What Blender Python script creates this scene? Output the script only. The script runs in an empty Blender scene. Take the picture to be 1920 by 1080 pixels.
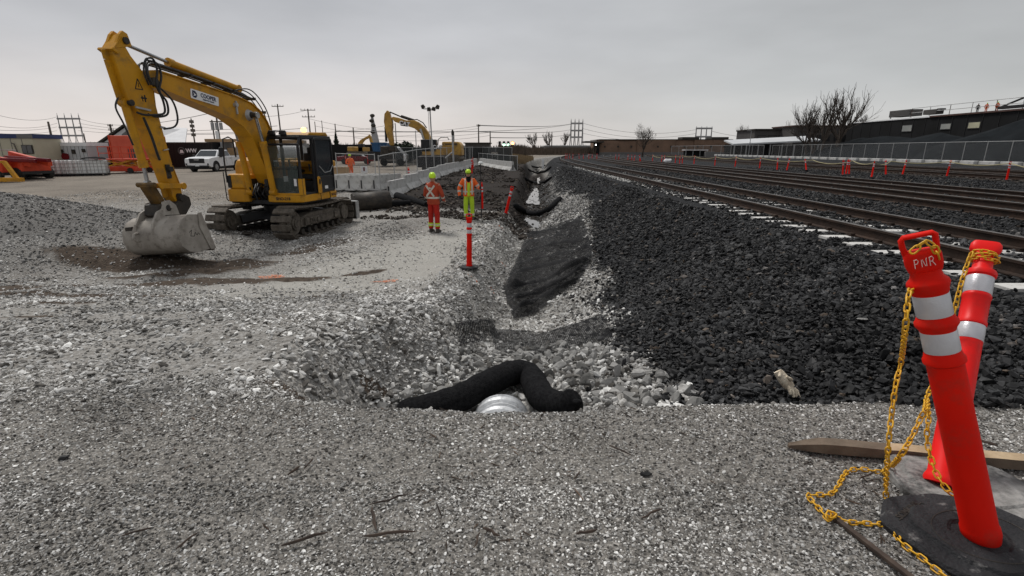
import bpy, math, random
import numpy as np
from mathutils import Vector, Matrix, Euler
random.seed(7)
C = bpy.context.scene.collection
PI = math.pi
# ------------------------------------------------------------------ camera
FPX, PITCH, CAMZ = 950.0, math.atan(259 / 950.0), 1.4
cam_data = bpy.data.cameras.new('camera')
cam_data.sensor_width = 36.0
cam_data.lens = 36.0 * FPX / 1920.0
cam_data.clip_start, cam_data.clip_end = 0.05, 6000.0
cam = bpy.data.objects.new('camera', cam_data)
C.objects.link(cam)
cam.location = (0, 0, CAMZ)
cam.rotation_euler = (PI / 2 - PITCH, 0, 0)
bpy.context.scene.camera = cam
# ------------------------------------------------------------------ overcast sky
SUN_EL, SUN_AZ = math.radians(58), math.radians(-35)
world = bpy.data.worlds.new('World')
bpy.context.scene.world = world
world.use_nodes = True
wt = world.node_tree
wt.nodes.clear()
W = lambda t: wt.nodes.new(t)
wl = wt.links.new
sky = W('ShaderNodeTexSky'); sky.sky_type = 'NISHITA'; sky.sun_disc = False
sky.sun_elevation = SUN_EL; sky.sun_rotation = SUN_AZ
tc = W('ShaderNodeTexCoord'); sx = W('ShaderNodeSeparateXYZ'); wl(tc.outputs['Generated'], sx.inputs[0])
nz = W('ShaderNodeTexNoise'); nz.inputs['Scale'].default_value = 2.1; nz.inputs['Detail'].default_value = 5
mpn = W('ShaderNodeMapping'); mpn.inputs['Scale'].default_value = (1, 1, 3.5)
wl(tc.outputs['Generated'], mpn.inputs[0]); wl(mpn.outputs[0], nz.inputs['Vector'])
ramp = W('ShaderNodeValToRGB')
el = ramp.color_ramp.elements
el[0].position = 0.0; el[0].color = (0.74, 0.67, 0.64, 1)
el[1].position = 0.55; el[1].color = (0.43, 0.44, 0.455, 1)
e = el.new(0.06); e.color = (0.66, 0.615, 0.595, 1)
e = el.new(0.16); e.color = (0.49, 0.485, 0.495, 1)
e = el.new(0.33); e.color = (0.40, 0.412, 0.432, 1)
rampr = W('ShaderNodeValToRGB')
el = rampr.color_ramp.elements
el[0].position = 0.0; el[0].color = (0.56, 0.55, 0.54, 1)
el[1].position = 0.55; el[1].color = (0.43, 0.435, 0.445, 1)
e = el.new(0.10); e.color = (0.46, 0.465, 0.465, 1)
e = el.new(0.33); e.color = (0.43, 0.435, 0.44, 1)
wl(sx.outputs['Z'], ramp.inputs[0]); wl(sx.outputs['Z'], rampr.inputs[0])
mr = W('ShaderNodeMapRange'); mr.inputs['From Min'].default_value = -0.35; mr.inputs['From Max'].default_value = 0.55
mr.interpolation_type = 'SMOOTHSTEP'
wl(sx.outputs['X'], mr.inputs['Value'])
mxs = W('ShaderNodeMix'); mxs.data_type = 'RGBA'
wl(mr.outputs[0], mxs.inputs[0]); wl(ramp.outputs[0], mxs.inputs[6]); wl(rampr.outputs[0], mxs.inputs[7])
vm = W('ShaderNodeMapRange'); vm.inputs['From Min'].default_value = 0.3; vm.inputs['From Max'].default_value = 0.7
vm.inputs['To Min'].default_value = 0.86; vm.inputs['To Max'].default_value = 1.13
wl(nz.outputs['Fac'], vm.inputs['Value'])
mul = W('ShaderNodeVectorMath'); mul.operation = 'SCALE'
wl(mxs.outputs[2], mul.inputs[0]); wl(vm.outputs[0], mul.inputs['Scale'])
bgc = W('ShaderNodeBackground'); bgc.inputs['Strength'].default_value = 0.68
wl(mul.outputs[0], bgc.inputs['Color'])
bgs = W('ShaderNodeBackground'); bgs.inputs['Strength'].default_value = 0.05
wl(sky.outputs[0], bgs.inputs['Color'])
mixs = W('ShaderNodeMixShader'); mixs.inputs[0].default_value = 0.92      # cloud deck covers the blue sky
wl(bgs.outputs[0], mixs.inputs[1]); wl(bgc.outputs[0], mixs.inputs[2])
wo = W('ShaderNodeOutputWorld'); wl(mixs.outputs[0], wo.inputs['Surface'])
sun_data = bpy.data.lights.new('sun', 'SUN')
sun_data.energy = 1.5; sun_data.angle = math.radians(13); sun_data.color = (1.0, 0.97, 0.93)
sun = bpy.data.objects.new('sun', sun_data); C.objects.link(sun)
sun.rotation_euler = Vector((math.sin(SUN_AZ) * math.cos(SUN_EL), math.cos(SUN_AZ) * math.cos(SUN_EL), math.sin(SUN_EL))).to_track_quat('Z', 'Y').to_euler()
vs = bpy.context.scene.view_settings
vs.view_transform = 'Standard'; vs.look = 'None'; vs.gamma = 1.0; vs.exposure = 0.78; vs.use_curve_mapping = False
bpy.context.scene.cycles.max_bounces = 5
bpy.context.scene.cycles.transparent_max_bounces = 16

# ------------------------------------------------------------------ materials
def new_mat(name):
    m = bpy.data.materials.new(name); m.use_nodes = True
    return m, m.node_tree, m.node_tree.nodes['Principled BSDF']
def rgba(c): return (c[0], c[1], c[2], 1)
def mat(name, c1, c2=None, scale=4.0, rough=0.6, metal=0.0, bump=0.0, bscale=None, dirt=None, dirt_amt=0.5, emit=None, alpha=None, spec=None):
    m, nt, b = new_mat(name)
    c2 = c2 or tuple(v * 0.75 for v in c1)
    tcn = nt.nodes.new('ShaderNodeTexCoord')
    n = nt.nodes.new('ShaderNodeTexNoise'); n.inputs['Scale'].default_value = scale; n.inputs['Detail'].default_value = 5
    nt.links.new(tcn.outputs['Object'], n.inputs['Vector'])
    r = nt.nodes.new('ShaderNodeMapRange'); r.inputs['From Min'].default_value = 0.35; r.inputs['From Max'].default_value = 0.65
    nt.links.new(n.outputs['Fac'], r.inputs['Value'])
    mx = nt.nodes.new('ShaderNodeMix'); mx.data_type = 'RGBA'
    mx.inputs[6].default_value = rgba(c1); mx.inputs[7].default_value = rgba(c2)
    nt.links.new(r.outputs[0], mx.inputs[0])
    out = mx.outputs[2]
    if dirt:
        n2 = nt.nodes.new('ShaderNodeTexNoise'); n2.inputs['Scale'].default_value = scale * 2.3; n2.inputs['Detail'].default_value = 8
        n2.inputs['Roughness'].default_value = 0.7
        nt.links.new(tcn.outputs['Object'], n2.inputs['Vector'])
        r2 = nt.nodes.new('ShaderNodeMapRange'); r2.inputs['From Min'].default_value = 0.62 - 0.25 * dirt_amt; r2.inputs['From Max'].default_value = 0.78 - 0.1 * dirt_amt
        nt.links.new(n2.outputs['Fac'], r2.inputs['Value'])
        mx2 = nt.nodes.new('ShaderNodeMix'); mx2.data_type = 'RGBA'; mx2.inputs[7].default_value = rgba(dirt)
        nt.links.new(out, mx2.inputs[6]); nt.links.new(r2.outputs[0], mx2.inputs[0])
        out = mx2.outputs[2]
    nt.links.new(out, b.inputs['Base Color'])
    b.inputs['Roughness'].default_value = rough; b.inputs['Metallic'].default_value = metal
    b.inputs['Specular IOR Level'].default_value = spec if spec is not None else 0.3
    if bump:
        n3 = nt.nodes.new('ShaderNodeTexNoise'); n3.inputs['Scale'].default_value = bscale or scale * 6; n3.inputs['Detail'].default_value = 4
        nt.links.new(tcn.outputs['Object'], n3.inputs['Vector'])
        bp = nt.nodes.new('ShaderNodeBump'); bp.inputs['Strength'].default_value = bump; bp.inputs['Distance'].default_value = 0.02
        nt.links.new(n3.outputs['Fac'], bp.inputs['Height']); nt.links.new(bp.outputs[0], b.inputs['Normal'])
    if emit:
        b.inputs['Emission Color'].default_value = rgba(emit[0]); b.inputs['Emission Strength'].default_value = emit[1]
    if alpha is not None: b.inputs['Alpha'].default_value = alpha
    return m
M = {}
M['yellow'] = mat('yellow_machine_paint', (0.56, 0.27, 0.008), (0.46, 0.21, 0.006), 1.6, 0.5, dirt=(0.24, 0.14, 0.035), dirt_amt=0.5, bump=0.06)
M['cat_yellow'] = mat('old_yellow_paint', (0.50, 0.29, 0.06), (0.38, 0.21, 0.04), 0.8, 0.55, dirt=(0.12, 0.08, 0.04), dirt_amt=0.6)
M['greasy'] = mat('greasy_soiled_steel', (0.14, 0.075, 0.015), (0.05, 0.032, 0.014), 5, 0.5, 0.1, bump=0.2)
M['black'] = mat('black_painted_steel', (0.022, 0.022, 0.024), (0.012, 0.012, 0.013), 3, 0.5)
M['rubber'] = mat('black_rubber', (0.02, 0.02, 0.02), (0.03, 0.03, 0.03), 8, 0.75, bump=0.15)
M['hose'] = mat('hydraulic_hose', (0.016, 0.016, 0.017), (0.03, 0.03, 0.03), 12, 0.45)
M['steel'] = mat('chromed_rod', (0.45, 0.45, 0.45), (0.35, 0.35, 0.36), 6, 0.25, 0.9)
M['track'] = mat('muddy_track_steel', (0.11, 0.095, 0.078), (0.055, 0.045, 0.036), 5, 0.8, 0.1, bump=0.5, bscale=22, dirt=(0.19, 0.165, 0.135), dirt_amt=0.7)
M['bucket'] = mat('dusty_bucket_steel', (0.37, 0.34, 0.30), (0.25, 0.225, 0.195), 3, 0.7, 0.05, bump=0.2, dirt=(0.13, 0.11, 0.09), dirt_amt=0.4)
M['gasket'] = mat('dark_worn_steel', (0.03, 0.028, 0.026), (0.06, 0.05, 0.04), 6, 0.6, 0.3, bump=0.2)
M['concrete'] = mat('cast_concrete', (0.52, 0.515, 0.50), (0.42, 0.415, 0.40), 1.2, 0.85, bump=0.25, bscale=40, dirt=(0.19, 0.18, 0.165), dirt_amt=0.45)
M['sleeper'] = mat('concrete_sleeper', (0.62, 0.61, 0.58), (0.52, 0.51, 0.49), 3, 0.85, bump=0.2, bscale=60, dirt=(0.2, 0.17, 0.14), dirt_amt=0.4)
M['sleeper_dark'] = mat('stained_sleeper', (0.11, 0.095, 0.08), (0.06, 0.05, 0.045), 3, 0.85, bump=0.2)
M['rust'] = mat('rusted_rail_web', (0.050, 0.030, 0.021), (0.028, 0.019, 0.015), 5, 0.75, 0.3, bump=0.3)
M['railtop'] = mat('dull_rail_head', (0.09, 0.082, 0.075), (0.14, 0.13, 0.12), 4, 0.42, 0.7)
M['galv'] = mat('galvanised_steel', (0.42, 0.42, 0.41), (0.32, 0.32, 0.32), 6, 0.5, 0.4)
M['pylon'] = mat('weathered_pylon_steel', (0.33, 0.33, 0.335), (0.27, 0.27, 0.275), 0.3, 0.7, 0.1)
M['pole'] = mat('weathered_timber_pole', (0.14, 0.12, 0.105), (0.09, 0.08, 0.07), 2, 0.9)
M['wire'] = mat('overhead_wire', (0.22, 0.215, 0.21), None, 1, 0.7)
M['orange'] = mat('fluorescent_red_plastic', (0.74, 0.010, 0.002), (0.62, 0.007, 0.002), 2.5, 0.6, dirt=(0.40, 0.03, 0.018), dirt_amt=0.4, bump=0.08, spec=0.12)
M['orange_b'] = mat('bright_red_plastic', (0.84, 0.008, 0.006), (0.74, 0.006, 0.005), 2.5, 0.45, spec=0.25, dirt=(0.5, 0.02, 0.015), dirt_amt=0.35)
M['band'] = mat('reflective_sheeting', (0.62, 0.62, 0.64), (0.50, 0.50, 0.53), 9, 0.35, 0.25, bump=0.12, bscale=160)
M['chain'] = mat('yellow_plastic', (0.72, 0.40, 0.02), (0.6, 0.3, 0.012), 12, 0.4, dirt=(0.3, 0.17, 0.03), dirt_amt=0.35)
M['base'] = mat('recycled_rubber_base', (0.020, 0.020, 0.022), (0.034, 0.034, 0.036), 5, 0.6, bump=0.5, bscale=70, dirt=(0.26, 0.25, 0.24), dirt_amt=0.10, spec=0.15)
M['base_dusty'] = mat('dusty_rubber_base', (0.05, 0.049, 0.048), (0.20, 0.195, 0.185), 6, 0.8, bump=0.4, bscale=50, dirt=(0.36, 0.35, 0.335), dirt_amt=0.75)
M['sock'] = mat('black_geotextile', (0.006, 0.006, 0.007), (0.017, 0.017, 0.018), 38, 0.95, bump=1.0, bscale=120, dirt=(0.05, 0.048, 0.045), dirt_amt=0.1, spec=0.1)
M['white'] = mat('white_paint', (0.78, 0.78, 0.78), (0.70, 0.70, 0.71), 2, 0.45)
M['carwhite'] = mat('white_car_paint', (0.80, 0.80, 0.81), (0.76, 0.76, 0.77), 2, 0.25, dirt=(0.45, 0.43, 0.4), dirt_amt=0.15)
M['glass'] = mat('dark_window_glass', (0.03, 0.035, 0.04), (0.02, 0.025, 0.03), 1, 0.08, spec=0.6)
M['tire'] = mat('tyre_rubber', (0.018, 0.018, 0.018), (0.04, 0.038, 0.035), 6, 0.85)
M['darkplastic'] = mat('dark_plastic', (0.02, 0.02, 0.022), (0.03, 0.03, 0.03), 4, 0.55)
M['wood'] = mat('weathered_plank', (0.17, 0.13, 0.095), (0.10, 0.075, 0.055), 7, 0.85, bump=0.4, bscale=30)
M['woodnew'] = mat('split_pale_wood', (0.50, 0.38, 0.24), (0.36, 0.26, 0.16), 9, 0.8, bump=0.3)
M['ply'] = mat('plywood', (0.42, 0.29, 0.16), (0.34, 0.22, 0.12), 2, 0.8)
M['twig'] = mat('dark_wet_wood', (0.035, 0.025, 0.02), (0.07, 0.05, 0.038), 20, 0.8)
M['redpaint'] = mat('orange_red_lift_paint', (0.62, 0.07, 0.025), (0.48, 0.05, 0.02), 2, 0.5)
M['crimson'] = mat('dark_red_car_paint', (0.16, 0.006, 0.012), (0.12, 0.005, 0.01), 2, 0.25)
M['tarp'] = mat('faded_red_tarpaulin', (0.60, 0.11, 0.06), (0.50, 0.08, 0.045), 1, 0.65, bump=0.4, bscale=3)
M['blue'] = mat('faded_blue_skip', (0.03, 0.10, 0.22), (0.02, 0.07, 0.16), 1, 0.6, dirt=(0.2, 0.2, 0.2), dirt_amt=0.3)
M['bluefascia'] = mat('navy_fascia', (0.025, 0.04, 0.12), None, 1, 0.5)
M['bluedecal'] = mat('navy_print', (0.012, 0.014, 0.06), None, 1, 0.5)
M['cream'] = mat('cream_siding', (0.44, 0.41, 0.31), (0.40, 0.37, 0.28), 1, 0.7)
M['trailer'] = mat('pale_trailer_cladding', (0.50, 0.51, 0.52), (0.44, 0.45, 0.46), 0.7, 0.6)
M['container'] = mat('black_container_paint', (0.008, 0.008, 0.009), (0.014, 0.013, 0.013), 1, 0.6)
M['roofgrey'] = mat('grey_metal_roof', (0.50, 0.50, 0.51), (0.43, 0.43, 0.44), 1, 0.5)
M['hdpe'] = mat('white_translucent_plastic', (0.76, 0.78, 0.77), (0.66, 0.68, 0.67), 2, 0.45)
M['brick'] = mat('brown_brickwork', (0.23, 0.145, 0.10), (0.18, 0.115, 0.08), 0.35, 0.9, dirt=(0.11, 0.08, 0.06), dirt_amt=0.4)
M['darkwall'] = mat('dark_clad_wall', (0.019, 0.019, 0.020), (0.014, 0.014, 0.014), 0.3, 0.9, spec=0.1)
M['greywall'] = mat('grey_clad_wall', (0.085, 0.08, 0.075), (0.065, 0.06, 0.058), 0.3, 0.85)
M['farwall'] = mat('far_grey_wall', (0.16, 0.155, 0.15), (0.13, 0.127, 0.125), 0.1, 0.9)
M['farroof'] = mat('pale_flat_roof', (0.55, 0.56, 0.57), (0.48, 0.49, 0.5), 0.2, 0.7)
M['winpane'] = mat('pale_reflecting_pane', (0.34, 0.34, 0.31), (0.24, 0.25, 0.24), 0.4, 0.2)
M['winpane_warm'] = mat('pale_yellow_blind_pane', (0.50, 0.48, 0.33), (0.40, 0.38, 0.27), 0.8, 0.3)
M['bark'] = mat('bare_tree_bark', (0.085, 0.068, 0.055), (0.055, 0.045, 0.038), 3, 0.9)
M['conifer'] = mat('conifer_needles', (0.020, 0.032, 0.020), (0.035, 0.045, 0.028), 2, 0.9)
M['drygrass'] = mat('dry_tan_grass', (0.30, 0.22, 0.13), (0.2, 0.15, 0.09), 1, 0.95)
M['brownbush'] = mat('brown_scrub', (0.12, 0.09, 0.07), (0.08, 0.065, 0.05), 1, 0.95)
M['puddle'] = mat('standing_water', (0.05, 0.048, 0.042), (0.06, 0.055, 0.05), 2, 0.03, spec=1.0)
M['paintmark'] = mat('orange_marking_paint', (0.62, 0.16, 0.055), (0.42, 0.2, 0.13), 30, 0.9)
M['amber'] = mat('lit_amber_beacon', (0.9, 0.45, 0.03), (0.9, 0.4, 0.02), 2, 0.3, emit=((1.0, 0.62, 0.12), 3.0))
M['green_light'] = mat('lit_signal_green', (0.3, 0.9, 0.6), None, 1, 0.3, emit=((0.55, 1.0, 0.7), 3.0))
M['red_light'] = mat('lit_signal_red', (0.9, 0.2, 0.05), None, 1, 0.3, emit=((1.0, 0.25, 0.08), 6.0))
M['lamp'] = mat('lit_white_lamp', (0.9, 0.9, 0.85), None, 1, 0.3, emit=((1.0, 0.95, 0.85), 6.0))
M['skin'] = mat('skin', (0.42, 0.24, 0.17), (0.38, 0.21, 0.15), 4, 0.55)
M['rustjacket'] = mat('rust_orange_work_jacket', (0.40, 0.062, 0.025), (0.32, 0.045, 0.02), 6, 0.85, bump=0.3, bscale=20)
M['redtrousers'] = mat('red_work_trousers', (0.46, 0.022, 0.012), (0.36, 0.016, 0.01), 6, 0.85, bump=0.3, bscale=20)
M['hiorange'] = mat('hi_vis_orange_cloth', (0.88, 0.15, 0.025), (0.75, 0.12, 0.02), 6, 0.8, bump=0.3, bscale=20)
M['lime'] = mat('hi_vis_lime_cloth', (0.52, 0.74, 0.035), (0.42, 0.62, 0.03), 6, 0.8, bump=0.3, bscale=20)
M['limehat'] = mat('lime_hard_hat', (0.58, 0.86, 0.03), (0.52, 0.8, 0.025), 6, 0.35)
M['silver'] = mat('silver_reflective_tape', (0.62, 0.60, 0.52), (0.5, 0.48, 0.42), 8, 0.5)
M['boot'] = mat('dusty_dark_boots', (0.045, 0.04, 0.036), (0.08, 0.07, 0.06), 10, 0.8)
M['glove'] = mat('soiled_cream_glove', (0.72, 0.64, 0.50), (0.52, 0.43, 0.32), 18, 0.85, bump=0.5, bscale=60)
M['culvert'] = mat('corrugated_galvanised', (0.66, 0.67, 0.68), (0.45, 0.46, 0.47), 14, 0.5, 0.35, bump=0.2, bscale=40, dirt=(0.25, 0.24, 0.22), dirt_amt=0.3)
M['interior'] = mat('cab_interior', (0.03, 0.03, 0.032), (0.05, 0.05, 0.05), 4, 0.8)
M['roofedge'] = mat('brown_roof_edge', (0.10, 0.055, 0.045), (0.07, 0.04, 0.035), 1, 0.8)
def glass_mat(name, col, a):
    m, nt, b = new_mat(name)
    b.inputs['Base Color'].default_value = rgba(col); b.inputs['Roughness'].default_value = 0.06
    b.inputs['Alpha'].default_value = a; b.inputs['Specular IOR Level'].default_value = 0.7
    return m
M['cabglass'] = glass_mat('clear_cab_glass', (0.10, 0.13, 0.12), 0.25)
def mesh_mat(name, col, scale, thick, a_max=1.0, uv='Object', rough=0.7):
    """woven / wire mesh: real holes as alpha on a sheet that lies in the scene"""
    m, nt, b = new_mat(name)
    b.inputs['Base Color'].default_value = rgba(col); b.inputs['Roughness'].default_value = rough; b.inputs['Specular IOR Level'].default_value = 0.1
    t = nt.nodes.new('ShaderNodeTexCoord'); mp = nt.nodes.new('ShaderNodeMapping')
    nt.links.new(t.outputs['UV'], mp.inputs[0])
    nn = nt.nodes.new('ShaderNodeTexNoise'); nn.inputs['Scale'].default_value = 3; nt.links.new(t.outputs['UV'], nn.inputs['Vector'])
    ad = nt.nodes.new('ShaderNodeVectorMath'); ad.operation = 'MULTIPLY_ADD'
    nt.links.new(nn.outputs['Color'], ad.inputs[0]); ad.inputs[1].default_value = (0.02, 0.02, 0); nt.links.new(mp.outputs[0], ad.inputs[2])
    s = nt.nodes.new('ShaderNodeSeparateXYZ'); nt.links.new(ad.outputs[0], s.inputs[0])
    outs = []
    for ax in ('X', 'Y'):
        mu = nt.nodes.new('ShaderNodeMath'); mu.operation = 'MULTIPLY'; mu.inputs[1].default_value = scale; nt.links.new(s.outputs[ax], mu.inputs[0])
        fr = nt.nodes.new('ShaderNodeMath'); fr.operation = 'FRACT'; nt.links.new(mu.outputs[0], fr.inputs[0])
        lt = nt.nodes.new('ShaderNodeMath'); lt.operation = 'LESS_THAN'; lt.inputs[1].default_value = thick; nt.links.new(fr.outputs[0], lt.inputs[0])
        outs.append(lt)
    mxm = nt.nodes.new('ShaderNodeMath'); mxm.operation = 'MAXIMUM'
    nt.links.new(outs[0].outputs[0], mxm.inputs[0]); nt.links.new(outs[1].outputs[0], mxm.inputs[1])
    m2 = nt.nodes.new('ShaderNodeMath'); m2.operation = 'MULTIPLY'; m2.inputs[1].default_value = a_max; nt.links.new(mxm.outputs[0], m2.inputs[0])
    nt.links.new(m2.outputs[0], b.inputs['Alpha'])
    return m
M['chainlink'] = mesh_mat('chain_link_fabric', (0.16, 0.16, 0.16), 18.0, 0.09)
M['screen'] = mesh_mat('dark_privacy_mesh', (0.03, 0.034, 0.035), 40.0, 0.52)
M['net'] = mesh_mat('black_erosion_net', (0.010, 0.010, 0.011), 44.0, 0.30)
M['netfine'] = mesh_mat('black_woven_filter_net', (0.012, 0.012, 0.013), 90.0, 0.46)

# ------------------------------------------------------------------ mesh builder
class MB:
    def __init__(s): s.V, s.F, s.I, s.uv = [], [], [], None
    def add(s, vs, fs, mi=0):
        o = len(s.V); s.V += [tuple(v) for v in vs]; s.F += [tuple(i + o for i in f) for f in fs]; s.I += [mi] * len(fs); return s
    def box(s, c, d, R=None, mi=0, top=(1, 1)):
        x, y, z = d[0] / 2, d[1] / 2, d[2] / 2
        P = [(-x, -y, -z), (x, -y, -z), (x, y, -z), (-x, y, -z), (-x * top[0], -y * top[1], z), (x * top[0], -y * top[1], z), (x * top[0], y * top[1], z), (-x * top[0], y * top[1], z)]
        c = Vector(c)
        P = [(c + (R @ Vector(p) if R else Vector(p))) for p in P]
        return s.add(P, [(0, 3, 2, 1), (4, 5, 6, 7), (0, 1, 5, 4), (1, 2, 6, 5), (2, 3, 7, 6), (3, 0, 4, 7)], mi)
    def b2(s, lo, hi, mi=0): return s.box([(a + b) / 2 for a, b in zip(lo, hi)], [b - a for a, b in zip(lo, hi)], None, mi)
    def beam(s, p0, p1, w, h, mi=0, up=(0, 0, 1)):
        p0, p1 = Vector(p0), Vector(p1); d = p1 - p0; L = d.length; d.normalize()
        u = Vector(up)
        if abs(d.dot(u)) > 0.98: u = Vector((0, 1, 0))
        sd = d.cross(u).normalized(); u = sd.cross(d).normalized()
        R = Matrix((d, sd, u)).transposed()
        return s.box((p0 + p1) / 2, (L, w, h), R, mi)
    def cyl(s, p0, p1, r0, r1=None, n=12, mi=0): return s.tube([p0, p1], [r0, r0 if r1 is None else r1], n, mi)
    def tube(s, pts, r, n=8, mi=0, closed=False, flat=None):
        pts = [Vector(p) for p in pts]; k = len(pts)
        if not isinstance(r, (list, tuple)): r = [r] * k
        o = []; up = None
        for i, p in enumerate(pts):
            a = pts[i - 1] if (i > 0 or closed) else p; b = pts[(i + 1) % k] if (i < k - 1 or closed) else p
            d = (b - a).normalized()
            if up is None:
                up = Vector((0, 0, 1)) if abs(d.z) < 0.9 else Vector((0, 1, 0))
            sd = d.cross(up)
            if sd.length < 1e-5: sd = d.cross(Vector((1, 0, 0)))
            sd.normalize(); up = sd.cross(d).normalized()
            for j in range(n):
                t = 2 * PI * j / n
                rr = r[i]; ra, rb = (rr if not isinstance(rr, tuple) else rr[0]), (rr if not isinstance(rr, tuple) else rr[1])
                o.append(p + sd * (ra * math.cos(t)) + up * (rb * math.sin(t)))
        F = []
        for i in range(k if closed else k - 1):
            for j in range(n):
                a, b = i * n + j, i * n + (j + 1) % n; c2, d2 = ((i + 1) % k) * n + (j + 1) % n, ((i + 1) % k) * n + j
                F.append((a, d2, c2, b))
        if not closed: F.append(tuple(range(n))); F.append(tuple(reversed(range((k - 1) * n, k * n))))
        return s.add(o, F, mi)
    def prism(s, poly, y0, y1, mi=0, f=None, y0b=None):
        """poly: (u, w) outline, extruded from y0 to y1; f maps (u, y, w) to a point"""
        f = f or (lambda u, y, w: (u, y, w)); n = len(poly)
        P = [f(u, y0, w) for u, w in poly] + [f(u, y1, w) for u, w in poly]
        F = [tuple(range(n)), tuple(reversed(range(n, 2 * n)))] + [(i, i + n, (i + 1) % n + n, (i + 1) % n) for i in range(n)]
        return s.add(P, F, mi)
    def stack(s, rings, n=16, mi=0, pw=1.0):
        """rings: (z, cx, cy, rx, ry)"""
        o = []
        for z, cx, cy, rx, ry in rings:
            for j in range(n):
                t = 2 * PI * j / n; c_, s_ = math.cos(t), math.sin(t)
                o.append((cx + rx * math.copysign(abs(c_) ** pw, c_), cy + ry * math.copysign(abs(s_) ** pw, s_), z))
        F = [tuple(reversed(range(n))), tuple(range((len(rings) - 1) * n, len(rings) * n))]
        for i in range(len(rings) - 1):
            for j in range(n):
                F.append((i * n + j, i * n + (j + 1) % n, (i + 1) * n + (j + 1) % n, (i + 1) * n + j))
        return s.add(o, F, mi)
    def ball(s, c, r, n=12, m=8, mi=0):
        if not isinstance(r, (tuple, list)): r = (r, r, r)
        return s.stack([(c[2] + r[2] * -math.cos(PI * (i + 0.02) / (m - 0.96)), c[0], c[1], r[0] * math.sin(PI * (i + 0.02) / (m - 0.96)), r[1] * math.sin(PI * (i + 0.02) / (m - 0.96))) for i in range(m)], n, mi)
    def xf(s, Mx, start=0):
        for i in range(start, len(s.V)): s.V[i] = tuple(Mx @ Vector(s.V[i]))
        return s
    def build(s, name, mats, parent=None, smooth=0, bevel=0):
        me = bpy.data.meshes.new(name)
        me.from_pydata(s.V, [], s.F)
        for m in (mats if isinstance(mats, (list, tuple)) else [mats]): me.materials.append(m)
        if len(set(s.I)) > 1 or (s.I and s.I[0]): me.polygons.foreach_set('material_index', s.I)
        if smooth:
            me.polygons.foreach_set('use_smooth', [True] * len(me.polygons)); me.set_sharp_from_angle(angle=math.radians(smooth))
        me.update()
        o = bpy.data.objects.new(name, me); C.objects.link(o)
        if parent: o.parent = parent
        if bevel:
            b = o.modifiers.new('bevel', 'BEVEL'); b.width = bevel; b.segments = 2; b.limit_method = 'ANGLE'; b.angle_limit = math.radians(35)
        return o
def tag(o, label=None, cat=None, group=None, kind=None):
    if label: o['label'] = label
    if cat: o['category'] = cat
    if group: o['group'] = group
    if kind: o['kind'] = kind
    return o
def empty(name, loc=(0, 0, 0), rz=0, label=None, cat=None, group=None, rot=None):
    o = bpy.data.objects.new(name, None); C.objects.link(o); o.location = loc
    o.rotation_euler = rot if rot else (0, 0, rz); o.empty_display_size = 0.2
    return tag(o, label, cat, group)
KIDS = {}
def copy_tree(o, parent=None, kids=None):
    c = o.copy(); C.objects.link(c)
    if parent: c.parent = parent
    for ch in (kids if kids is not None else list(o.children)): copy_tree(ch, c)
    return c
def text(name, body, size, m, parent, loc, right, up, extrude=0.001, align='CENTER', shear=0.0):
    cu = bpy.data.curves.new(name, 'FONT'); cu.body = body; cu.size = size; cu.extrude = extrude; cu.align_x = align; cu.align_y = 'CENTER'; cu.shear = shear
    cu.offset = size * 0.03; cu.materials.append(m); cu.resolution_u = 3
    o = bpy.data.objects.new(name, cu); C.objects.link(o); o.parent = parent
    r, u = Vector(right).normalized(), Vector(up).normalized(); n_ = r.cross(u)
    mtx = Matrix((r, u, n_)).transposed().to_4x4(); mtx.translation = loc
    o.matrix_local = mtx
    return o

def cr_(pts, n=5):
    P = [Vector(p) for p in pts]; Q = []
    for i in range(len(P) - 1):
        p0, p1, p2, p3 = P[max(i - 1, 0)], P[i], P[i + 1], P[min(i + 2, len(P) - 1)]
        for k in range(n):
            t = k / n; Q.append(0.5 * ((2 * p1) + (p2 - p0) * t + (2 * p0 - 5 * p1 + 4 * p2 - p3) * t * t + (3 * p1 - p0 - 3 * p2 + p3) * t ** 3))
    return Q + [P[-1]]
# ------------------------------------------------------------------ value noise + terrain
def _h(ix, iy, seed):
    v = np.sin(ix * 127.1 + iy * 311.7 + seed * 74.7) * 43758.5453
    return v - np.floor(v)
def vn(x, y, f, seed=0):
    x = np.asarray(x, float) * f; y = np.asarray(y, float) * f
    ix, iy = np.floor(x), np.floor(y); fx, fy = x - ix, y - iy
    fx, fy = fx * fx * (3 - 2 * fx), fy * fy * (3 - 2 * fy)
    a, b, c, d = _h(ix, iy, seed), _h(ix + 1, iy, seed), _h(ix, iy + 1, seed), _h(ix + 1, iy + 1, seed)
    return (a * (1 - fx) + b * fx) * (1 - fy) + (c * (1 - fx) + d * fx) * fy
def fbm(x, y, f, seed=0, o=3):
    s, a = 0, 0.5
    for i in range(o): s = s + a * (vn(x, y, f * 2 ** i, seed + i * 3) - 0.5); a *= 0.5
    return s
def sm(t): t = np.clip(t, 0, 1); return t * t * (3 - 2 * t)
def xcurve(y): return np.where(y > 40, 0.00116 * (np.minimum(y, 400) - 40) ** 2, 0.0)
def xc(y): y = np.asarray(y, float); return -0.1 + 0.05 * np.clip(y - 4, 0, 40) + xcurve(y)
def yard(y): return -1.07 * sm((y - 2.4) / 8.0) + 0.62 * sm((y - 20) / 26.0) + 0.2 * sm((y - 46) / 30)
def bank_edge(y): return 1.15 + 0.50 * sm((5.4 - y) / 1.5)
def bed_half(y): return 0.30 + 0.34 * sm((5.3 - y) / 1.1)
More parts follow.
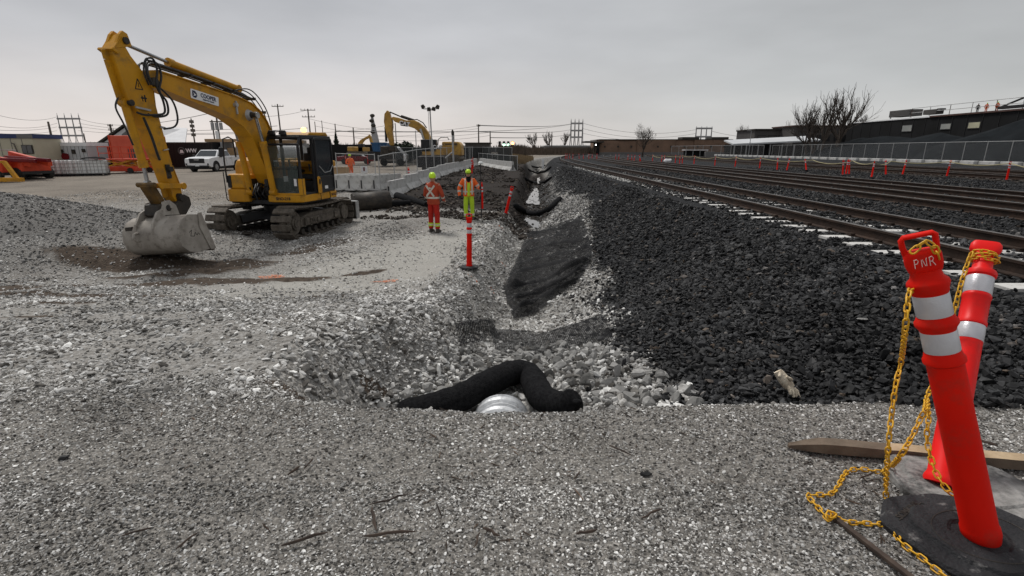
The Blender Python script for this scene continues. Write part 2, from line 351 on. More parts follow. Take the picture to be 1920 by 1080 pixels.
def mound(x, y, cx, cy, rx, ry, h, a=0.0):
    ca, sa = math.cos(a), math.sin(a); u = ((x - cx) * ca + (y - cy) * sa) / rx; v = (-(x - cx) * sa + (y - cy) * ca) / ry
    return h * sm(1 - np.sqrt(u * u + v * v))
def G(x, y):
    x = np.asarray(x, float); y = np.asarray(y, float)
    c = xc(y); e = x - c
    e = e + 0.10 * fbm(x, y, 1.1, 5, 2) * 2
    zl = yard(y)
    zl = zl + mound(x, y, -13.2, 13.2, 7.0, 4.6, 1.25, 0.1) + mound(x, y, -19, 14.5, 8, 5, 0.75)
    zl = zl + mound(x, y, -10.4, 10.6, 3.6, 1.1, 0.22, 0.35) + mound(x, y, -8.6, 12.3, 2.2, 1.3, 0.20, 0.1)
    zl = zl + mound(x, y, -5.2, 8.6, 3.8, 0.55, 0.13, 0.45) + mound(x, y, -6.4, 9.9, 3.8, 0.5, 0.16, 0.5)
    zl = zl + mound(x, y, -3.6, 16.5, 3.5, 0.9, 0.28, 1.05)
    zl = zl + mound(x, y, -3.4, 4.6, 2.2, 0.7, 0.10, 0.2) + mound(x, y, -2.2, 3.7, 1.0, 0.45, 0.12)
    lw = sm((y - 3) / 4)
    zl = zl + lw * 0.16 * fbm(x, y * 1.3, 0.55, 11, 3) * sm((60 - y) / 30)
    # windrow behind ditch, brown spoil bank
    zb = -0.90 * sm((y - 2.45) / 0.65) - 0.85 * sm((y - 4.7) / 4.5) - 0.12 * sm((y - 10) / 15) + 0.5 * sm((y - 60) / 60)
    lt = sm((-e - bed_half(y)) / (bank_edge(y) - bed_half(y)))
    left = zb + (zl - zb) * lt
    crest = 4.35 + xcurve(y)
    rt = np.clip((e - 0.35) / np.maximum(crest - c - 0.35, 0.5), 0, 1)
    rt = rt * 0.85 + 0.15 * sm(rt)
    rz = 0.03 - 0.13 * sm((x - xcurve(y) - 16.0) / 4) - 0.1 * sm((x - 40 - xcurve(y)) / 20)
    right = zb + (rz - zb) * rt
    z = np.where(e < 0, left, right)
    head = sm((y - 2.56 - 0.10 * fbm(x, y, 2.3, 47, 3) + 0.13 * np.exp(-((x + .02) / .8) ** 2)) / (0.34 + 0.5 * sm((-x - 0.9) / 0.8) + 0.5 * sm((x - 1.6) / 1.0)))
    z = z * head + (0.04 * fbm(x, y, 1.3, 3, 3)) * (1 - head)
    # long way off everything levels out
    far = sm((y - 120) / 150)
    z = z * (1 - far) + (-0.25) * far
    near = sm((40 - np.hypot(x, y)) / 30)
    dk = sm((e - 0.9) / 0.8)
    z = z + near * (0.05 * fbm(x, y, 2.2, 21, 3) * (0.5 + lw) + 0.015 * fbm(x, y, 9.0, 31, 2))
    rut = near * sm((-x - 1.2) / 2) * sm((y - 2.2) / 1.5)
    z = z + rut * 0.030 * np.sin((y * .93 - x * .37 + .5 * fbm(x, y, .4, 57, 2)) * 2 * PI / .62) * (vn(x, y, .45, 59) > .35) * vn(x, y, .8, 58)
    z = z + near * dk * 0.16 * fbm(x, y, 0.8, 43, 3) * sm((4.3 - x) / 1.0) * head
    return z
def Gz(x, y): return float(G(np.array([x]), np.array([y]))[0])
_c, _s = math.cos(PITCH), math.sin(PITCH)
def ray(px, py):
    dx, dy = (px - 960) / FPX, (py - 540) / FPX
    return Vector((dx, _c - _s * dy, -(_s + _c * dy)))
def onz(px, py, z): r = ray(px, py); t = (z - CAMZ) / r.z; return Vector((0, 0, CAMZ)) + r * t
def at(px, py, Y): r = ray(px, py); return Vector((0, 0, CAMZ)) + r * (Y / r.y)
def atX(px, py, X): r = ray(px, py); return Vector((0, 0, CAMZ)) + r * (X / r.x)
def hit(px, py, off=0.0):
    r = ray(px, py); t = np.concatenate([np.arange(1, 12, 0.02), np.arange(12, 60, 0.1), np.arange(60, 400, 0.5)])
    x, y, z = r.x * t, r.y * t, CAMZ + r.z * t
    d = z - G(x, y) - off; i = int(np.argmax(d < 0)) if (d < 0).any() else len(t) - 1
    i = max(i, 1); a = d[i - 1] / max(d[i - 1] - d[i], 1e-6); tt = t[i - 1] + (t[i] - t[i - 1]) * min(max(a, 0), 1)
    return Vector((r.x * tt, r.y * tt, CAMZ + r.z * tt))
# ------------------------------------------------------------------ ground sheet
def axis(lim_fine, d0, g, far):
    v = [0.0]
    while v[-1] < far: v.append(v[-1] + max(d0, (v[-1] - lim_fine) * g + d0))
    return np.array(v)
xp = axis(7, 0.05, 0.028, 1600)
xs = np.concatenate([-xp[:0:-1], xp])
yp = axis(7, 0.045, 0.024, 3500)
ys = np.concatenate([-axis(0.5, 0.25, 0.6, 60)[:0:-1], yp])
GX, GY = np.meshgrid(xs, ys)
GZ = G(GX, GY)
nx, ny = len(xs), len(ys)
def dark_mask(x, y):
    c = xc(y); e = x - c
    b = 1.05 + 0.055 * np.clip(y - 4, 0, 25) + 0.9 * fbm(x, y, 0.9, 61, 3)
    b = b - 1.2 * sm((y - 22) / 10)
    return sm((e - b) / 0.5) * sm((y - 2.62 - 0.10 * np.sin(x * 1.7) - 0.12 * fbm(x, y, 3, 71, 2)) / 0.12)
def mud_mask(x, y):
    c = xc(y); e = x - c
    m = sm((y - 20.5 + 1.2 * fbm(x, y, 0.8, 81, 3) + 0.25 * x) / 1.5) * sm((x + 8.5 + 0.5 * fbm(x, y, 0.5, 83)) / 1.0) * sm((0.2 + 1.3 * sm((y - 21) / 5) - e) / 0.6) * sm((75 - y) / 10)
    return m
def yard_mask(x, y): return sm((y - 20) / 8) * sm((-x - 8 + 2 * fbm(x, y, 0.3, 85)) / 3) + sm((y - 70) / 15) * sm((-1 - (x - xc(y))) / 3)
DK, MU, YA = dark_mask(GX, GY), mud_mask(GX, GY), np.clip(yard_mask(GX, GY), 0, 1)
# brown earth stains and pale compacted strip
ST = np.zeros_like(GX)
for cx_, cy_, rx_, ry_, a_ in [(-7.6, 11.0, 3.2, 0.8, 0.15), (-5.0, 8.7, 2.6, 0.45, 0.45), (-6.6, 10.0, 2.2, 0.6, 0.5), (-8.5, 8.3, 3.6, 0.4, 0.2), (-1.32, 2.98, 0.36, 0.22, 0.2), (-5.6, 6.2, 2.4, 0.3, 0.3), (-4.6, 5.0, 2.6, 0.16, 0.1), (-6.9, 7.2, 2.6, 0.35, 0.12), (-3.2, 7.3, 1.5, 0.18, 0.35), (-8.2, 9.4, 2.2, 0.3, 0.1), (-3.9, 9.4, 2.4, 0.22, 0.75), (-1.0, 3.95, 0.4, 0.25, 0), (-9.6, 15.0, 3.4, 1.0, 0.2), (-5.2, 13.2, 1.8, 0.5, 0.9)]:
    ST = np.maximum(ST, mound(GX, GY, cx_, cy_, rx_, ry_, 1.0, a_))
ST = np.clip(ST * 1.7 * (0.6 + 1.6 * vn(GX, GY, 4, 91)), 0, 1)
ST_at = lambda x, y: np.clip(2.2 * np.max([mound(x, y, a, b_, c_, d_, 1.0, e_) for a, b_, c_, d_, e_ in [(-7.6, 11.0, 3.2, 0.8, 0.15), (-5.0, 8.7, 2.6, 0.45, 0.45), (-6.6, 10.0, 2.2, 0.6, 0.5), (-8.5, 8.3, 3.6, 0.4, 0.2), (-1.32, 2.98, 0.36, 0.22, 0.2), (-5.6, 6.2, 2.4, 0.3, 0.3), (-4.6, 5.0, 2.6, 0.16, 0.1), (-6.9, 7.2, 2.6, 0.35, 0.12)]], axis=0), 0, .85)
CP = mound(GX, GY, -2.6, 11.5, 8.5, 2.6, 1.0, 1.25) * 1.6
V = np.stack([GX, GY, GZ], -1).reshape(-1, 3)
idx = np.arange(nx * ny).reshape(ny, nx)
Q = np.stack([idx[:-1, :-1], idx[:-1, 1:], idx[1:, 1:], idx[1:, :-1]], -1).reshape(-1, 4)
me = bpy.data.meshes.new('ground')
me.vertices.add(len(V)); me.vertices.foreach_set('co', V.ravel())
me.loops.add(Q.size); me.loops.foreach_set('vertex_index', Q.ravel())
me.polygons.add(len(Q)); me.polygons.foreach_set('loop_start', np.arange(0, Q.size, 4)); me.polygons.foreach_set('loop_total', np.full(len(Q), 4))
me.polygons.foreach_set('use_smooth', np.ones(len(Q), bool))
me.update(); me.validate()
ca = me.color_attributes.new('zone', 'FLOAT_COLOR', 'POINT')
ca.data.foreach_set('color', np.stack([DK, MU, YA, np.clip(CP, 0, 1)], -1).reshape(-1).astype(np.float32))
cb = me.color_attributes.new('stain', 'FLOAT_COLOR', 'POINT')
ca2 = np.zeros((nx * ny, 4), np.float32); ca2[:, 0] = ST.ravel()
ca2[:, 1] = (sm((2.95 - GY) / 0.3)).ravel()
HM = lambda x, y: np.clip(mound(x, y, -13.2, 13.2, 7.4, 5.0, 1.9, 0.1) + mound(x, y, -19, 14.5, 8, 5, 1.9) + .35 * mound(x, y, -13, 8, 6, 4, 1, .2), 0, 1)
ca2[:, 2] = HM(GX, GY).ravel()
cb.data.foreach_set('color', ca2.ravel())
ground = bpy.data.objects.new('ground', me); C.objects.link(ground); ground['kind'] = 'structure'
gm, nt, b = new_mat('gravel_ground')
N = nt.nodes.new; Lk = nt.links.new
geo = N('ShaderNodeNewGeometry')
def noise(s, d=4, rgh=0.55):
    n = N('ShaderNodeTexNoise'); n.inputs['Scale'].default_value = s; n.inputs['Detail'].default_value = d; n.inputs['Roughness'].default_value = rgh
    Lk(geo.outputs['Position'], n.inputs['Vector']); return n.outputs['Fac']
def voro(s, out='Color'):
    n = N('ShaderNodeTexVoronoi'); n.inputs['Scale'].default_value = s; n.inputs['Randomness'].default_value = 1
    Lk(geo.outputs['Position'], n.inputs['Vector']); return n.outputs[out]
def mr_(v, a, b_, c=0.0, d=1.0):
    n = N('ShaderNodeMapRange'); n.inputs['From Min'].default_value = a; n.inputs['From Max'].default_value = b_; n.inputs['To Min'].default_value = c; n.inputs['To Max'].default_value = d
    Lk(v, n.inputs['Value']); return n.outputs[0]
def mixc(f, a, b_):
    n = N('ShaderNodeMix'); n.data_type = 'RGBA'
    for k, v in ((0, f), (6, a), (7, b_)):
        if isinstance(v, tuple): n.inputs[k].default_value = rgba(v)
        elif isinstance(v, float): n.inputs[k].default_value = v
        else: Lk(v, n.inputs[k])
    return n.outputs[2]
def math_(op, a, b_):
    n = N('ShaderNodeMath'); n.operation = op
    for k, v in ((0, a), (1, b_)):
        if isinstance(v, (int, float)): n.inputs[k].default_value = v
        else: Lk(v, n.inputs[k])
    return n.outputs[0]
za = N('ShaderNodeVertexColor'); za.layer_name = 'zone'; sz = N('ShaderNodeSeparateColor'); Lk(za.outputs['Color'], sz.inputs[0])
zb_ = N('ShaderNodeVertexColor'); zb_.layer_name = 'stain'; sb = N('ShaderNodeSeparateColor'); Lk(zb_.outputs['Color'], sb.inputs[0])
def vor_val(s):
    n = N('ShaderNodeSeparateColor'); Lk(voro(s), n.inputs[0]); return n.outputs[0]
v1, v2, v3 = vor_val(55.0), vor_val(22.0), vor_val(140.0)
lime_a = mixc(mr_(noise(1.1, 6, 0.65), 0.35, 0.65), (0.25, 0.235, 0.212), (0.135, 0.123, 0.108))
lime_a = mixc(mr_(noise(0.5, 5, 0.6), 0.52, 0.62, 0.0, 0.75), lime_a, (0.125, 0.108, 0.09))
lime = mixc(mr_(v1, 0.0, 1.0, 0.0, 0.75), lime_a, (0.40, 0.39, 0.37))
lime = mixc(mr_(v2, 0.55, 1.0, 0.0, 0.5), lime, (0.47, 0.46, 0.44))
lime = mixc(mr_(v3, 0.6, 1.0, 0.0, 0.55), lime, (0.12, 0.11, 0.10))
fines = mixc(mr_(noise(2.5, 8, 0.7), 0.35, 0.65), (0.20, 0.188, 0.17), (0.105, 0.098, 0.088))
fines = mixc(mr_(v3, 0.7, 1.0, 0.0, 0.9), fines, (0.42, 0.40, 0.37))
fines = mixc(mr_(v1, 0.75, 1.0, 0.0, 0.55), fines, (0.085, 0.078, 0.07))
fines = mixc(mr_(vor_val(300.0), 0.5, 1.0, 0.0, 0.45), fines, (0.33, 0.31, 0.285))
comp = mixc(mr_(v1, 0.3, 1.0, 0.0, 0.6), (0.38, 0.365, 0.33), (0.50, 0.49, 0.46))
comp = mixc(mr_(v3, 0.7, 1.0, 0.0, 0.5), comp, (0.2, 0.19, 0.17))
col = mixc(sb.outputs[1], lime, fines)
al = za.outputs['Alpha']
col = mixc(math_('MULTIPLY', al, 0.75), col, comp)
col = mixc(math_('MULTIPLY', sb.outputs[2], 0.7), col, (0.12, 0.118, 0.115))
yd = mixc(mr_(noise(0.35, 6, 0.6), 0.35, 0.65), (0.245, 0.215, 0.18), (0.17, 0.148, 0.125))
yd = mixc(mr_(v2, 0.7, 1.0, 0.0, 0.35), yd, (0.36, 0.33, 0.29))
col = mixc(sz.outputs[2], col, yd)
mud = mixc(mr_(noise(1.3, 8, 0.7), 0.35, 0.65), (0.030, 0.023, 0.019), (0.014, 0.011, 0.009))
mud = mixc(mr_(v2, 0.9, 1.0, 0.0, 0.3), mud, (0.10, 0.085, 0.07))
col = mixc(sz.outputs[1], col, mud)
earth = mixc(mr_(noise(9, 5, 0.6), 0.35, 0.65), (0.10, 0.078, 0.06), (0.05, 0.038, 0.03))
col = mixc(mr_(math_('ADD', sb.outputs[0], math_('MULTIPLY', noise(7, 4), 0.5)), 0.55, 0.9), col, earth)
bal = mixc(mr_(v2, 0.0, 1.0), (0.010, 0.0105, 0.012), (0.026, 0.027, 0.029))
bal = mixc(mr_(v1, 0.93, 1.0, 0.0, 0.8), bal, (0.14, 0.13, 0.12))
col = mixc(sz.outputs[0], col, bal)
Lk(col, b.inputs['Base Color'])
Lk(mr_(sz.outputs[1], 0, 1, 0.95, 0.85), b.inputs['Roughness'])
b.inputs['Specular IOR Level'].default_value = 0.12
hgt = math_('ADD', math_('MULTIPLY', voro(30.0, 'Distance'), -0.05), math_('MULTIPLY', noise(60, 5, 0.7), 0.015))
bp = N('ShaderNodeBump'); bp.inputs['Strength'].default_value = 0.7; bp.inputs['Distance'].default_value = 0.6
Lk(hgt, bp.inputs['Height']); Lk(bp.outputs[0], b.inputs['Normal'])
me.materials.append(gm)

# ------------------------------------------------------------------ crushed stones
def rock_mesh(name, seed, mats, sub=2, flat=1.0, cuts=9, deep=(0.45, 0.8)):
    rnd = random.Random(seed)
    import bmesh
    bm = bmesh.new(); bmesh.ops.create_icosphere(bm, subdivisions=sub, radius=1.0)
    pl = []
    for i in range(cuts):
        n = Vector((rnd.gauss(0, 1), rnd.gauss(0, 1), rnd.gauss(0, 1))).normalized(); pl.append((n, rnd.uniform(*deep)))
    for v in bm.verts:
        for n, d in pl:
            k = v.co.dot(n)
            if k > d: v.co -= n * (k - d)
        v.co.z *= flat * 0.75; v.co.x *= 1.15; v.co += Vector((rnd.uniform(-1, 1), rnd.uniform(-1, 1), rnd.uniform(-1, 1))) * 0.03
    me = bpy.data.meshes.new(name); bm.to_mesh(me); bm.free()
    for m in mats: me.materials.append(m)
    return me
def stone_mat(name, ramp_pts, rough=0.85, nscale=25):
    m, nt, b = new_mat(name)
    oi = nt.nodes.new('ShaderNodeObjectInfo'); r = nt.nodes.new('ShaderNodeValToRGB')
    e = r.color_ramp.elements; e[0].position, e[0].color = ramp_pts[0][0], rgba(ramp_pts[0][1]); e[1].position, e[1].color = ramp_pts[-1][0], rgba(ramp_pts[-1][1])
    for p, c in ramp_pts[1:-1]: k = e.new(p); k.color = rgba(c)
    nt.links.new(oi.outputs['Random'], r.inputs[0])
    t = nt.nodes.new('ShaderNodeTexCoord'); n = nt.nodes.new('ShaderNodeTexNoise'); n.inputs['Scale'].default_value = 2.0; n.inputs['Detail'].default_value = 5
    nt.links.new(t.outputs['Object'], n.inputs['Vector'])
    mp = nt.nodes.new('ShaderNodeMapRange'); mp.inputs['From Min'].default_value = 0.3; mp.inputs['From Max'].default_value = 0.7; mp.inputs['To Min'].default_value = 0.72; mp.inputs['To Max'].default_value = 1.2
    nt.links.new(n.outputs['Fac'], mp.inputs['Value'])
    sc = nt.nodes.new('ShaderNodeVectorMath'); sc.operation = 'SCALE'
    gp_ = nt.nodes.new('ShaderNodeNewGeometry'); n5 = nt.nodes.new('ShaderNodeTexNoise'); n5.inputs['Scale'].default_value = 0.8; n5.inputs['Detail'].default_value = 4; nt.links.new(gp_.outputs['Position'], n5.inputs['Vector'])
    m5 = nt.nodes.new('ShaderNodeMapRange'); m5.inputs['From Min'].default_value = 0.38; m5.inputs['From Max'].default_value = 0.62; m5.inputs['To Min'].default_value = 0.62; m5.inputs['To Max'].default_value = 1.2; nt.links.new(n5.outputs['Fac'], m5.inputs['Value'])
    mm5 = nt.nodes.new('ShaderNodeMath'); mm5.operation = 'MULTIPLY'; nt.links.new(mp.outputs[0], mm5.inputs[0]); nt.links.new(m5.outputs[0], mm5.inputs[1])
    nt.links.new(r.outputs[0], sc.inputs[0]); nt.links.new(mm5.outputs[0], sc.inputs['Scale'])
    nt.links.new(sc.outputs[0], b.inputs['Base Color']); b.inputs['Roughness'].default_value = rough; b.inputs['Specular IOR Level'].default_value = 0.2
    return m
SM_LIME = stone_mat('crushed_limestone', [(0, (0.08, 0.073, 0.065)), (0.2, (0.20, 0.19, 0.175)), (0.5, (0.38, 0.37, 0.35)), (0.8, (0.56, 0.55, 0.53)), (1.0, (0.82, 0.81, 0.78))])
SM_FINE = stone_mat('mixed_small_gravel', [(0, (0.04, 0.036, 0.032)), (0.25, (0.12, 0.113, 0.103)), (0.6, (0.31, 0.30, 0.283)), (0.82, (0.52, 0.51, 0.49)), (0.93, (0.80, 0.79, 0.76)), (1.0, (0.88, 0.87, 0.84))])
SM_BAL = stone_mat('dark_railway_ballast', [(0, (0.007, 0.007, 0.0073)), (0.45, (0.018, 0.018, 0.0187)), (0.8, (0.037, 0.037, 0.038)), (0.955, (0.058, 0.059, 0.061)), (0.985, (0.10, 0.072, 0.05)), (1.0, (0.20, 0.19, 0.18))], 0.6)
SM_RIP = stone_mat('riprap_limestone', [(0, (0.13, 0.127, 0.12)), (0.6, (0.25, 0.245, 0.235)), (1.0, (0.42, 0.41, 0.39))])
SM_CHIP = stone_mat('dark_wood_chips', [(0, (0.025, 0.018, 0.014)), (0.7, (0.06, 0.042, 0.03)), (1.0, (0.14, 0.09, 0.06))])
def variants(tagname, m, n=6, sub=1, flat=1.0, cuts=8, stretch=None):
    out = []
    for i in range(n):
        me = rock_mesh(tagname, 100 + i * 7 + len(tagname), [m], sub, flat, cuts)
        if stretch:
            for v in me.vertices: v.co = (v.co.x * stretch[0], v.co.y * stretch[1], v.co.z * stretch[2])
        out.append(bpy.data.objects.new(tagname, me))
    return out
def scatter(name, pts, scl, rot, vid, srcs, label=None):
    me = bpy.data.meshes.new(name); me.vertices.add(len(pts)); me.vertices.foreach_set('co', np.asarray(pts, np.float32).ravel())
    for nm, arr in (('scl', scl), ('rot', rot)):
        a = me.attributes.new(nm, 'FLOAT_VECTOR', 'POINT'); a.data.foreach_set('vector', np.asarray(arr, np.float32).ravel())
    a = me.attributes.new('vid', 'INT', 'POINT'); a.data.foreach_set('value', np.asarray(vid, np.int32))
    o = bpy.data.objects.new(name, me); C.objects.link(o); o['kind'] = 'stuff'
    ng = bpy.data.node_groups.new(name + '_nodes', 'GeometryNodeTree')
    ng.interface.new_socket('Geometry', in_out='INPUT', socket_type='NodeSocketGeometry'); ng.interface.new_socket('Geometry', in_out='OUTPUT', socket_type='NodeSocketGeometry')
    gi, go = ng.nodes.new('NodeGroupInput'), ng.nodes.new('NodeGroupOutput')
    jn = ng.nodes.new('GeometryNodeJoinGeometry')
    for s_ in srcs:
        oi = ng.nodes.new('GeometryNodeObjectInfo'); oi.inputs['Object'].default_value = s_; oi.inputs['As Instance'].default_value = True
        ng.links.new(oi.outputs['Geometry'], jn.inputs[0])
    ip = ng.nodes.new('GeometryNodeInstanceOnPoints'); ip.inputs['Pick Instance'].default_value = True
    def attr(nm, tp):
        n = ng.nodes.new('GeometryNodeInputNamedAttribute'); n.data_type = tp; n.inputs['Name'].default_value = nm; return n.outputs[0]
    ng.links.new(gi.outputs[0], ip.inputs['Points']); ng.links.new(jn.outputs[0], ip.inputs['Instance'])
    ng.links.new(attr('vid', 'INT'), ip.inputs['Instance Index'])
    ng.links.new(attr('rot', 'FLOAT_VECTOR'), ip.inputs['Rotation']); ng.links.new(attr('scl', 'FLOAT_VECTOR'), ip.inputs['Scale'])
    ng.links.new(ip.outputs[0], go.inputs[0])
    md = o.modifiers.new('stones', 'NODES'); md.node_group = ng
    if label: o['label'] = label
    return o
rng = np.random.default_rng(11)
def frustum(x, y, m=0.35): return (np.abs(x) < 1.04 * np.maximum(y, 0.1) * 1.0 + m + 0.3) & (y > 0.75)
def make_stones(name, regions, size, keep, srcs, sink=0.15, tilt=0.5, flatten=0.8, label=None):
    """regions: (x0,x1,y0,y1,count); size(x,y,n)->radius; keep(x,y)->probability"""
    P = []
    for x0, x1, y0, y1, n in regions:
        x = rng.uniform(x0, x1, n); y = rng.uniform(y0, y1, n); ok = frustum(x, y) & (rng.random(n) < keep(x, y)); P.append(np.stack([x[ok], y[ok]], -1))
    P = np.concatenate(P); x, y = P[:, 0], P[:, 1]; n = len(x)
    r = size(x, y, n); r = np.minimum(r, np.median(r) * 2.4); z = G(x, y) + r * flatten * (0.5 - sink)
    scl = np.stack([r * rng.uniform(0.75, 1.3, n), r * rng.uniform(0.7, 1.1, n), r * rng.uniform(0.6, 1.0, n) * flatten], -1)
    rot = np.stack([rng.normal(0, tilt, n), rng.normal(0, tilt, n), rng.uniform(0, 6.28, n)], -1)
    print(name, n)
    return scatter(name, np.stack([x, y, z], -1), scl, rot, rng.integers(0, len(srcs), n), srcs, label)
patch = lambda x, y: 0.15 + 2.2 * np.clip(0.5 * vn(x * .6, y * 1.2, 0.9, 201) + 0.5 * vn(x * .7, y * 1.4, 2.7, 203) - .30, 0, 1)
V_FINE = variants('small_stone', SM_FINE, 6, 1, 0.85)
V_LIME = variants('limestone_piece', SM_LIME, 7, 1, 0.95)
V_BAL = variants('ballast_stone', SM_BAL, 7, 1, 0.95)
V_CHIP = variants('wood_chip', SM_CHIP, 3, 1, 1, 6, (2.6, 0.35, 0.3))
fg = lambda x, y: (1 - dark_mask(x, y)) * sm((3.2 - y) / 0.4)
make_stones('foreground_gravel', [(-2.5, 2.5, 0.8, 1.9, 105000), (-3.6, 3.9, 1.7, 3.2, 125000)],
            lambda x, y, n: np.exp(rng.normal(-5.72, 0.45, n)) * (1 + 0.12 * y), lambda x, y: fg(x, y) * np.clip(.45 + patch(x, y), 0.45, 1), V_FINE, 0.15, 0.45, 0.75,
            'fine pale gravel bedded in the trodden ground in front')
make_stones('wood_litter', [(-2.5, 3.5, 0.8, 2.6, 3000)], lambda x, y, n: np.exp(rng.normal(-5.2, 0.5, n)),
            lambda x, y: np.clip(0.05 + 1.3 * sm((vn(x, y, 1.2, 207) - 0.55) / 0.2) + mound(x, y, 0.15, 1.15, 0.5, 0.35, 0.9), 0, 1), V_CHIP, 0.0, 0.12, 1.0, 'dark splinters and bark bits strewn over the gravel')
SM_HEAP = stone_mat('grey_crusher_run', [(0, (0.06, 0.06, 0.058)), (0.6, (0.15, 0.148, 0.145)), (0.93, (0.26, 0.255, 0.25)), (1.0, (0.45, 0.44, 0.42))])
V_HEAP = variants('heap_stone', SM_HEAP, 5, 1)
lk = lambda x, y: (1 - ST_at(x, y)) * (1 - 0.8 * HM(x, y)) * (1 - dark_mask(x, y)) * (1 - mud_mask(x, y)) * (1 - 0.75 * np.clip(mound(x, y, -2.6, 11.5, 8.5, 2.6, 1.6, 1.25), 0, 1)) * sm((y - 2.5 - 0.35 * sm((-x - 1) / 2) * 0) / 0.5)
make_stones('crushed_limestone', [(-8, 2.6, 2.4, 8, 130000), (-16, 3, 8, 16, 110000), (-24, 4, 16, 30, 36000)],
            lambda x, y, n: np.exp(rng.normal(-4.55, 0.45, n)) * (1 + 0.04 * y), lambda x, y: lk(x, y) * np.clip(patch(x, y) * 1.1, 0.12, 1), V_LIME, 0.25, 0.4, 0.75,
            'pale crushed limestone spread over the yard and ditch banks')
make_stones('grey_heap_gravel', [(-26, -5, 7, 20, 60000)], lambda x, y, n: np.exp(rng.normal(-3.9, 0.4, n)), lambda x, y: HM(x, y), V_HEAP, .2, .5, .8, 'grey crushed stone heaped in a low mound left of the bucket')
make_stones('bank_limestone', [(-2.6, 2.6, 3.0, 8, 15000), (-1.5, 3.4, 8, 26, 26000)],
            lambda x, y, n: np.exp(rng.normal(-3.75, 0.35, n)) * (1 + 0.012 * y), lambda x, y: (1 - dark_mask(x, y)) * (1 - mud_mask(x, y)) * sm((x - xc(y) + 1.9) / 0.5) * sm((y - 3) / 0.4), V_LIME, 0.2, 0.5, 0.8,
            'coarse pale stone lining both banks of the ditch')
make_stones('dark_ballast', [(0.2, 10, 2.5, 9, 90000), (0.5, 16, 9, 20, 62000), (0.5, 30, 20, 45, 60000)],
            lambda x, y, n: np.exp(rng.normal(-3.72, 0.36, n)) * (1 + 0.022 * np.maximum(y - 5, 0)), lambda x, y: dark_mask(x, y) * np.where(x > np.where(y > 12, 4.55, 4.85), np.where(x < 7.75, 0.0, 0.55), 1.0), V_BAL, 0.05, 0.6, 0.85,
            'black angular track ballast heaped from the sleepers down to the ditch')
# a thin spill of black stones over the pale bank
make_stones('spilled_ballast', [(-0.3, 3.6, 3.2, 22, 9000)], lambda x, y, n: np.exp(rng.normal(-3.6, 0.3, n)),
            lambda x, y: (1 - dark_mask(x, y)) * sm((x - xc(y) - 0.2) / 1.3) ** 2 * 0.9, V_BAL, -0.1, 0.5, 0.9, 'loose black stones rolled onto the pale ditch bank')
# ------------------------------------------------------------------ railway tracks
def smooth_pts(x0, y0, y1, z, step):
    ysq = np.arange(y0, y1, step); return [(float(x0 + xcurve(y)), float(y), z) for y in ysq]
RAILP = [(-.066, 0), (.066, 0), (.066, .014), (.012, .03), (.01, .125), (.034, .14), (.034, .172), (.024, .178), (-.024, .178), (-.034, .172), (-.034, .14), (-.01, .125), (-.012, .03), (-.066, .014)]
def rail_mesh(x0, zb, y0, y1):
    b = MB(); ysq = list(np.arange(y0, 40, 6)) + list(np.arange(40, y1, 4.0)); n = len(RAILP); P = []
    for y in ysq:
        cx_ = x0 + float(xcurve(y))
        P += [(cx_ + u, float(y), zb + w) for u, w in RAILP]
    F = []; I = []
    for i in range(len(ysq) - 1):
        for j in range(n):
            k = (j + 1) % n; F.append((i * n + j, i * n + k, (i + 1) * n + k, (i + 1) * n + j)); I.append(1 if j in (6, 7, 8) else 0)
    b.V, b.F, b.I = P, F, I
    return b
def track(x_near, zr, y0, y1, label, sleep_mat, sl_vis=1.0, n_clip=True, every=1):
    t = empty('railway_track', (0, 0, 0), 0, label, 'railway track', 'railway tracks'); t['kind'] = 'structure'
    zb = zr - .178
    for k in (0, 1.51):
        rail_mesh(x_near + k, zb, y0, y1).build('rail', [M['rust'], M['railtop']], t)
    sb_ = MB()
    sb_.prism([(-.15, -.2), (.15, -.2), (.115, 0), (-.115, 0)], -1.30, 1.30, 0, lambda u, y, w: (y, u, w))
    for sx_ in (-.755, .755):
        sb_.b2((sx_ - .10, -.115, -.001), (sx_ + .10, .115, .012), 1)
        for d in (-.1, .1): sb_.b2((sx_ + d - .035, -.05, .01), (sx_ + d + .035, .05, .052), 1)
    first = None; rnd = random.Random(int(x_near * 10)); y = y0 + 0.3; c_ = 0
    while y < y1 and c_ < 298:
        cx_ = x_near + .755 + float(xcurve(y)); zz = zb - .004 + rnd.uniform(-.012, .004)
        if first is None:
            first = sb_.build('sleeper', [sleep_mat, M['rust']], t, bevel=0); o = first
        else:
            o = bpy.data.objects.new('sleeper', first.data); C.objects.link(o); o.parent = t
        o.location = (cx_, y, zz - (0 if sl_vis == 1 else .03) - (.06 if y > 46 else 0)); o.rotation_euler = (0, 0, rnd.uniform(-.012, .012) - (0.0023 * max(0, y - 40)))
        y += .61 * every; c_ += 1
    return t
ZR = CAMZ - 1.156
track(5.54, ZR, -2.0, 165, 'nearest railway track, its pale sleeper ends showing beside the dark ballast slope', M['sleeper'])
track(10.2, ZR - .02, 2, 150, 'second railway track from the ballast slope, dark rusty rails and buried sleepers', M['sleeper_dark'], .5)
track(13.55, ZR - .03, 6, 150, 'third railway track, in front of the row of red posts', M['sleeper_dark'], .5)
track(24.6, ZR - .06, 14, 165, 'far railway track just beyond the row of red posts', M['sleeper_dark'], .5)
track(30.2, ZR - .06, 16, 165, 'farthest railway track, next to the low concrete blocks by the wire fence', M['sleeper_dark'], .5)
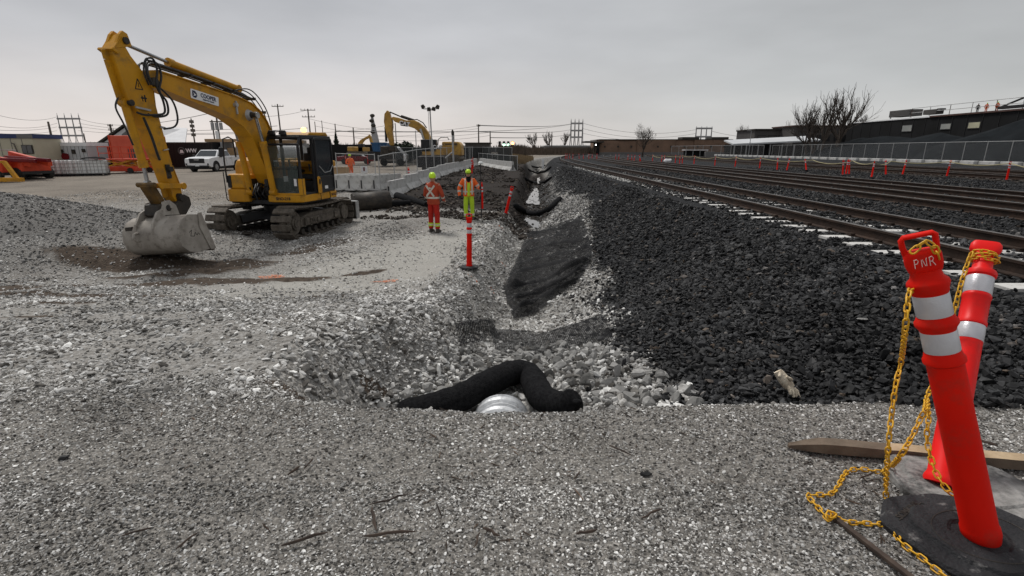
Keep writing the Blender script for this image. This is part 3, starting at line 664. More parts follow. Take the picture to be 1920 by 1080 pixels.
# crib ballast between the sleepers of the nearest track
cribs = lambda x, y: np.where((np.abs(x - 5.54) < .08) | (np.abs(x - 7.05) < .08), 0, 1) * np.where(np.abs(((y + 1.7) / .61) % 1 - 0.0) < 1, np.where(x < 5.45, np.where(np.minimum(((y + 1.7) / .61) % 1, 1 - ((y + 1.7) / .61) % 1) < .24, 0.03, 1), np.where(vn(x, y, 1.3, 301) > .70, .35, 1)), 1)
make_stones('crib_ballast', [(4.9, 7.7, 3, 22, 13000), (4.9, 7.9, 22, 58, 14000)], lambda x, y, n: np.exp(rng.normal(-3.5, 0.22, n)) * (1 + 0.012 * np.maximum(y - 5, 0)), lambda x, y: cribs(x, y) * np.where((x < 5.45) & (y > 22), .25, 1), V_BAL, -0.55, 0.5, 0.9, 'black stones packed between the sleepers of the nearest track')

# ------------------------------------------------------------------ ditch water
def water(px_pts, z, n=5, label=None):
    P = [onz(a, b_, z) for a, b_ in px_pts]; m = len(P); cen = sum(P, Vector()) / m; rnd = random.Random(len(px_pts) * 31 + int(px_pts[0][0]))
    ring = []
    for i in range(m):
        a, b_ = P[i], P[(i + 1) % m]
        for k in range(n):
            p = a.lerp(b_, k / n); d = (p - cen); p = cen + d * (1 + rnd.uniform(-.07, .07)); p.z = z; ring.append(p)
    b = MB(); b.add(ring + [Vector((p.x, p.y, z - .05)) for p in ring], [tuple(reversed(range(len(ring))))] + [(i, (i + 1) % len(ring), (i + 1) % len(ring) + len(ring), i + len(ring)) for i in range(len(ring))])
    if b.V:
        o = b.build('water', M['puddle']); o['kind'] = 'structure'
        if label: o['label'] = label
        return o
def bedz(px, py): return hit(px, py).z
water([(977, 408), (1000, 404), (1012, 410), (1015, 425), (1004, 430), (992, 420)], bedz(1000, 416) + .06, label='small pale puddle in the ditch before the first black sock')
water([(984, 381), (994, 366), (1003, 352), (1015, 352), (1017, 368), (1021, 379), (1008, 383)], bedz(1003, 370) + .07, label='long pale puddle in the ditch beyond the first black sock')
water([(1007, 334), (1016, 331), (1020, 338), (1018, 344), (1008, 344)], bedz(1013, 339) + .06, label='small pale puddle between two distant black socks')
water([(1003, 317), (1018, 316), (1017, 320), (1005, 320)], bedz(1010, 318) + .08, label='farthest sliver of water in the ditch')
# ------------------------------------------------------------------ filter socks
def sock(px_pts, rad, label, cat='filter sock', group=None, name='filter_sock', n=16, sub=6, wob=.03, lift=.75, ends=True, z=None, Ys=None):
    P = [hit(a, b_) for a, b_ in px_pts] if Ys is None else [at(a, b_, Y_) for (a, b_), Y_ in zip(px_pts, Ys)]
    Q = []
    for i in range(len(P) - 1):
        p0, p1, p2, p3 = P[max(i - 1, 0)], P[i], P[i + 1], P[min(i + 2, len(P) - 1)]
        for k in range(sub):
            t = k / sub
            q = 0.5 * ((2 * p1) + (p2 - p0) * t + (2 * p0 - 5 * p1 + 4 * p2 - p3) * t * t + (3 * p1 - p0 - 3 * p2 + p3) * t ** 3); Q.append(q)
    Q.append(P[-1]); rnd = random.Random(5); R = []
    for i, q in enumerate(Q):
        q.z = max(q.z, Gz(q.x, q.y)) + rad * lift if Ys is None else max(q.z, Gz(q.x, q.y) + rad * .15)
        r = rad * (1 + wob * math.sin(i * 1.3) + rnd.uniform(-wob, wob) * .6); R.append((r * 1.04, r * .93))
    if ends:
        for s_ in (0, 1):
            a_, b2 = (Q[0], Q[1]) if s_ == 0 else (Q[-1], Q[-2]); dr = (a_ - b2).normalized(); cap = [(a_ + dr * rad * f1, (R[0][0] * f2, R[0][1] * f2)) for f1, f2 in ((.25, .96), (.5, .84), (.68, .62), (.78, .3))]
            if s_ == 0: Q = [c_[0] for c_ in reversed(cap)] + Q; R = [c_[1] for c_ in reversed(cap)] + R
            else: Q = Q + [c_[0] for c_ in cap]; R = R + [c_[1] for c_ in cap]
    o = MB().tube(Q, R, n).build(name, M['sock'], smooth=60)
    return tag(o, label, cat, group)
G_S = 'black filter socks laid across the ditch'
sock([(967, 392), (983, 401), (1001, 406), (1019, 403), (1034, 394), (1049, 379)], .17, 'black sock sagging across the ditch beside the tilted red post', group=G_S)
sock([(985, 337), (997, 343), (1010, 345), (1022, 343), (1034, 335)], .13, 'black sock across the ditch between the long puddle and the small one', group=G_S, n=10)
sock([(990, 319), (1002, 324), (1012, 325), (1024, 322), (1033, 315)], .13, 'thin far black sock across the ditch, second from the far end', group=G_S, n=8)
sock([(997, 312.5), (1006, 314.5), (1014, 314.5), (1022, 311)], .12, 'farthest black sock across the ditch', group=G_S, n=8)

# ------------------------------------------------------------------ nets draped in the ditch
def net(corners, nu, nv, m, label, amp=.05, ridge=None, off=.030, seed=1, scale=1.0):
    A, B_, C2, D = [hit(*c_) for c_ in corners]; P = []; uvs = []
    for j in range(nv + 1):
        for i in range(nu + 1):
            u, v = i / nu, j / nv
            p = (A * (1 - u) + B_ * u) * (1 - v) + (D * (1 - u) + C2 * u) * v
            ex = .10 * (fbm(u * 6, v * 6 + seed, 1, seed, 2)); p.x += float(ex); p.y += float(ex) * 2
            w = float(fbm(p.x * 1.0, p.y, 3.1, seed + 7, 3)) * amp * 2.6
            if ridge: w += sum(a_ * math.exp(-((v - c0 - .08 * math.sin(u * 5 + seed)) / s_) ** 2) for c0, s_, a_ in ridge)
            edge = min(u, 1 - u, v, 1 - v); w *= min(1, edge * 8 + .15)
            p.z = Gz(p.x, p.y) + off + max(w, -.01); P.append(p); uvs.append((p.x * scale, p.y * scale))
    F = [(j * (nu + 1) + i, j * (nu + 1) + i + 1, (j + 1) * (nu + 1) + i + 1, (j + 1) * (nu + 1) + i) for j in range(nv) for i in range(nu)]
    b = MB().add(P, F); o = b.build('erosion_net', m, smooth=180)
    ul = o.data.uv_layers.new(name='UVMap')
    for lp in o.data.loops: ul.data[lp.index].uv = uvs[lp.vertex_index]
    return tag(o, label, 'netting', 'black nets draped in the ditch')
net([(990, 432), (1092, 404), (1112, 480), (948, 540)], 46, 60, M['netfine'], 'large sheet of fine black net with many folds lining the ditch', .09, [(.18, .04, .16), (.42, .05, .14), (.62, .04, .2), (.8, .04, .18), (.95, .05, .26)], seed=3)
net([(944, 536), (1112, 482), (1084, 530), (962, 604)], 46, 40, M['netfine'], 'black net sagging between two rolled ridges in the ditch', .09, [(.1, .09, .26), (.55, .08, .2), (.9, .1, .2)], seed=9)
net([(852, 604), (922, 596), (938, 634), (862, 652)], 30, 20, M['net'], 'crumpled open black net on the left bank of the ditch', .07, [(.4, .2, .12)], seed=14, off=.035)
net([(918, 612), (1128, 592), (1150, 642), (930, 668)], 60, 16, M['net'], 'open lattice net stretched over pale stones above the riprap', .05, [(.3, .2, .07)], seed=17, off=.04)

make_stones('ditch_side_stones', [(-.5, 6, 20, 48, 16000)], lambda x, y, n: np.exp(rng.normal(-3.15, .4, n)), lambda x, y: sm((x - xc(y) + .5) / .4) * sm((2.4 - (x - xc(y))) / .8) * .8, V_HEAP, .1, .5, .8, 'mixed grey stones on the far side of the ditch beyond the black net')
make_stones('earth_clods', [(-8, 2, 19, 34, 15000), (-7, 3, 34, 62, 9000)], lambda x, y, n: np.exp(rng.normal(-3.2, .5, n)) * (1 + .012 * y), lambda x, y: mud_mask(x, y) * np.clip(2 * vn(x, y, .6, 405) - .5, 0, 1), variants('earth_clod', stone_mat('brown_clod', [(0, (.014, .011, .009)), (.8, (.04, .031, .025)), (1, (.11, .09, .07))]), 4, 1), .2, .5, .7, 'dark brown earth clods on the bare bank beside the barriers')
# ------------------------------------------------------------------ riprap: each block a part
rip = empty('riprap_apron', (0, 0, 0), 0, 'apron of broken grey limestone blocks around the culvert mouth', 'riprap'); 
RIPM = [rock_mesh('stone', 400 + i, [SM_RIP], 2, 1.1, 8, (.34, .66)) for i in range(9)]
def in_poly(x, y, poly):
    c_ = False; j = len(poly) - 1
    for i in range(len(poly)):
        if (poly[i][1] > y) != (poly[j][1] > y) and x < (poly[j][0] - poly[i][0]) * (y - poly[i][1]) / (poly[j][1] - poly[i][1]) + poly[i][0]: c_ = not c_
        j = i
    return c_
rnd = random.Random(21)
RP = [hit(*p) for p in [(616, 776), (700, 742), (800, 700), (900, 662), (1030, 652), (1110, 650), (1160, 672), (1180, 702), (1250, 712), (1312, 742), (1250, 762), (1100, 772), (985, 790), (880, 790), (760, 786)]]
RPxy = [(p.x, p.y) for p in RP]; bx0, bx1 = min(p[0] for p in RPxy), max(p[0] for p in RPxy); by0, by1 = min(p[1] for p in RPxy), max(p[1] for p in RPxy)
placed = []
tries = 0
while len(placed) < 290 and tries < 9000:
    tries += 1
    x, y = rnd.uniform(bx0, bx1), rnd.uniform(by0, by1)
    if not in_poly(x, y, RPxy): continue
    if y < 3.9 and abs(x + .1) < .30: continue
    if y < 3.3: continue
    if y < 4.1 and -.42 < x < .22: continue
    r = rnd.uniform(.045, .085) * (1.15 if x > .2 else .95)
    if any((x - a) ** 2 + (y - b_) ** 2 < (.82 * (r + c_)) ** 2 for a, b_, c_ in placed): continue
    placed.append((x, y, r))
    o = bpy.data.objects.new('stone', RIPM[rnd.randrange(9)]); C.objects.link(o); o.parent = rip
    o.location = (x, y, Gz(x, y) + r * .30); o.rotation_euler = (rnd.gauss(0, .6), rnd.gauss(0, .6), rnd.uniform(0, 6.28)); o.scale = (r * rnd.uniform(.9, 1.35), r * rnd.uniform(.8, 1.1), r * rnd.uniform(.75, 1.1))
for px_, py_, r in [(762, 744, .07), (668, 772, .07), (700, 766, .055), (1243, 712, .07), (1290, 738, .085), (1205, 752, .075), (1232, 748, .07)]:
    p = hit(px_, py_)
    if p.y < 3.35: p.y = 3.4 + rnd.uniform(0, .1); p.z = Gz(p.x, p.y)
    o = bpy.data.objects.new('stone', RIPM[rnd.randrange(9)]); C.objects.link(o); o.parent = rip
    o.location = (p.x, p.y, p.z + r * .4); o.rotation_euler = (rnd.gauss(0, .3), .2, rnd.uniform(0, 6)); o.scale = (r * 1.5, r * .8, r * .8)
# bed fill of smaller stones under the blocks
def inpv(x, y): return np.array([in_poly(a, b_, RPxy) and b_ > 3.25 and not (b_ < 4.05 and -.4 < a < .2) for a, b_ in zip(x, y)], float)
make_stones('riprap_chinking', [(bx0, bx1, by0, by1, 5200)], lambda x, y, n: np.exp(rng.normal(-3.45, .3, n)), inpv, V_LIME, -.05, .6, .85, 'smaller grey stones filling gaps between the riprap blocks')

# ------------------------------------------------------------------ culvert and front sock
b = MB(); cr, cy0, cy1 = .235, 2.6, 4.02; P = []; seg = 44; nr = 56
cz = onz(935, 757, 0); top = at(936, 757, 3.80)
cen_z = top.z - cr
for i in range(nr + 1):
    y = cy0 + (cy1 - cy0) * i / nr; rr = cr + .016 * math.sin(y * 2 * PI / .068)
    for j in range(seg): t = 2 * PI * j / seg; P.append((top.x + rr * math.cos(t) + (y - 3.5) * .03, y, cen_z + rr * math.sin(t) - (y - 3.66) * .10))
for i in range(nr + 1):
    y = cy1 - (cy1 - cy0) * i / nr; rr = cr - .006
    for j in range(seg): t = 2 * PI * j / seg; P.append((top.x + rr * math.cos(t) + (y - 3.5) * .03, y, cen_z + rr * math.sin(t) - (y - 3.66) * .10))
F = [(i * seg + j, i * seg + (j + 1) % seg, (i + 1) * seg + (j + 1) % seg, (i + 1) * seg + j) for i in range(2 * nr + 1) for j in range(seg)]
tag(b.add(P, F).build('culvert_pipe', M['culvert'], smooth=50), 'corrugated galvanised culvert pipe poking out under the gravel crest', 'culvert pipe')
o = sock([(766, 774), (812, 763), (862, 746), (905, 724), (945, 704), (975, 697), (995, 706), (1006, 728), (1020, 748), (1048, 760), (1074, 757)], .130, 'fat black filter sock bent in a peak over the riprap behind the culvert', sub=7, n=22, Ys=[3.95, 3.98, 4.08, 4.25, 4.55, 4.75, 4.65, 4.35, 4.1, 3.92, 3.82])
for px_, py_, Y_ in [(914, 708, 4.18), (992, 706, 4.5), (1003, 742, 4.12), (878, 744, 3.95), (840, 768, 3.70), (1055, 768, 3.78)]:
    q = at(px_, py_, Y_); MB().beam(q, q + Vector((.016, 0, .022)), .007, .004).build('wood_fleck', M['woodnew'], None) if False else None
b = MB()
for px_, py_ in [(914, 712), (990, 708), (1000, 750), (877, 758), (1052, 775), (1072, 770)]:
    q = hit(px_, py_, .24); b.beam(q, q + Vector((.02, .0, .03)), .006, .004); b.beam(q + Vector((.0, 0, .0)), q + Vector((-.012, .0, -.02)), .006, .004)
# ------------------------------------------------------------------ red delineator posts
def lathe_ring(b, prof, n=24, mi=0): b.stack([(z, 0, 0, r, r) for z, r in prof], n, mi)
def base_poly(r=.215, n=8, cut=0.0): return [(r * math.cos(2 * PI * (i + .5) / n) * (1 + cut * (i % 2)), r * math.sin(2 * PI * (i + .5) / n)) for i in range(n)]
def delineator_meshes(seg=20):
    b = MB()
    b.stack([(z, 0, 0, r, r) for z, r in [(.03, .066), (.05, .068), (.075, .058), (.70, .052), (.703, .060), (.722, .060), (.727, .051), (.735, .0495), (.82, .0485), (.825, .0505), (.835, .060), (.852, .060), (.862, .051), (.868, .0485), (.96, .0475), (.965, .051), (.985, .060), (.998, .058), (1.01, .044), (1.03, .040)]], seg)
    h = MB(); h.tube([(-.055, 0, 1.025), (-.06, 0, 1.12), (-.048, 0, 1.14), (.048, 0, 1.14), (.058, 0, 1.125), (.052, 0, 1.07)], [(.012, .012)] * 6, 8)
    h.box((0, 0, 1.05), (.125, .05, .055), None, 0, (.95, .9)); h.box((0, 0, 1.015), (.10, .06, .03))
    bands = []
    for z0, z1, r in [(.742, .815, .0505), (.872, .955, .0495)]:
        q = MB(); q.stack([(z0, 0, 0, r, r), (z0 + .003, 0, 0, r + .001, r + .001), (z1 - .003, 0, 0, r + .001, r + .001), (z1, 0, 0, r, r)], seg); bands.append(q)
    bs = MB(); bs.stack([(0, 0, 0, .205, .205), (.028, 0, 0, .20, .20), (.04, 0, 0, .17, .17), (.045, 0, 0, .08, .08)], 8)
    return b, h, bands, bs
def delineator(name, label, group, seg=20, m=None):
    m = m or M['orange']
    t = empty(name, (0, 0, 0), 0, label, 'delineator post', group)
    b, h, bands, bs = delineator_meshes(seg)
    b.build('post', m, t, smooth=40); h.build('handle', m, t, bevel=.004)
    for q in bands: q.build('reflective_band', M['band'], t, smooth=40)
    bs.build('base', M['base'], t, smooth=30)
    return t
G_D = 'red delineator posts'
proto = delineator('delineator_post', 'red delineator post standing upright on the pale gravel in front of the two workers', G_D)
proto.location = hit(880, 505) + Vector((0, 0, .035)); proto.rotation_euler = (0, .02, .3)
pk = list(proto.children)
def del_at(px, py, label, tilt=0, tiltdir=0, z=None, dY=None, sc=1.0, base=True, group=G_D):
    o = proto.copy(); C.objects.link(o)
    for ch in pk:
        if ch.name.startswith('base') and not base: continue
        k = ch.copy(); C.objects.link(k); k.parent = o
    o.location = hit(px, py) if z is None else onz(px, py, z)
    o.rotation_euler = (tiltdir, tilt, random.uniform(0, 3)); o.rotation_mode = 'XYZ'; o.scale = (sc, sc, sc); o['label'] = label; o['group'] = group
    return o
o = del_at(948, 402, 'red delineator post leaning right at the edge of the ditch beside worker with the pole', .20, 0, base=False); o.rotation_euler = (0, .24, 0)
o = del_at(768, 350, 'red delineator post standing beside the near end of the concrete barrier row'); o.rotation_euler = (0, -.02, 1)
o = del_at(904, 393, 'red delineator post half hidden behind the worker holding the pole', 0, 0)
o = del_at(885, 326, 'small far red delineator post behind the hard hat of the orange jacket worker')
o = del_at(887, 317, 'farther small red delineator post close to the barrier row behind the workers')
o = del_at(649, 309, 'red delineator post behind the stored barriers, left of the orange worker')
o = del_at(690, 309, 'red delineator post behind the stored barriers, right of the white sign')
o = del_at(710, 306, 'thin far red delineator post beyond the mesh fence near the white truck')
o = del_at(768, 303, 'far red delineator post seen through the mesh fence')
G_R = 'red delineator posts strung with rope beyond the tracks'
ORD = ['first', 'second', 'third', 'fourth', 'fifth', 'sixth', 'seventh', 'eighth', 'ninth', 'tenth', 'eleventh', 'twelfth', 'thirteenth', 'fourteenth', 'fifteenth', 'sixteenth', 'seventeenth', 'eighteenth', 'nineteenth', 'twentieth', 'twenty-first', 'twenty-second', 'twenty-third', 'twenty-fourth', 'twenty-fifth', 'twenty-sixth', 'twenty-seventh', 'twenty-eighth', 'twenty-ninth', 'thirtieth', 'thirty-first', 'thirty-second', 'thirty-third', 'thirty-fourth']
row = [(1887, 338, -.02), (1775, 331, -.05), (1692, 328, .14), (1661, 328, .18), (1634, 333, .08), (1592, 327, .12), (1586, 327, .03), (1580, 328, .1), (1512, 320, .42), (1475, 320, .13), (1457, 319, .08), (1424, 316, -.02), (1378, 313, -.02), (1340, 311, 0), (1301, 308, 0), (1279, 307, .08), (1274, 307, 0), (1266, 306, 0), (1245, 307, .02), (1240, 307, 0), (1223, 305, 0), (1202, 305, .3), (1199, 304, -.1), (1188, 304, .15), (1184, 304, 0), (1177, 303, 0), (1160, 301, 0), (1154, 300, 0), (1119, 299.5, 0), (1110, 299, 0), (1104, 299, 0), (1094, 298.5, .3), (1086, 298.5, -.1), (1074, 298.5, 0)]
tops = []
for i, (px_, py_, tl) in enumerate(row):
    lab = 'red delineator post beyond the tracks, %s from the right edge' % ORD[i]
    if i == 8: lab = 'strongly tilted red delineator post beyond the tracks, ninth from the right edge'
    o = del_at(px_, py_, lab, 0, 0, z=-.02, group=G_R, sc=.76); o.rotation_euler = (0, tl, (i * 1.7) % 3)
    R = Euler((0, tl, 0)).to_matrix(); tops.append(o.location + R @ Vector((0, 0, .80)))
    px2 = px_
for i, px_ in enumerate([1068, 1063, 1060]):
    del_at(px_, 298.5, 'red delineator post at the far end of the tracks, %s from the far end' % ['third', 'second', 'first'][i], 0, 0, z=-.02, group=G_R, sc=.76)
def rope(p0, p1, sag, r=.012, n=12):
    return [p0.lerp(p1, k / n) + Vector((0, 0, -sag * 4 * (k / n) * (1 - k / n))) for k in range(n + 1)]
b = MB()
idxs = [0, 1, 3, 4, 5, 8, 11, 12, 13, 14, 15, 18, 20]
prev = onz(2060, 352, -.02) + Vector((0, 0, .8))
pts = rope(prev, tops[0], .25)
for a, b_ in zip(idxs[:-1], idxs[1:]):
    d = (tops[a] - tops[b_]).length; pts += rope(tops[a], tops[b_], .02 + .035 * min(d, 12))[1:]
M['rope'] = mat('dull_yellow_rope', (0.42, 0.37, 0.2), (0.34, 0.3, 0.18), 8, 0.8)
tag(b.tube(pts, .022, 5).build('barrier_rope', M['rope']), 'dull yellow rope sagging between the red posts beyond the tracks', 'rope')

# ------------------------------------------------------------------ near pair of posts with base plates
def axis_to(base, px, py, L):
    """world point on the view ray of a measured spot, at distance L from the base (farther solution)"""
    r = ray(px, py); o = Vector((0, 0, CAMZ)) - base; a = r.dot(r); b_ = 2 * o.dot(r); c_ = o.dot(o) - L * L; D = max(b_ * b_ - 4 * a * c_, 0)
    return Vector((0, 0, CAMZ)) + r * ((-b_ + math.sqrt(D)) / (2 * a) if False else (-b_) / (2 * a) + (math.sqrt(D) / (2 * a)))
def frame_from(base, top, twist=0.0):
    z = (top - base).normalized(); x = Vector((1, 0, 0)); x = (x - z * x.dot(z)).normalized(); y = z.cross(x)
    R = Matrix((x, y, z)).transposed() @ Matrix.Rotation(twist, 3, 'Z'); return R.to_euler()
def solve_top(base, px, py, L):
    r = ray(px, py); best = None
    for k in range(80, 400):
        t = k / 100; p = Vector((0, 0, CAMZ)) + r * t; e_ = abs((p - base).length - L)
        if best is None or e_ < best[0]: best = (e_, p)
    return best[1]
A0 = onz(1840, 1003, .055); A1 = solve_top(A0, 1722, 447, 1.12)
print('A len', (A1 - A0).length, A0, A1)
dA = empty('delineator_post', A0, 0, 'nearest red delineator post, PNR written on its head, yellow chain through its handle', 'delineator post', G_D, rot=frame_from(A0, A1, -.55))
b, h, bands, bs = delineator_meshes(40)
b = MB(); b.stack([(z, 0, 0, r, r) for z, r in [(-.02, .052), (0, .056), (.01, .058), (.035, .0575), (.042, .054), (.30, .0535), (.67, .053), (.672, .056), (.678, .0605), (.690, .0605), (.700, .055), (.712, .0525), (.716, .0505), (.795, .0505), (.80, .0525), (.805, .055), (.815, .0615), (.826, .0615), (.834, .056), (.842, .053), (.846, .050), (.928, .050), (.932, .053), (.945, .055), (.962, .0605), (.972, .058), (.984, .047), (1.0, .043), (1.01, .043)]], 40)
b.build('post', M['orange'], dA, smooth=35)
h = MB(); h.stack([(.998, 0, 0, .040, .030), (1.008, 0, 0, .062, .028), (1.03, 0, 0, .070, .030), (1.065, 0, 0, .070, .030), (1.078, 0, 0, .062, .026), (1.082, 0, 0, .05, .02)], 28, 0, .55)
h.tube([(-.056, 0, 1.06), (-.064, 0, 1.10), (-.064, 0, 1.135), (-.054, 0, 1.148), (.052, 0, 1.148), (.060, 0, 1.138), (.058, 0, 1.09), (.052, 0, 1.06)], [(.0125, .0145)] * 8, 12)
h.V = [(x * .74, y, z if z < 1.09 else 1.09 + (z - 1.09) * .72) for x, y, z in h.V]; hd = h.build('handle', M['orange'], dA, smooth=40)
for z0, z1 in [(.718, .793), (.848, .926)]:
    q = MB(); q.stack([(z0, 0, 0, .0508, .0508), (z0 + .002, 0, 0, .0516, .0516), (z1 - .002, 0, 0, .0516, .0516), (z1, 0, 0, .0508, .0508)], 40); q.build('reflective_band', M['band'], dA, smooth=40)
M['marker'] = mat('pale_marker_ink', (0.86, 0.66, 0.62), (0.8, 0.55, 0.5), 40, 0.6)
mk = MB(); yy = -.0325
def stroke(pts, o=(0, 0)): mk.tube([(o[0] + u * 0.02, yy, 1.027 + o[1] + v * .030) for u, v in pts], .0015, 5)
stroke([(0, 0), (.05, 1)], (-.035, 0)); stroke([(-.05, .95), (.5, 1.0), (.72, .78), (.5, .52), (.05, .48)], (-.035, 0))
stroke([(0, 0), (.05, .75), (.25, .8), (.55, .1), (.8, .05), (.85, .8), (1.0, .95)], (-.011, .002))
stroke([(0, 0), (.05, 1)], (.017, .002)); stroke([(-.05, .95), (.5, 1.05), (.72, .8), (.5, .55), (.1, .5), (.45, .45), (.85, .0)], (.017, .002))
mk.V = [(x * .78, y, z) for x, y, z in mk.V]; mk.build('lettering', M['marker'], dA)
def base_plate(parent, m, poly, h0, name='base', rim=.86, text_on=False, smooth=0):
    b = MB(); n = len(poly)
    rings = [(0, 1.0), (h0 * .75, 1.0), (h0, .955), (h0, .72), (h0 * 1.22, .68), (h0 * 1.22, .34), (h0 * 1.02, .30)]
    P = [(x * s_, y * s_, z) for z, s_ in rings for x, y in poly]
    F = [tuple(reversed(range(n)))] + [(i * n + j, i * n + (j + 1) % n, (i + 1) * n + (j + 1) % n, (i + 1) * n + j) for i in range(len(rings) - 1) for j in range(n)] + [tuple(range((len(rings) - 1) * n, len(rings) * n))]
    o = b.add(P, F).build(name, m, parent, smooth=25); return o
def round_poly(poly, r=.06, k=5):
    out = []; n = len(poly)
    for i in range(n):
        p = Vector(poly[i]); a = Vector(poly[i - 1]); c_ = Vector(poly[(i + 1) % n]); u = (a - p).normalized() * r; w = (c_ - p).normalized() * r
        for j in range(k + 1): t = j / k; q = (p + u).lerp(p, t).lerp(p.lerp(p + w, t), t); out.append((q.x, q.y))
    return out
# base of the near post lies on the other one: a loose tilted plate, child of the post
RA = Euler(dA.rotation_euler).to_matrix()
def world_child(parent, R, loc, rot):
    """matrix_local for a child given in world terms"""
    Wm = rot.to_matrix().to_4x4(); Wm.translation = loc
    Pm = R.to_4x4(); Pm.translation = parent.location
    return Pm.inverted() @ Wm
polyA = round_poly([(-.30, .085), (-.215, .215), (-.03, .245), (.13, .21), (.235, .09), (.235, -.09), (.12, -.215), (-.06, -.245), (-.20, -.15)], .03)
bA = base_plate(dA, M['base'], polyA, .055)
bA.matrix_local = world_child(dA, RA, A0 + Vector((.005, -.005, -.062)), Euler((.05, -.06, -.12)))
MB().tube([(.155 * math.cos(k * PI / 18), .125 * math.sin(k * PI / 18), .0675) for k in range(36)], .0022, 5, closed=True).build('rim_groove', M['gasket'], bA)
MB().tube([(-.235, .075, .056), (-.10, .175, .056), (-.075, .145, .056)], .0020, 5).build('label_recess', M['gasket'], bA)
tx = text('lettering', 'SOMKINS', .034, M['gasket'], bA, (-.175, .130, .0565), (.8, .6, 0), (-.6, .8, 0), .0012)
B0 = onz(1766, 902, .055); B1 = solve_top(B0, 1849, 462, 1.12)
print('B len', (B1 - B0).length, B0, B1)
dB = empty('delineator_post', B0, 0, 'bright red delineator post leaning right behind the nearest one, chain wrapped round its neck', 'delineator post', G_D, rot=frame_from(B0, B1, -.5))
b = MB(); b.stack([(z, 0, 0, r, r) for z, r in [(-.015, .062), (.0, .064), (.012, .062), (.03, .054), (.62, .0495), (.622, .0495), (.715, .0495), (.717, .053), (.732, .0535), (.738, .050), (.845, .050), (.85, .053), (.862, .0525), (.866, .050), (.955, .0505), (.96, .056), (.975, .0575), (.985, .054), (.99, .040), (1.0, .037), (1.06, .035), (1.085, .036)]], 40)
b.build('post', M['orange_b'], dB, smooth=35)
h = MB(); h.stack([(.985, 0, 0, .042, .022), (1.0, 0, 0, .040, .024), (1.06, 0, 0, .036, .022), (1.075, 0, 0, .040, .022), (1.085, 0, 0, .060, .024), (1.10, 0, 0, .068, .026), (1.125, 0, 0, .066, .024), (1.14, 0, 0, .055, .018), (1.143, 0, 0, .03, .01)], 28, 0, .6)
h.V = [(x * .85, y, z) for x, y, z in h.V]; h.build('handle', M['orange_b'], dB, smooth=40)
for z0, z1 in [(.64, .713), (.868, .952)]:
    q = MB(); q.stack([(z0, 0, 0, .0503, .0503), (z0 + .002, 0, 0, .0512, .0512), (z1 - .002, 0, 0, .0512, .0512), (z1, 0, 0, .0503, .0503)], 40); q.build('reflective_band', M['band'], dB, smooth=40)
RB = Euler(dB.rotation_euler).to_matrix()
polyB = round_poly([(-.20, .12), (-.11, .225), (.10, .25), (.28, .20), (.36, .03), (.34, -.12), (.15, -.20), (-.08, -.20), (-.19, -.10)], .05)
bB = base_plate(dB, M['base_dusty'], polyB, .04)
bB.matrix_local = world_child(dB, RB, Vector((B0.x + .03, B0.y, .004)), Euler((0, 0, -.25)))

# ------------------------------------------------------------------ plastic chain (each link a part)
def link_mesh():
    b = MB(); L, w, r = .0165, .0085, .0030; pts = []
    for k in range(9): t = -PI / 2 + PI * k / 8; pts.append((L - w + w * math.cos(t), w * math.sin(t), 0))
    for k in range(9): t = PI / 2 + PI * k / 8; pts.append((-(L - w) + w * math.cos(t), w * math.sin(t), 0))
    b.tube(pts, r, 7, closed=True)
    o = b.build('link', M['chain'], smooth=60); return o
chain = empty('plastic_chain', A0, 0, 'yellow plastic chain hanging from both near red posts and trailing over the gravel', 'chain')
lk0 = link_mesh(); lk0.parent = chain; used = False; nlinks = 0
def chain_run(P, rolls=0.0, slack=.0):
    global used, nlinks
    # catmull-rom resample at link pitch
    Q = []
    for i in range(len(P) - 1):
        p0, p1, p2, p3 = P[max(i - 1, 0)], P[i], P[i + 1], P[min(i + 2, len(P) - 1)]
        for k in range(24):
            t = k / 24; Q.append(0.5 * ((2 * p1) + (p2 - p0) * t + (2 * p0 - 5 * p1 + 4 * p2 - p3) * t * t + (3 * p1 - p0 - 3 * p2 + p3) * t ** 3))
    Q.append(P[-1]); acc = 0; pitch = .0262; nxt = 0; prev = Q[0]; i = 0
    for q in Q[1:]:
        d = (q - prev).length
        while nxt <= acc + d and d > 1e-7:
            pos = prev.lerp(q, (nxt - acc) / d); dr = (q - prev).normalized()
            up = Vector((0, 0, 1)) if abs(dr.z) < .85 else Vector((.5, -.85, 0)); sd = up.cross(dr).normalized(); up = dr.cross(sd)
            R = Matrix((dr, sd, up)).transposed() @ Matrix.Rotation(.75 + (PI / 2) * (i % 2) + random.uniform(-.2, .2), 3, 'X')
            if not used: o = lk0; used = True
            else: o = bpy.data.objects.new('link', lk0.data); C.objects.link(o); o.parent = chain
            mm = R.to_4x4(); mm.translation = pos - chain.location; o.matrix_local = mm; nxt += pitch; i += 1; nlinks += 1
        acc += d; prev = q
def air(px, py, t): return Vector((0, 0, CAMZ)) + ray(px, py) * t
def gnd(px, py, h=.012): return onz(px, py, h)
tA = A1.y / ray(1722, 447).y; tB = B1.y / ray(1849, 462).y
chain_run([air(1712, 545, tA + .05), air(1704, 552, tA - .02), air(1697, 620, tA - .03), air(1690, 675, 1.95), air(1680, 720, 1.93), air(1672, 775, 1.91), air(1665, 845, 1.88), gnd(1661, 926, .03), gnd(1667, 965), gnd(1682, 1006), gnd(1705, 1030), gnd(1727, 1045), gnd(1750, 1064), gnd(1774, 1082), gnd(1800, 1100)])
chain_run([air(1716, 468, tA - .035), air(1732, 455, tA - .045), air(1748, 460, tA - .05), air(1757, 475, tA - .04), air(1760, 492, tA - .01), air(1755, 500, tA + .06)])
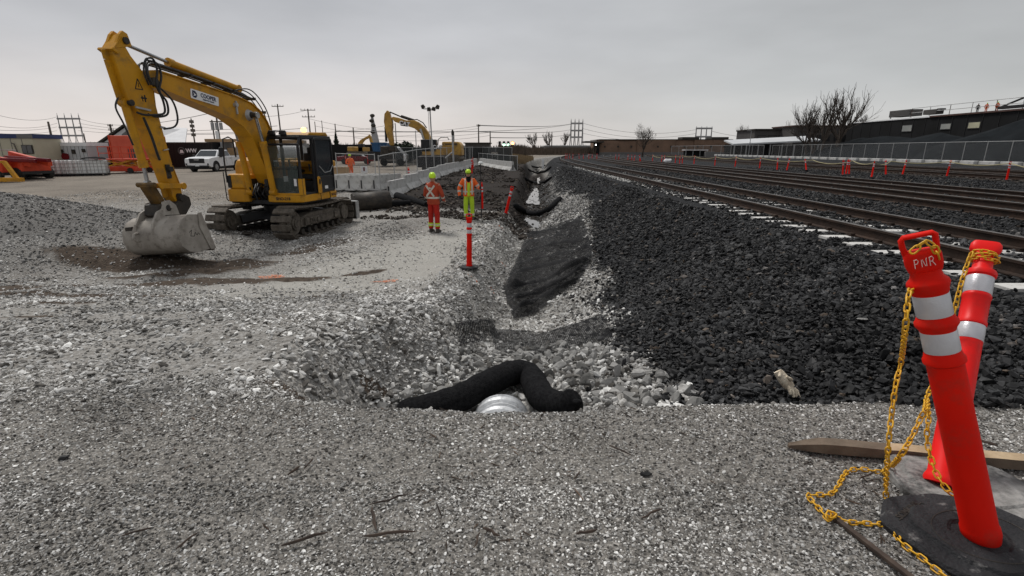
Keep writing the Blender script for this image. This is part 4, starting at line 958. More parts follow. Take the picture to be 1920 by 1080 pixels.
for dz in (0, 1, 2):
    ring = []
    for k in range(15):
        t = k / 14 * PI * 2 * .98 + dz; ring.append(dB.location + RB @ Vector((.047 * math.cos(t), .036 * math.sin(t), 1.045 + .011 * dz + .008 * math.sin(t + dz * 2))))
    chain_run(ring)
chain_run([air(1820, 478, tB - .06), air(1812, 500, tB - .07), air(1800, 540, tB - .10), air(1790, 580, tB - .12), air(1780, 612, tB - .1), air(1768, 660, tB - .1), air(1750, 715, tB - .15), air(1738, 745, tB - .2), air(1734, 769, 2.02), air(1727, 783, 2.01), air(1709, 820, 1.98), air(1688, 855, 1.95), gnd(1668, 877, .02), gnd(1650, 885), gnd(1617, 880), gnd(1588, 885), gnd(1570, 914), gnd(1557, 926), gnd(1535, 928), gnd(1516, 930), gnd(1530, 947), gnd(1543, 962), gnd(1554, 973), gnd(1565, 965, .03), gnd(1558, 960, .03), gnd(1552, 970, .03), gnd(1568, 972), gnd(1592, 979), gnd(1620, 981), gnd(1645, 983), gnd(1679, 981)])
chain_run([air(1738, 752, tB - .18), air(1741, 783, 2.05), air(1738, 820, 2.03), air(1746, 861, 2.0), air(1758, 892, 1.97), air(1776, 918, 1.93), air(1790, 930, 1.93)])
print('links', nlinks)
# ------------------------------------------------------------------ loose things on the near ground
p0, p1 = onz(1478, 833, .03), onz(1926, 868, .035); p1b = onz(1925, 885, .0)
d = (p1 - p0); b = MB(); nseg = 14; w0 = .05
rnd = random.Random(3); P = []
for i in range(nseg + 1):
    t = i / nseg; c_ = p0.lerp(p1, t); hw = .030 * min(1, .25 + t * 6); hh = .05 * min(1, .35 + t * 5)
    s_ = Vector((-d.y, d.x, 0)).normalized(); j = rnd.uniform(-.002, .002)
    for a, z in ((-hw, -.004), (-hw, hh - .006 + j), (hw * .75, hh + j), (hw, -.004)): P.append(Vector((c_.x, c_.y, 0)) + s_ * a + Vector((0, 0, .018 + z)))
F = [(i * 4 + j, i * 4 + (j + 1) % 4, (i + 1) * 4 + (j + 1) % 4, (i + 1) * 4 + j) for i in range(nseg) for j in range(4)] + [(3, 2, 1, 0), tuple(nseg * 4 + k for k in range(4))]
b.add(P, F)
I = [0] * len(b.F)
for i in range(nseg):
    if i > 5: I[i * 4 + 1] = 1
b.I = I
tag(b.build('wooden_plank', [M['wood'], M['woodnew']]), 'split weathered wooden plank lying across the gravel behind the near red posts', 'plank')
p0, p1 = onz(1566, 972, .012), onz(1720, 1092, .03)
tag(MB().beam(p0, p1, .022, .016).build('wooden_stake', M['twig'], bevel=.003), 'dark wet wooden stake lying on the gravel under the yellow chain', 'stake')
tw = [((698, 956), (707, 1003), .0065, 'short dark stick pointing up from the longer flat stick'), ((683, 1012), (780, 1004), .006, 'longest flat stick in the middle of the near gravel'), ((693, 950), (770, 931), .004, 'thin brown twig just above the pair of crossed sticks'), ((528, 1027), (615, 1005), .006, 'dark stick left of the pair of crossed sticks'),
      ((540, 896), (563, 882), .006, 'stubby dark bark piece left of the twig pair'), ((571, 884), (588, 866), .004, 'thin dark twig leaning right beside the stubby bark piece'), ((1203, 975), (1243, 959), .005, 'dark twig on the gravel left of the yellow chain'), ((905, 994), (938, 1010), .006, 'dark stick in the brown litter patch'), ((900, 1002), (888, 1030), .004, 'thin twig in the brown litter patch'),
      ((1830, 828), (1870, 843), .007, 'black stick behind the near red posts'), ((228, 1005), (290, 990), .004, 'thin dark twig low on the left of the gravel'), ((1140, 838), (1185, 860), .004, 'thin twig on the gravel right of centre'), ((1080, 1005), (1120, 998), .006, 'dark splinter near the bottom centre'), ((330, 1030), (372, 1002), .004, 'brown twig at the lower left of the gravel'), ((1610, 905), (1640, 890), .004, 'thin dark twig inside the loop of yellow chain')]
for (a, b_, r, lab) in tw:
    q0, q1 = onz(*a, .006), onz(*b_, .010); r *= 1.3; q0.z = Gz(q0.x, q0.y) + r + .010; q1.z = Gz(q1.x, q1.y) + r * 1.8 + .012; ms = [q0.lerp(q1, f_) + Vector((rnd.uniform(-.006, .006), rnd.uniform(-.006, .006), rnd.uniform(0, .003))) for f_ in (.2, .45, .7)]
    tag(MB().tube([q0] + ms + [q1], [r * .35, r * .8, r * .7, r * .85, r * .25], 5).build('stick', M['twig']), lab, 'stick', 'dark sticks on the gravel')
q = hit(120, 861); o = tag(bpy.data.objects.new('dark_stone', rock_mesh('dark_stone', 77, [SM_BAL], 2, .8)), 'single black stone lying alone on the left of the near gravel', 'stone'); C.objects.link(o); o.location = q + Vector((0, 0, .008)); o.scale = (.03, .022, .018)
q = hit(1210, 892); o = tag(bpy.data.objects.new('dark_stone', rock_mesh('dark_stone', 78, [SM_BAL], 2, .8)), 'black stone lying on the gravel left of the yellow chain', 'stone'); C.objects.link(o); o.location = q + Vector((0, 0, .008)); o.scale = (.03, .02, .016)
q = hit(1616, 607); o = tag(bpy.data.objects.new('pale_stone', rock_mesh('pale_stone', 79, [SM_RIP], 2, .8)), 'single white stone on the black ballast left of the near red posts', 'stone'); C.objects.link(o); o.location = q + Vector((0, 0, .05)); o.scale = (.05, .03, .02)
# orange marking paint
pm_, pnt, pb_ = new_mat('sprayed_orange_paint'); pb_.inputs['Base Color'].default_value = (0.55, 0.17, 0.07, 1); pb_.inputs['Roughness'].default_value = .9
pn = pnt.nodes.new('ShaderNodeTexNoise'); pn.inputs['Scale'].default_value = 26; pn.inputs['Detail'].default_value = 5; pg = pnt.nodes.new('ShaderNodeNewGeometry'); pnt.links.new(pg.outputs['Position'], pn.inputs['Vector'])
pr = pnt.nodes.new('ShaderNodeMapRange'); pr.inputs['From Min'].default_value = .46; pr.inputs['From Max'].default_value = .56; pr.inputs['To Max'].default_value = .85; pnt.links.new(pn.outputs['Fac'], pr.inputs['Value']); pnt.links.new(pr.outputs[0], pb_.inputs['Alpha'])
for px_, py_, w_, lab in [(510, 521, .20, 'orange paint mark on the left of the pale strip'), (719, 528, .22, 'orange paint mark in the middle of the pale strip')]:
    q = hit(px_, py_); b = MB(); P = []; F = []
    rr = random.Random(px_); n = 26
    for i in range(n): t = 2 * PI * i / n; k = rr.uniform(.75, 1.1); x, y = q.x + w_ * 1.3 * math.cos(t) * k, q.y + w_ * .9 * math.sin(t) * k; P.append((x, y, Gz(x, y) + .02))
    P.append((q.x, q.y, Gz(q.x, q.y) + .022)); F = [(i, (i + 1) % n, n) for i in range(n)]
    tag(b.add(P, F).build('paint_mark', pm_), lab, kind='structure')
for px_, py_, s_, lab in [(918, 540, .05, 'orange painted stones on the ditch bank, nearest the black net'), (940, 427, .07, 'orange painted stones near the tilted red post'), (966, 438, .06, 'orange painted stones at the bank edge above the puddle'), (885, 521, .05, 'orange painted stones just in front of the upright red post'), (943, 495, .04, 'orange painted stones halfway down the bank')]:
    t = empty('painted_stones', hit(px_, py_), 0, lab, 'painted stones', 'orange painted stones on the ditch bank'); rr = random.Random(px_)
    for k in range(5):
        o = bpy.data.objects.new('stone', rock_mesh('stone', 500 + k, [M['paintmark']], 1, .8)); C.objects.link(o); o.parent = t; r = s_ * rr.uniform(.35, .6)
        dx, dy = rr.uniform(-2, 2) * s_, rr.uniform(-2, 2) * s_; o.location = (dx, dy, Gz(t.location.x + dx, t.location.y + dy) - t.location.z + r * .6); o.scale = (r, r * .8, r * .6); o.rotation_euler = (rr.random(), rr.random(), rr.random() * 6)
# glove
q = hit(1462, 738); gl = empty('work_glove', q + Vector((0, -.07, .12)), 0, 'soiled cream work glove lying fingers down at the foot of the ballast', 'glove', rot=(-.65, .35, .35))
b = MB(); b.stack([(.085, -.02, 0, .030, .016), (.07, -.015, 0, .036, .018), (.03, -.003, 0, .040, .022), (-.005, .008, 0, .043, .02), (-.03, .018, 0, .038, .016)], 18, 0, .8)
b.xf(Matrix.Rotation(-.5, 4, 'Y')).build('palm', M['glove'], gl, smooth=50)
for k in range(4):
    x = -.008 + k * .020; L = [.05, .062, .058, .06][k]; b = MB()
    b.tube([(x, -.004, -.01 - .004 * k), (x + .006, -.014, -.035), (x + .010 + .004 * k, -.012, -.01 - L)], [.0115, .0115, .0085], 10); b.ball((x + .010 + .004 * k, -.012, -.01 - L), .0088, 10, 6)
    b.build('finger', M['glove'], gl, smooth=60)
b = MB(); b.tube([(-.045, 0, .06), (-.062, -.01, .045), (-.066, -.012, .03)], [.014, .013, .010], 10); b.ball((-.066, -.012, .03), .0105, 10, 6); b.build('thumb', M['glove'], gl, smooth=60)
b = MB(); b.tube([(-.02, -.02, .035), (.005, -.024, .022), (.03, -.02, .025)], [.007, .012, .006], 10); b.build('fold', M['glove'], gl, smooth=60)
gl.scale = (1.35, 1.35, 1.35)
# ------------------------------------------------------------------ yellow excavator (x forward, y operator's left, z up)
def px_poly_prism(b, poly, y0, y1, mi=0): return b.prism(poly, y0, y1, mi)
def track_unit(parent, yc, L=1.42, r=.385, zc=.425, w=.6, nsh=38, shoes=True, mtr=None, mfr=None):
    mtr = mtr or M['track']; t = MB()
    per = 4 * L + 2 * PI * r; sx_ = L
    # inner chain belt
    pts = []
    def pos(s_):
        s_ %= per
        if s_ < 2 * L: return (-L + s_, zc + r, 0)
        s_ -= 2 * L
        if s_ < PI * r: a = s_ / r; return (L + r * math.sin(a), zc + r * math.cos(a), a)
        s_ -= PI * r
        if s_ < 2 * L: return (L - s_, zc - r, PI)
        s_ -= 2 * L; a = s_ / r; return (-L - r * math.sin(a), zc - r * math.cos(a), PI + a)
    def sag(x, z): return z - (.045 * (1 - (x / L) ** 2) if z > zc + r * .95 else 0)
    ring = []
    for k in range(60): x, z, a = pos(k * per / 60); ring.append((x, yc, sag(x, z)))
    t.tube([(p[0], p[1], p[2]) for p in ring], [(.10, .045)] * 60, 6, closed=True)
    tr = t.build('track_chain', mtr, parent)
    sh = None
    if shoes:
        b = MB(); b.box((0, 0, 0), (per / nsh * .88, w, .045), None, 0, (.86, .97))
        for yy in (-.09, .09): b.box((0, yy, -.03), (.12, .03, .05)); b.cyl((.01, yy, .01), (.01, yy, .03), .013, n=6)
        for k in range(nsh):
            x, z, a = pos((k + .5) * per / nsh); o = None
            if sh is None: sh = b.build('track_shoe', mtr, tr); o = sh
            else: o = bpy.data.objects.new('track_shoe', sh.data); C.objects.link(o); o.parent = tr
            zz = sag(x, z); o.location = (x + .06 * math.sin(a), yc, zz + .06 * math.cos(a)); o.rotation_euler = (0, a, 0)
    f = MB(); s_ = 1 if yc > 0 else -1
    f.prism([(-L + .12, zc - .16), (L - .30, zc - .16), (L - .30, zc + .12), (L - .8, zc + .2), (-L + .6, zc + .2), (-L + .12, zc + .1)], yc - .14, yc + .14, 0)
    f.b2((-L + .35, yc + s_ * .14, zc - .12), (L - .45, yc + s_ * .2, zc + .08)); f.b2((-.15, yc + s_ * .2, zc - .1), (.35, yc + s_ * .24, zc + .04)); f.b2((-L + .4, yc + s_ * .2, zc - .08), (-L + .75, yc + s_ * .235, zc + .1))
    for k in range(3): f.b2((.5 + k * .09, yc + s_ * .2, zc - .05), (.54 + k * .09, yc + s_ * .23, zc + .05))
    f.build('track_frame', mtr, parent, bevel=.01)
    w_ = MB(); w_.cyl((L, yc - .12, zc), (L, yc + .12, zc), r * .86, n=28); w_.cyl((L, yc - .19, zc), (L, yc + .19, zc), r * .52, n=24); w_.cyl((L, yc - .22, zc), (L, yc + .22, zc), r * .34, n=16)
    w_.build('idler', mtr, parent, smooth=40)
    w_ = MB(); w_.cyl((-L, yc - .08, zc), (-L, yc + .08, zc), r * .84, n=22); w_.cyl((-L, yc - .2, zc), (-L, yc + .2, zc), r * .6, n=20)
    w_.build('sprocket', mtr, parent, smooth=40)
    for k in range(7):
        x = -L + .38 + k * (2 * L - .75) / 6; w_ = MB().cyl((x, yc - .14, zc - r + .10), (x, yc + .14, zc - r + .10), .085, n=14); w_.build('track_roller', M['gasket'], parent, smooth=40)
    for x in (-.45, .45): MB().cyl((x, yc - .12, zc + r - .10), (x, yc + .12, zc + r - .10), .055, n=12).build('top_roller', M['gasket'], parent, smooth=40)
ex = empty('excavator', (-7.083, 15.991, -1.044), 0, 'large yellow excavator with a grey bucket resting on the gravel, cab door standing open', 'excavator', 'excavators on the site')
ex.rotation_euler = (0, 0, math.radians(-99.09)); ex.scale = (1.0156,) * 3
for yc in (.995, -.995): track_unit(ex, yc)
b = MB()
b.prism([(-.75, .42), (.75, .42), (.6, .62), (-.6, .62)], -.72, .72)
for sx_ in (-1, 1):
    for sy in (-1, 1): b.beam((sx_ * .25, sy * .2, .60), (sx_ * .95, sy * .88, .46), .34, .22)
b.cyl((0, 0, .6), (0, 0, .80), .62, n=32); b.cyl((0, 0, .78), (0, 0, .93), .55, n=32)
b.build('car_body', M['black'], ex, smooth=30)
b = MB(); b.b2((-2.15, -1.27, .16), (-2.05, 1.27, .68)); b.prism([(-2.2, .14), (-2.05, .10), (-2.0, .2), (-2.12, .7), (-2.2, .7)], -1.3, 1.3)
for sy in (-.45, .45): b.beam((-2.05, sy, .35), (-.7, sy, .42), .16, .16)
b.build('dozer_blade', M['gasket'], ex, bevel=.01)
MB().b2((-2.215, -1.3, .69), (-2.0, 1.305, .715)).b2((-2.22, 1.30, .12), (-2.0, 1.325, .70)).build('blade_edge', M['galv'], ex)
# revolving deck and bodywork
def deck_poly(r=1.45):
    P = [(1.02, 1.24), (1.06, 1.05), (1.06, -1.05), (1.0, -1.22), (.2, -1.24)]
    for k in range(13): a = -PI / 2 - .35 - (PI - .7) * k / 12; P.append((max(r * math.cos(a), -1.5) * 1.0, 1.0 * max(min(r * math.sin(a), 1.24), -1.24)))
    P.append((.2, 1.24)); return P
def plan(b, poly, z0, z1, mi=0): return b.prism(poly, z0, z1, mi, lambda u, y, w: (u, w, y))
b = MB(); plan(b, [(u * .93, w * .9) for u, w in deck_poly()], .90, 1.0); b.build('deck_underside', M['black'], ex)
b = MB(); plan(b, [(1.06, .16), (1.10, .30), (1.10, 1.05), (1.0, 1.24), (.2, 1.27), (-.9, 1.24), (-1.1, 1.05), (-1.1, .16)], .96, 1.16); b.build('side_skirt', M['yellow'], ex, bevel=.025)
b = MB(); b.b2((.12, 1.262, .97), (.135, 1.278, 1.15)); b.b2((-.45, 1.25, .97), (-.435, 1.272, 1.15)); b.b2((.3, 1.262, .99), (.1, 1.275, 1.0)); b.build('panel_gap', M['black'], ex)
b = MB(); plan(b, [(1.10, -.40), (1.18, -.50), (1.18, -.96), (1.08, -1.08), (.0, -1.10), (.0, -.40)], .96, 1.32); b.build('tool_box', M['yellow'], ex, bevel=.03)
b = MB(); plan(b, [(1.04, -.40), (1.12, -.50), (1.12, -.94), (1.02, -1.06), (.0, -1.08), (.0, -.40)], 1.32, 1.74); b.build('front_body', M['yellow'], ex, bevel=.05)
b = MB(); b.prism([(-.2, 1.7), (.72, 1.7), (.70, 1.95), (.6, 2.10), (.42, 2.18), (-.2, 2.2)], -1.04, -.44); b.build('tank_hood', M['yellow'], ex, smooth=30, bevel=.04)
b = MB(); b.b2((1.12, -1.00, 1.36), (1.13, -.88, 1.70)); b.tube([(1.16, -1.02, .98), (1.2, -1.04, 1.05), (1.2, -1.04, 1.8)], .014, 6); b.build('step_rail', M['black'], ex)
# counterweight + engine hood
cw = [(u, w) for u, w in deck_poly() if u < -.35] 
b = MB(); plan(b, [(-.5, -1.24)] + cw + [(-.5, 1.24)] if cw[0][1] < 0 else [(-.5, 1.24)] + cw + [(-.5, -1.24)], 1.0, 1.95); b.build('counterweight', M['yellow'], ex, smooth=30, bevel=.05)
b = MB(); b.b2((-1.2, -1.2, 1.9), (-.2, 1.15, 2.08)); b.build('engine_hood', M['yellow'], ex, bevel=.05)
MB().cyl((-.9, -.5, 2.0), (-.9, -.5, 2.45), .06, n=14).build('exhaust', M['gasket'], ex)
MB().b2((-1.0, .10, 1.14), (1.05, .20, 1.6)).b2((.25, -.42, 1.05), (1.0, -.36, 1.6)).b2((.0, -.4, .98), (.6, .15, 1.2)).build('boom_well', M['black'], ex)
b = MB(); rnd = random.Random(8)
for k in range(7): y = -.32 + k * .075; b.tube([(.95 + rnd.uniform(-.1, .1), y, 1.02), (1.18, y + .03, 1.18 + rnd.uniform(0, .2)), (.95, y, 1.42 + rnd.uniform(0, .1)), (.6, y, 1.4)], .022, 7)
b.build('well_hose', M['hose'], ex, smooth=60)
# cab
cx0, cx1, cy0_, cy1_, cz0, cz1 = -.78, 1.04, .24, 1.24, 1.16, 2.80
b = MB()
fl = [(cx1, cz0), (cx1, 2.55), (cx1 - .12, cz1 - .04), (cx0, cz1 - .04), (cx0, cz0)]
for y in (cy0_, cy1_):   # side frames
    yy = (y, y + .05) if y < .5 else (y - .05, y)
    for p0_, p1_, w_ in [((cx1 - .03, cz0), (cx1 - .03, 2.56), .07), ((cx1 - .03, 2.54), (cx1 - .16, cz1 - .06), .07), ((cx1 - .14, cz1 - .06), (cx0, cz1 - .06), .08), ((cx0 + .035, cz0), (cx0 + .035, cz1 - .05), .09), ((.30, cz0), (.30, cz1 - .05), .08), ((cx1, cz0 + .03), (cx0, cz0 + .03), .06)]:
        b.beam((p0_[0], sum(yy) / 2, p0_[1]), (p1_[0], sum(yy) / 2, p1_[1]), .05, w_, 0, (0, 1, 0) if False else (0, 0, 1))
for x, z in [(cx1 - .03, cz0 + .03), (cx1 - .03, 2.55), (cx1 - .15, cz1 - .06), (cx0 + .03, cz1 - .06)]: b.beam((x, cy0_, z), (x, cy1_, z), .06, .06)
b.build('cab_frame', M['black'], ex, bevel=.012)
b = MB(); b.b2((cx0 - .02, cy0_ - .0, cz1 - .05), (cx1 - .14, cy1_, cz1 + .01)); b.build('roof', M['black'], ex, bevel=.02)
b = MB(); b.prism([(cx0 - .02, cz1 + .01), (.36, cz1 + .01), (.24, cz1 + .10), (cx0 + .08, cz1 + .12)], cy0_ + .08, cy1_ - .06); b.build('roof_hatch', M['yellow'], ex, bevel=.03)
b = MB(); b.b2((cx1 - .005, cy0_, cz0), (cx1 + .015, cy0_ + .09, 1.62)); b.b2((cx1 - .005, cy1_ - .10, cz0), (cx1 + .018, cy1_ + .005, 1.62)); b.b2((cx1 - .005, cy0_, cz0), (cx1 + .015, cy1_, cz0 + .06)); b.b2((cx1 - .16, cy1_ - .02, cz0), (cx1 + .01, cy1_ + .01, 1.62))
b.build('cab_corner_panel', M['yellow'], ex, bevel=.012); MB().b2((cx0 - .03, cy1_ - .03, cz0), (cx0 + .03, cy1_ + .012, 2.3)).build('rear_corner_panel', M['yellow'], ex, bevel=.012)
MB().b2((cx1 - .012, cy0_ + .08, cz0 + .07), (cx1 - .004, cy1_ - .09, 1.88)).build('lower_windscreen', M['cabglass'], ex)
MB().b2((cx1 - .012, cy0_ + .08, 1.90), (cx1 - .004, cy1_ - .09, 2.50)).build('upper_windscreen', M['cabglass'], ex)
MB().b2((cx1 - .02, cy0_ + .05, 1.88), (cx1, cy1_ - .05, 1.90)).build('windscreen_bar', M['black'], ex)
MB().b2((cx0 + .02, cy0_ + .01, 1.6), (.95, cy0_ + .02, 2.7)).build('far_side_glass', M['cabglass'], ex)
MB().b2((cx0 + .01, cy0_ + .06, 2.0), (cx0 + .02, cy1_ - .06, 2.7)).build('rear_glass', M['cabglass'], ex)
MB().b2((cx1 + .016, cy1_ - .22, 1.42), (cx1 + .020, cy1_ - .14, 1.62)).build('notice', M['white'], ex)
b = MB(); b.b2((cx0 + .05, cy0_ + .05, cz0), (cx1 - .04, cy1_ - .05, cz0 + .03)); b.b2((cx0 + .03, cy0_ + .05, cz0), (cx0 + .08, cy1_ - .05, 2.0)); b.b2((-.70, .42, 1.2), (-.1, .95, 1.5)); b.build('cab_floor', M['interior'], ex)
b = MB(); b.box((-.35, .70, 1.62), (.5, .5, .14)); b.box((-.58, .70, 1.98), (.14, .5, .66)); b.box((-.60, .70, 2.38), (.1, .28, .2)); b.box((-.3, .42, 1.78), (.4, .1, .08)); b.box((-.3, .98, 1.78), (.4, .1, .08)); b.build('seat', M['interior'], ex, bevel=.03)
b = MB(); b.box((.05, .42, 1.75), (.4, .14, .35)); b.cyl((.25, .45, 1.9), (.28, .45, 2.08), .02, n=8); b.ball((.28, .45, 2.1), .035); b.cyl((.1, .98, 1.8), (.12, .98, 1.95), .02, n=8); b.ball((.12, .98, 1.97), .035); b.box((.78, .34, 2.0), (.06, .16, .14)); b.tube([(.62, .62, 1.2), (.66, .62, 1.7)], .014, 6); b.tube([(.62, .8, 1.2), (.66, .8, 1.7)], .014, 6); b.build('console', M['interior'], ex)
MB().b2((.80, .30, 1.95), (.81, .42, 2.12)).b2((.30, .35, 1.5), (.5, .37, 1.66)).build('monitor', M['hdpe'], ex)
# door folded back along the side, opening at the front half
dr = MB(); y0 = cy1_ + .015
for p0_, p1_ in [((.26, 1.18), (.26, 2.72)), ((-.68, 1.22), (-.68, 2.72)), ((.26, 2.72), (-.68, 2.72)), ((.26, 1.20), (-.68, 1.24)), ((.26, 1.62), (-.68, 1.62))]: dr.beam((p0_[0], y0 + .03, p0_[1]), (p1_[0], y0 + .03, p1_[1]), .045, .07)
dr.b2((-.68, y0 + .015, 1.22), (.26, y0 + .035, 1.64))
door = dr.build('door', M['black'], ex, bevel=.01)
MB().b2((-.64, y0 + .02, 1.66), (.22, y0 + .032, 2.69)).build('door_glass', M['glass'], door)
dh = MB(); dh.prism([(.33, 1.17), (.12, 1.17), (.12, 1.45), (.17, 1.62), (.25, 1.66), (.33, 1.64)], y0 + .06, y0 + .075); dh.build('door_handle_panel', M['yellow'], door, bevel=.01)
MB().stack([(0, 0, 0, .045, .08), (.012, 0, 0, .045, .08)], 14).xf(Matrix.Translation((.22, y0 + .075, 1.50)) @ Matrix.Rotation(-PI / 2, 4, 'X')).build('door_latch', M['black'], door)
MB().tube([(.18, y0 + .08, 1.95), (-.1, y0 + .08, 1.75), (-.45, y0 + .08, 1.78), (-.62, y0 + .08, 1.95)], .012, 6).build('grab_rail', M['galv'], door)
MB().b2((-.30, y0 + .036, 1.27), (-.12, y0 + .04, 1.36)).build('notice', M['white'], door)
for y in (.42, .75): MB().box((cx1 - .12, y, cz1 + .07), (.12, .20, .12), None, 0, (.8, .8)).build('work_light', M['black'], ex, bevel=.02)
MB().tube([(cx1 - .1, .3, cz1 + .02), (cx1 - .1, .35, cz1 + .12), (.4, .35, cz1 + .12), (-.6, .32, cz1 + .04)], .016, 6).build('roof_rail', M['black'], ex)
MB().stack([(cz1 + .12, -.12, .78, .06, .06), (cz1 + .14, -.12, .78, .075, .075), (cz1 + .22, -.12, .78, .068, .068), (cz1 + .25, -.12, .78, .03, .03)], 14).build('beacon', M['amber'], ex, smooth=50)
MB().tube([(1.14, -1.0, 1.5), (1.12, -1.02, 2.1), (1.05, -1.02, 2.7), (.85, -1.0, 2.76), (.7, -.98, 2.7), (.66, -.98, 2.2)], .022, 8).build('handrail', M['black'], ex, smooth=60)
MB().box((1.12, -1.06, 2.35), (.04, .16, .26)).build('mirror', M['black'], ex, bevel=.02)
# boom
BT = [(4.52, 3.90), (4.46, 4.0), (4.27, 4.02), (3.81, 3.97), (2.93, 3.87), (1.84, 3.73), (1.32, 3.62), (1.0, 3.46), (.72, 3.18), (.50, 2.78), (.38, 2.3), (.34, 1.8), (.36, 1.38), (.48, 1.24), (.66, 1.24), (.80, 1.38), (1.02, 1.75), (1.30, 2.42), (1.48, 2.73), (1.76, 3.0), (2.17, 3.19), (2.57, 3.29), (3.41, 3.49), (4.24, 3.67), (4.46, 3.66), (4.54, 3.74)]
bm_ = MB().prism(BT, -.17, .17).build('boom', M['yellow'], ex, bevel=.015)
fl_ = MB(); low = BT[15:25]; up_ = BT[2:13]
for seg in (low, up_):
    for p, q in zip(seg[:-1], seg[1:]): fl_.beam((p[0], 0, p[1]), (q[0], 0, q[1]), .42, .024)
fl_.build('boom_flange', M['yellow'], bm_)
MB().cyl((4.42, -.24, 3.78), (4.42, .24, 3.78), .085, n=18).cyl((1.46, -.42, 3.30), (1.46, .42, 3.30), .085, n=18).build('boom_pin', M['gasket'], bm_, smooth=40)
MB().cyl((1.46, .42, 3.30), (1.46, .445, 3.30), .08, n=18).cyl((1.46, -.445, 3.30), (1.46, -.42, 3.30), .08, n=18).cyl((1.46, .17, 3.30), (1.46, .26, 3.30), .15, .11, n=20).build('pin_cap', M['galv'], bm_, smooth=40)
MB().cyl((1.98, .17, 3.52), (1.98, .26, 3.52), .05, n=12).b2((1.9, .17, 3.3), (1.95, .2, 3.62)).build('boom_lamp', M['galv'], bm_)
# company plate on the boom
sgn = MB(); ang = math.atan2(3.72 - 3.60, 3.42 - 2.53); Rr = Vector((-math.cos(ang), 0, -math.sin(ang))); Uu = Vector((-math.sin(ang), 0, math.cos(ang))).normalized(); cc = Vector((2.99, .172, 3.60))
def onp(u, v, w): return cc + Rr * u + Uu * v + Vector((0, 1, 0)) * w
pl = [(-.44, -.105), (.44, -.105), (.44, .105), (-.44, .105)]
sgn.add([onp(u, v, .002) for u, v in round_poly(pl, .025, 3)] + [onp(u, v, .012) for u, v in round_poly(pl, .025, 3)], [tuple(range(16, 32))] + [(i, (i + 1) % 16, (i + 1) % 16 + 16, i + 16) for i in range(16)])
so = sgn.build('company_sign', M['white'], bm_)
lg = MB(); lp = [(-.40, -.05), (-.40, .075), (-.31, .075), (-.26, .03), (-.25, -.02), (-.29, -.075), (-.36, -.075)]
lg.add([onp(u, v, .014) for u, v in lp], [tuple(range(len(lp)))]); lg.build('emblem', M['bluedecal'], so)
ar = MB(); ar.add([onp(u, v, .017) for u, v in [(-.375, -.045), (-.345, -.01), (-.375, .045), (-.33, .015), (-.27, -.005), (-.325, -.03)]], [(0, 1, 2, 3, 4, 5)]); ar.build('emblem_arrow', M['white'], so)
text('lettering', 'COOPER', .125, M['bluedecal'], so, onp(.10, .022, .015), Rr, Uu, .001)
text('lettering', 'Equipment Rentals', .048, M['bluedecal'], so, onp(.10, -.055, .015), Rr, Uu, .0006)
# stick
ST_ = [(4.86, 4.56), (4.98, 4.60), (5.06, 4.56), (5.30, 4.27), (5.28, 4.1), (5.20, 3.62), (5.16, 3.38), (5.02, 3.22), (4.86, 2.9), (4.64, 2.2), (4.44, 1.70), (4.40, 1.40), (4.30, 1.28), (4.16, 1.28), (4.08, 1.40), (4.08, 1.60), (4.13, 2.07), (4.24, 2.8), (4.30, 3.3), (4.28, 3.62), (4.5, 4.0), (4.69, 4.22), (4.80, 4.42)]
ST_ = [(u - (.11 if w > 1.9 else .03), w) if 2 <= i <= 11 else (u + (.11 if w > 1.9 else .03), w) if i >= 14 else (u - .05 if i < 2 else u, w) for i, (u, w) in enumerate(ST_)]
sk = MB().prism(ST_, -.12, .12).build('stick', M['yellow'], ex, bevel=.014)
fs = MB()
for p, q in zip(ST_[2:12][:-1], ST_[2:12][1:]): fs.beam((p[0], 0, p[1]), (q[0], 0, q[1]), .28, .022)
for p, q in zip(ST_[14:20][:-1], ST_[14:20][1:]): fs.beam((p[0], 0, p[1]), (q[0], 0, q[1]), .27, .02)
fs.prism([(5.25, 4.27), (5.13, 4.20), (5.09, 4.24), (5.22, 4.31)], -.17, .17)
for y in (-.10, .10): fs.prism([(4.74, 4.40), (4.80, 4.62), (4.90, 4.66), (4.99, 4.58), (5.15, 4.3)], y - .03, y + .03)
fs.build('stick_flange', M['yellow'], sk, bevel=.006)
MB().cyl((4.88, -.17, 4.48), (4.88, .17, 4.48), .065, n=16).cyl((5.0, -.15, 3.32), (5.0, .15, 3.32), .06, n=16).cyl((4.22, -.19, 1.40), (4.22, .19, 1.40), .065, n=16).build('stick_pin', M['gasket'], sk, smooth=40)
wm = MB(); q0 = [(4.84, .124, 3.60), (4.66, .124, 3.60), (4.75, .124, 3.80)]
for a, b_ in ((0, 1), (1, 2), (2, 0)): wm.beam(q0[a], q0[b_], .004, .018)
wm.beam((4.75, .124, 3.64), (4.75, .124, 3.72), .004, .014); wm.build('warning_triangle', M['black'], sk)
MB().b2((4.60, .12, 3.42), (4.74, .126, 3.45)).b2((4.63, .12, 3.36), (4.66, .126, 3.50)).b2((4.70, .12, 3.37), (4.72, .126, 3.48)).build('pictogram', M['black'], sk)
MB().cyl((4.40, .14, 2.0), (4.40, .24, 2.0), .055, n=12).cyl((4.42, .14, 1.86), (4.42, .2, 1.86), .04, n=10).b2((4.36, .14, 1.8), (4.46, .17, 2.1)).build('hose_coupling', M['gasket'], sk)
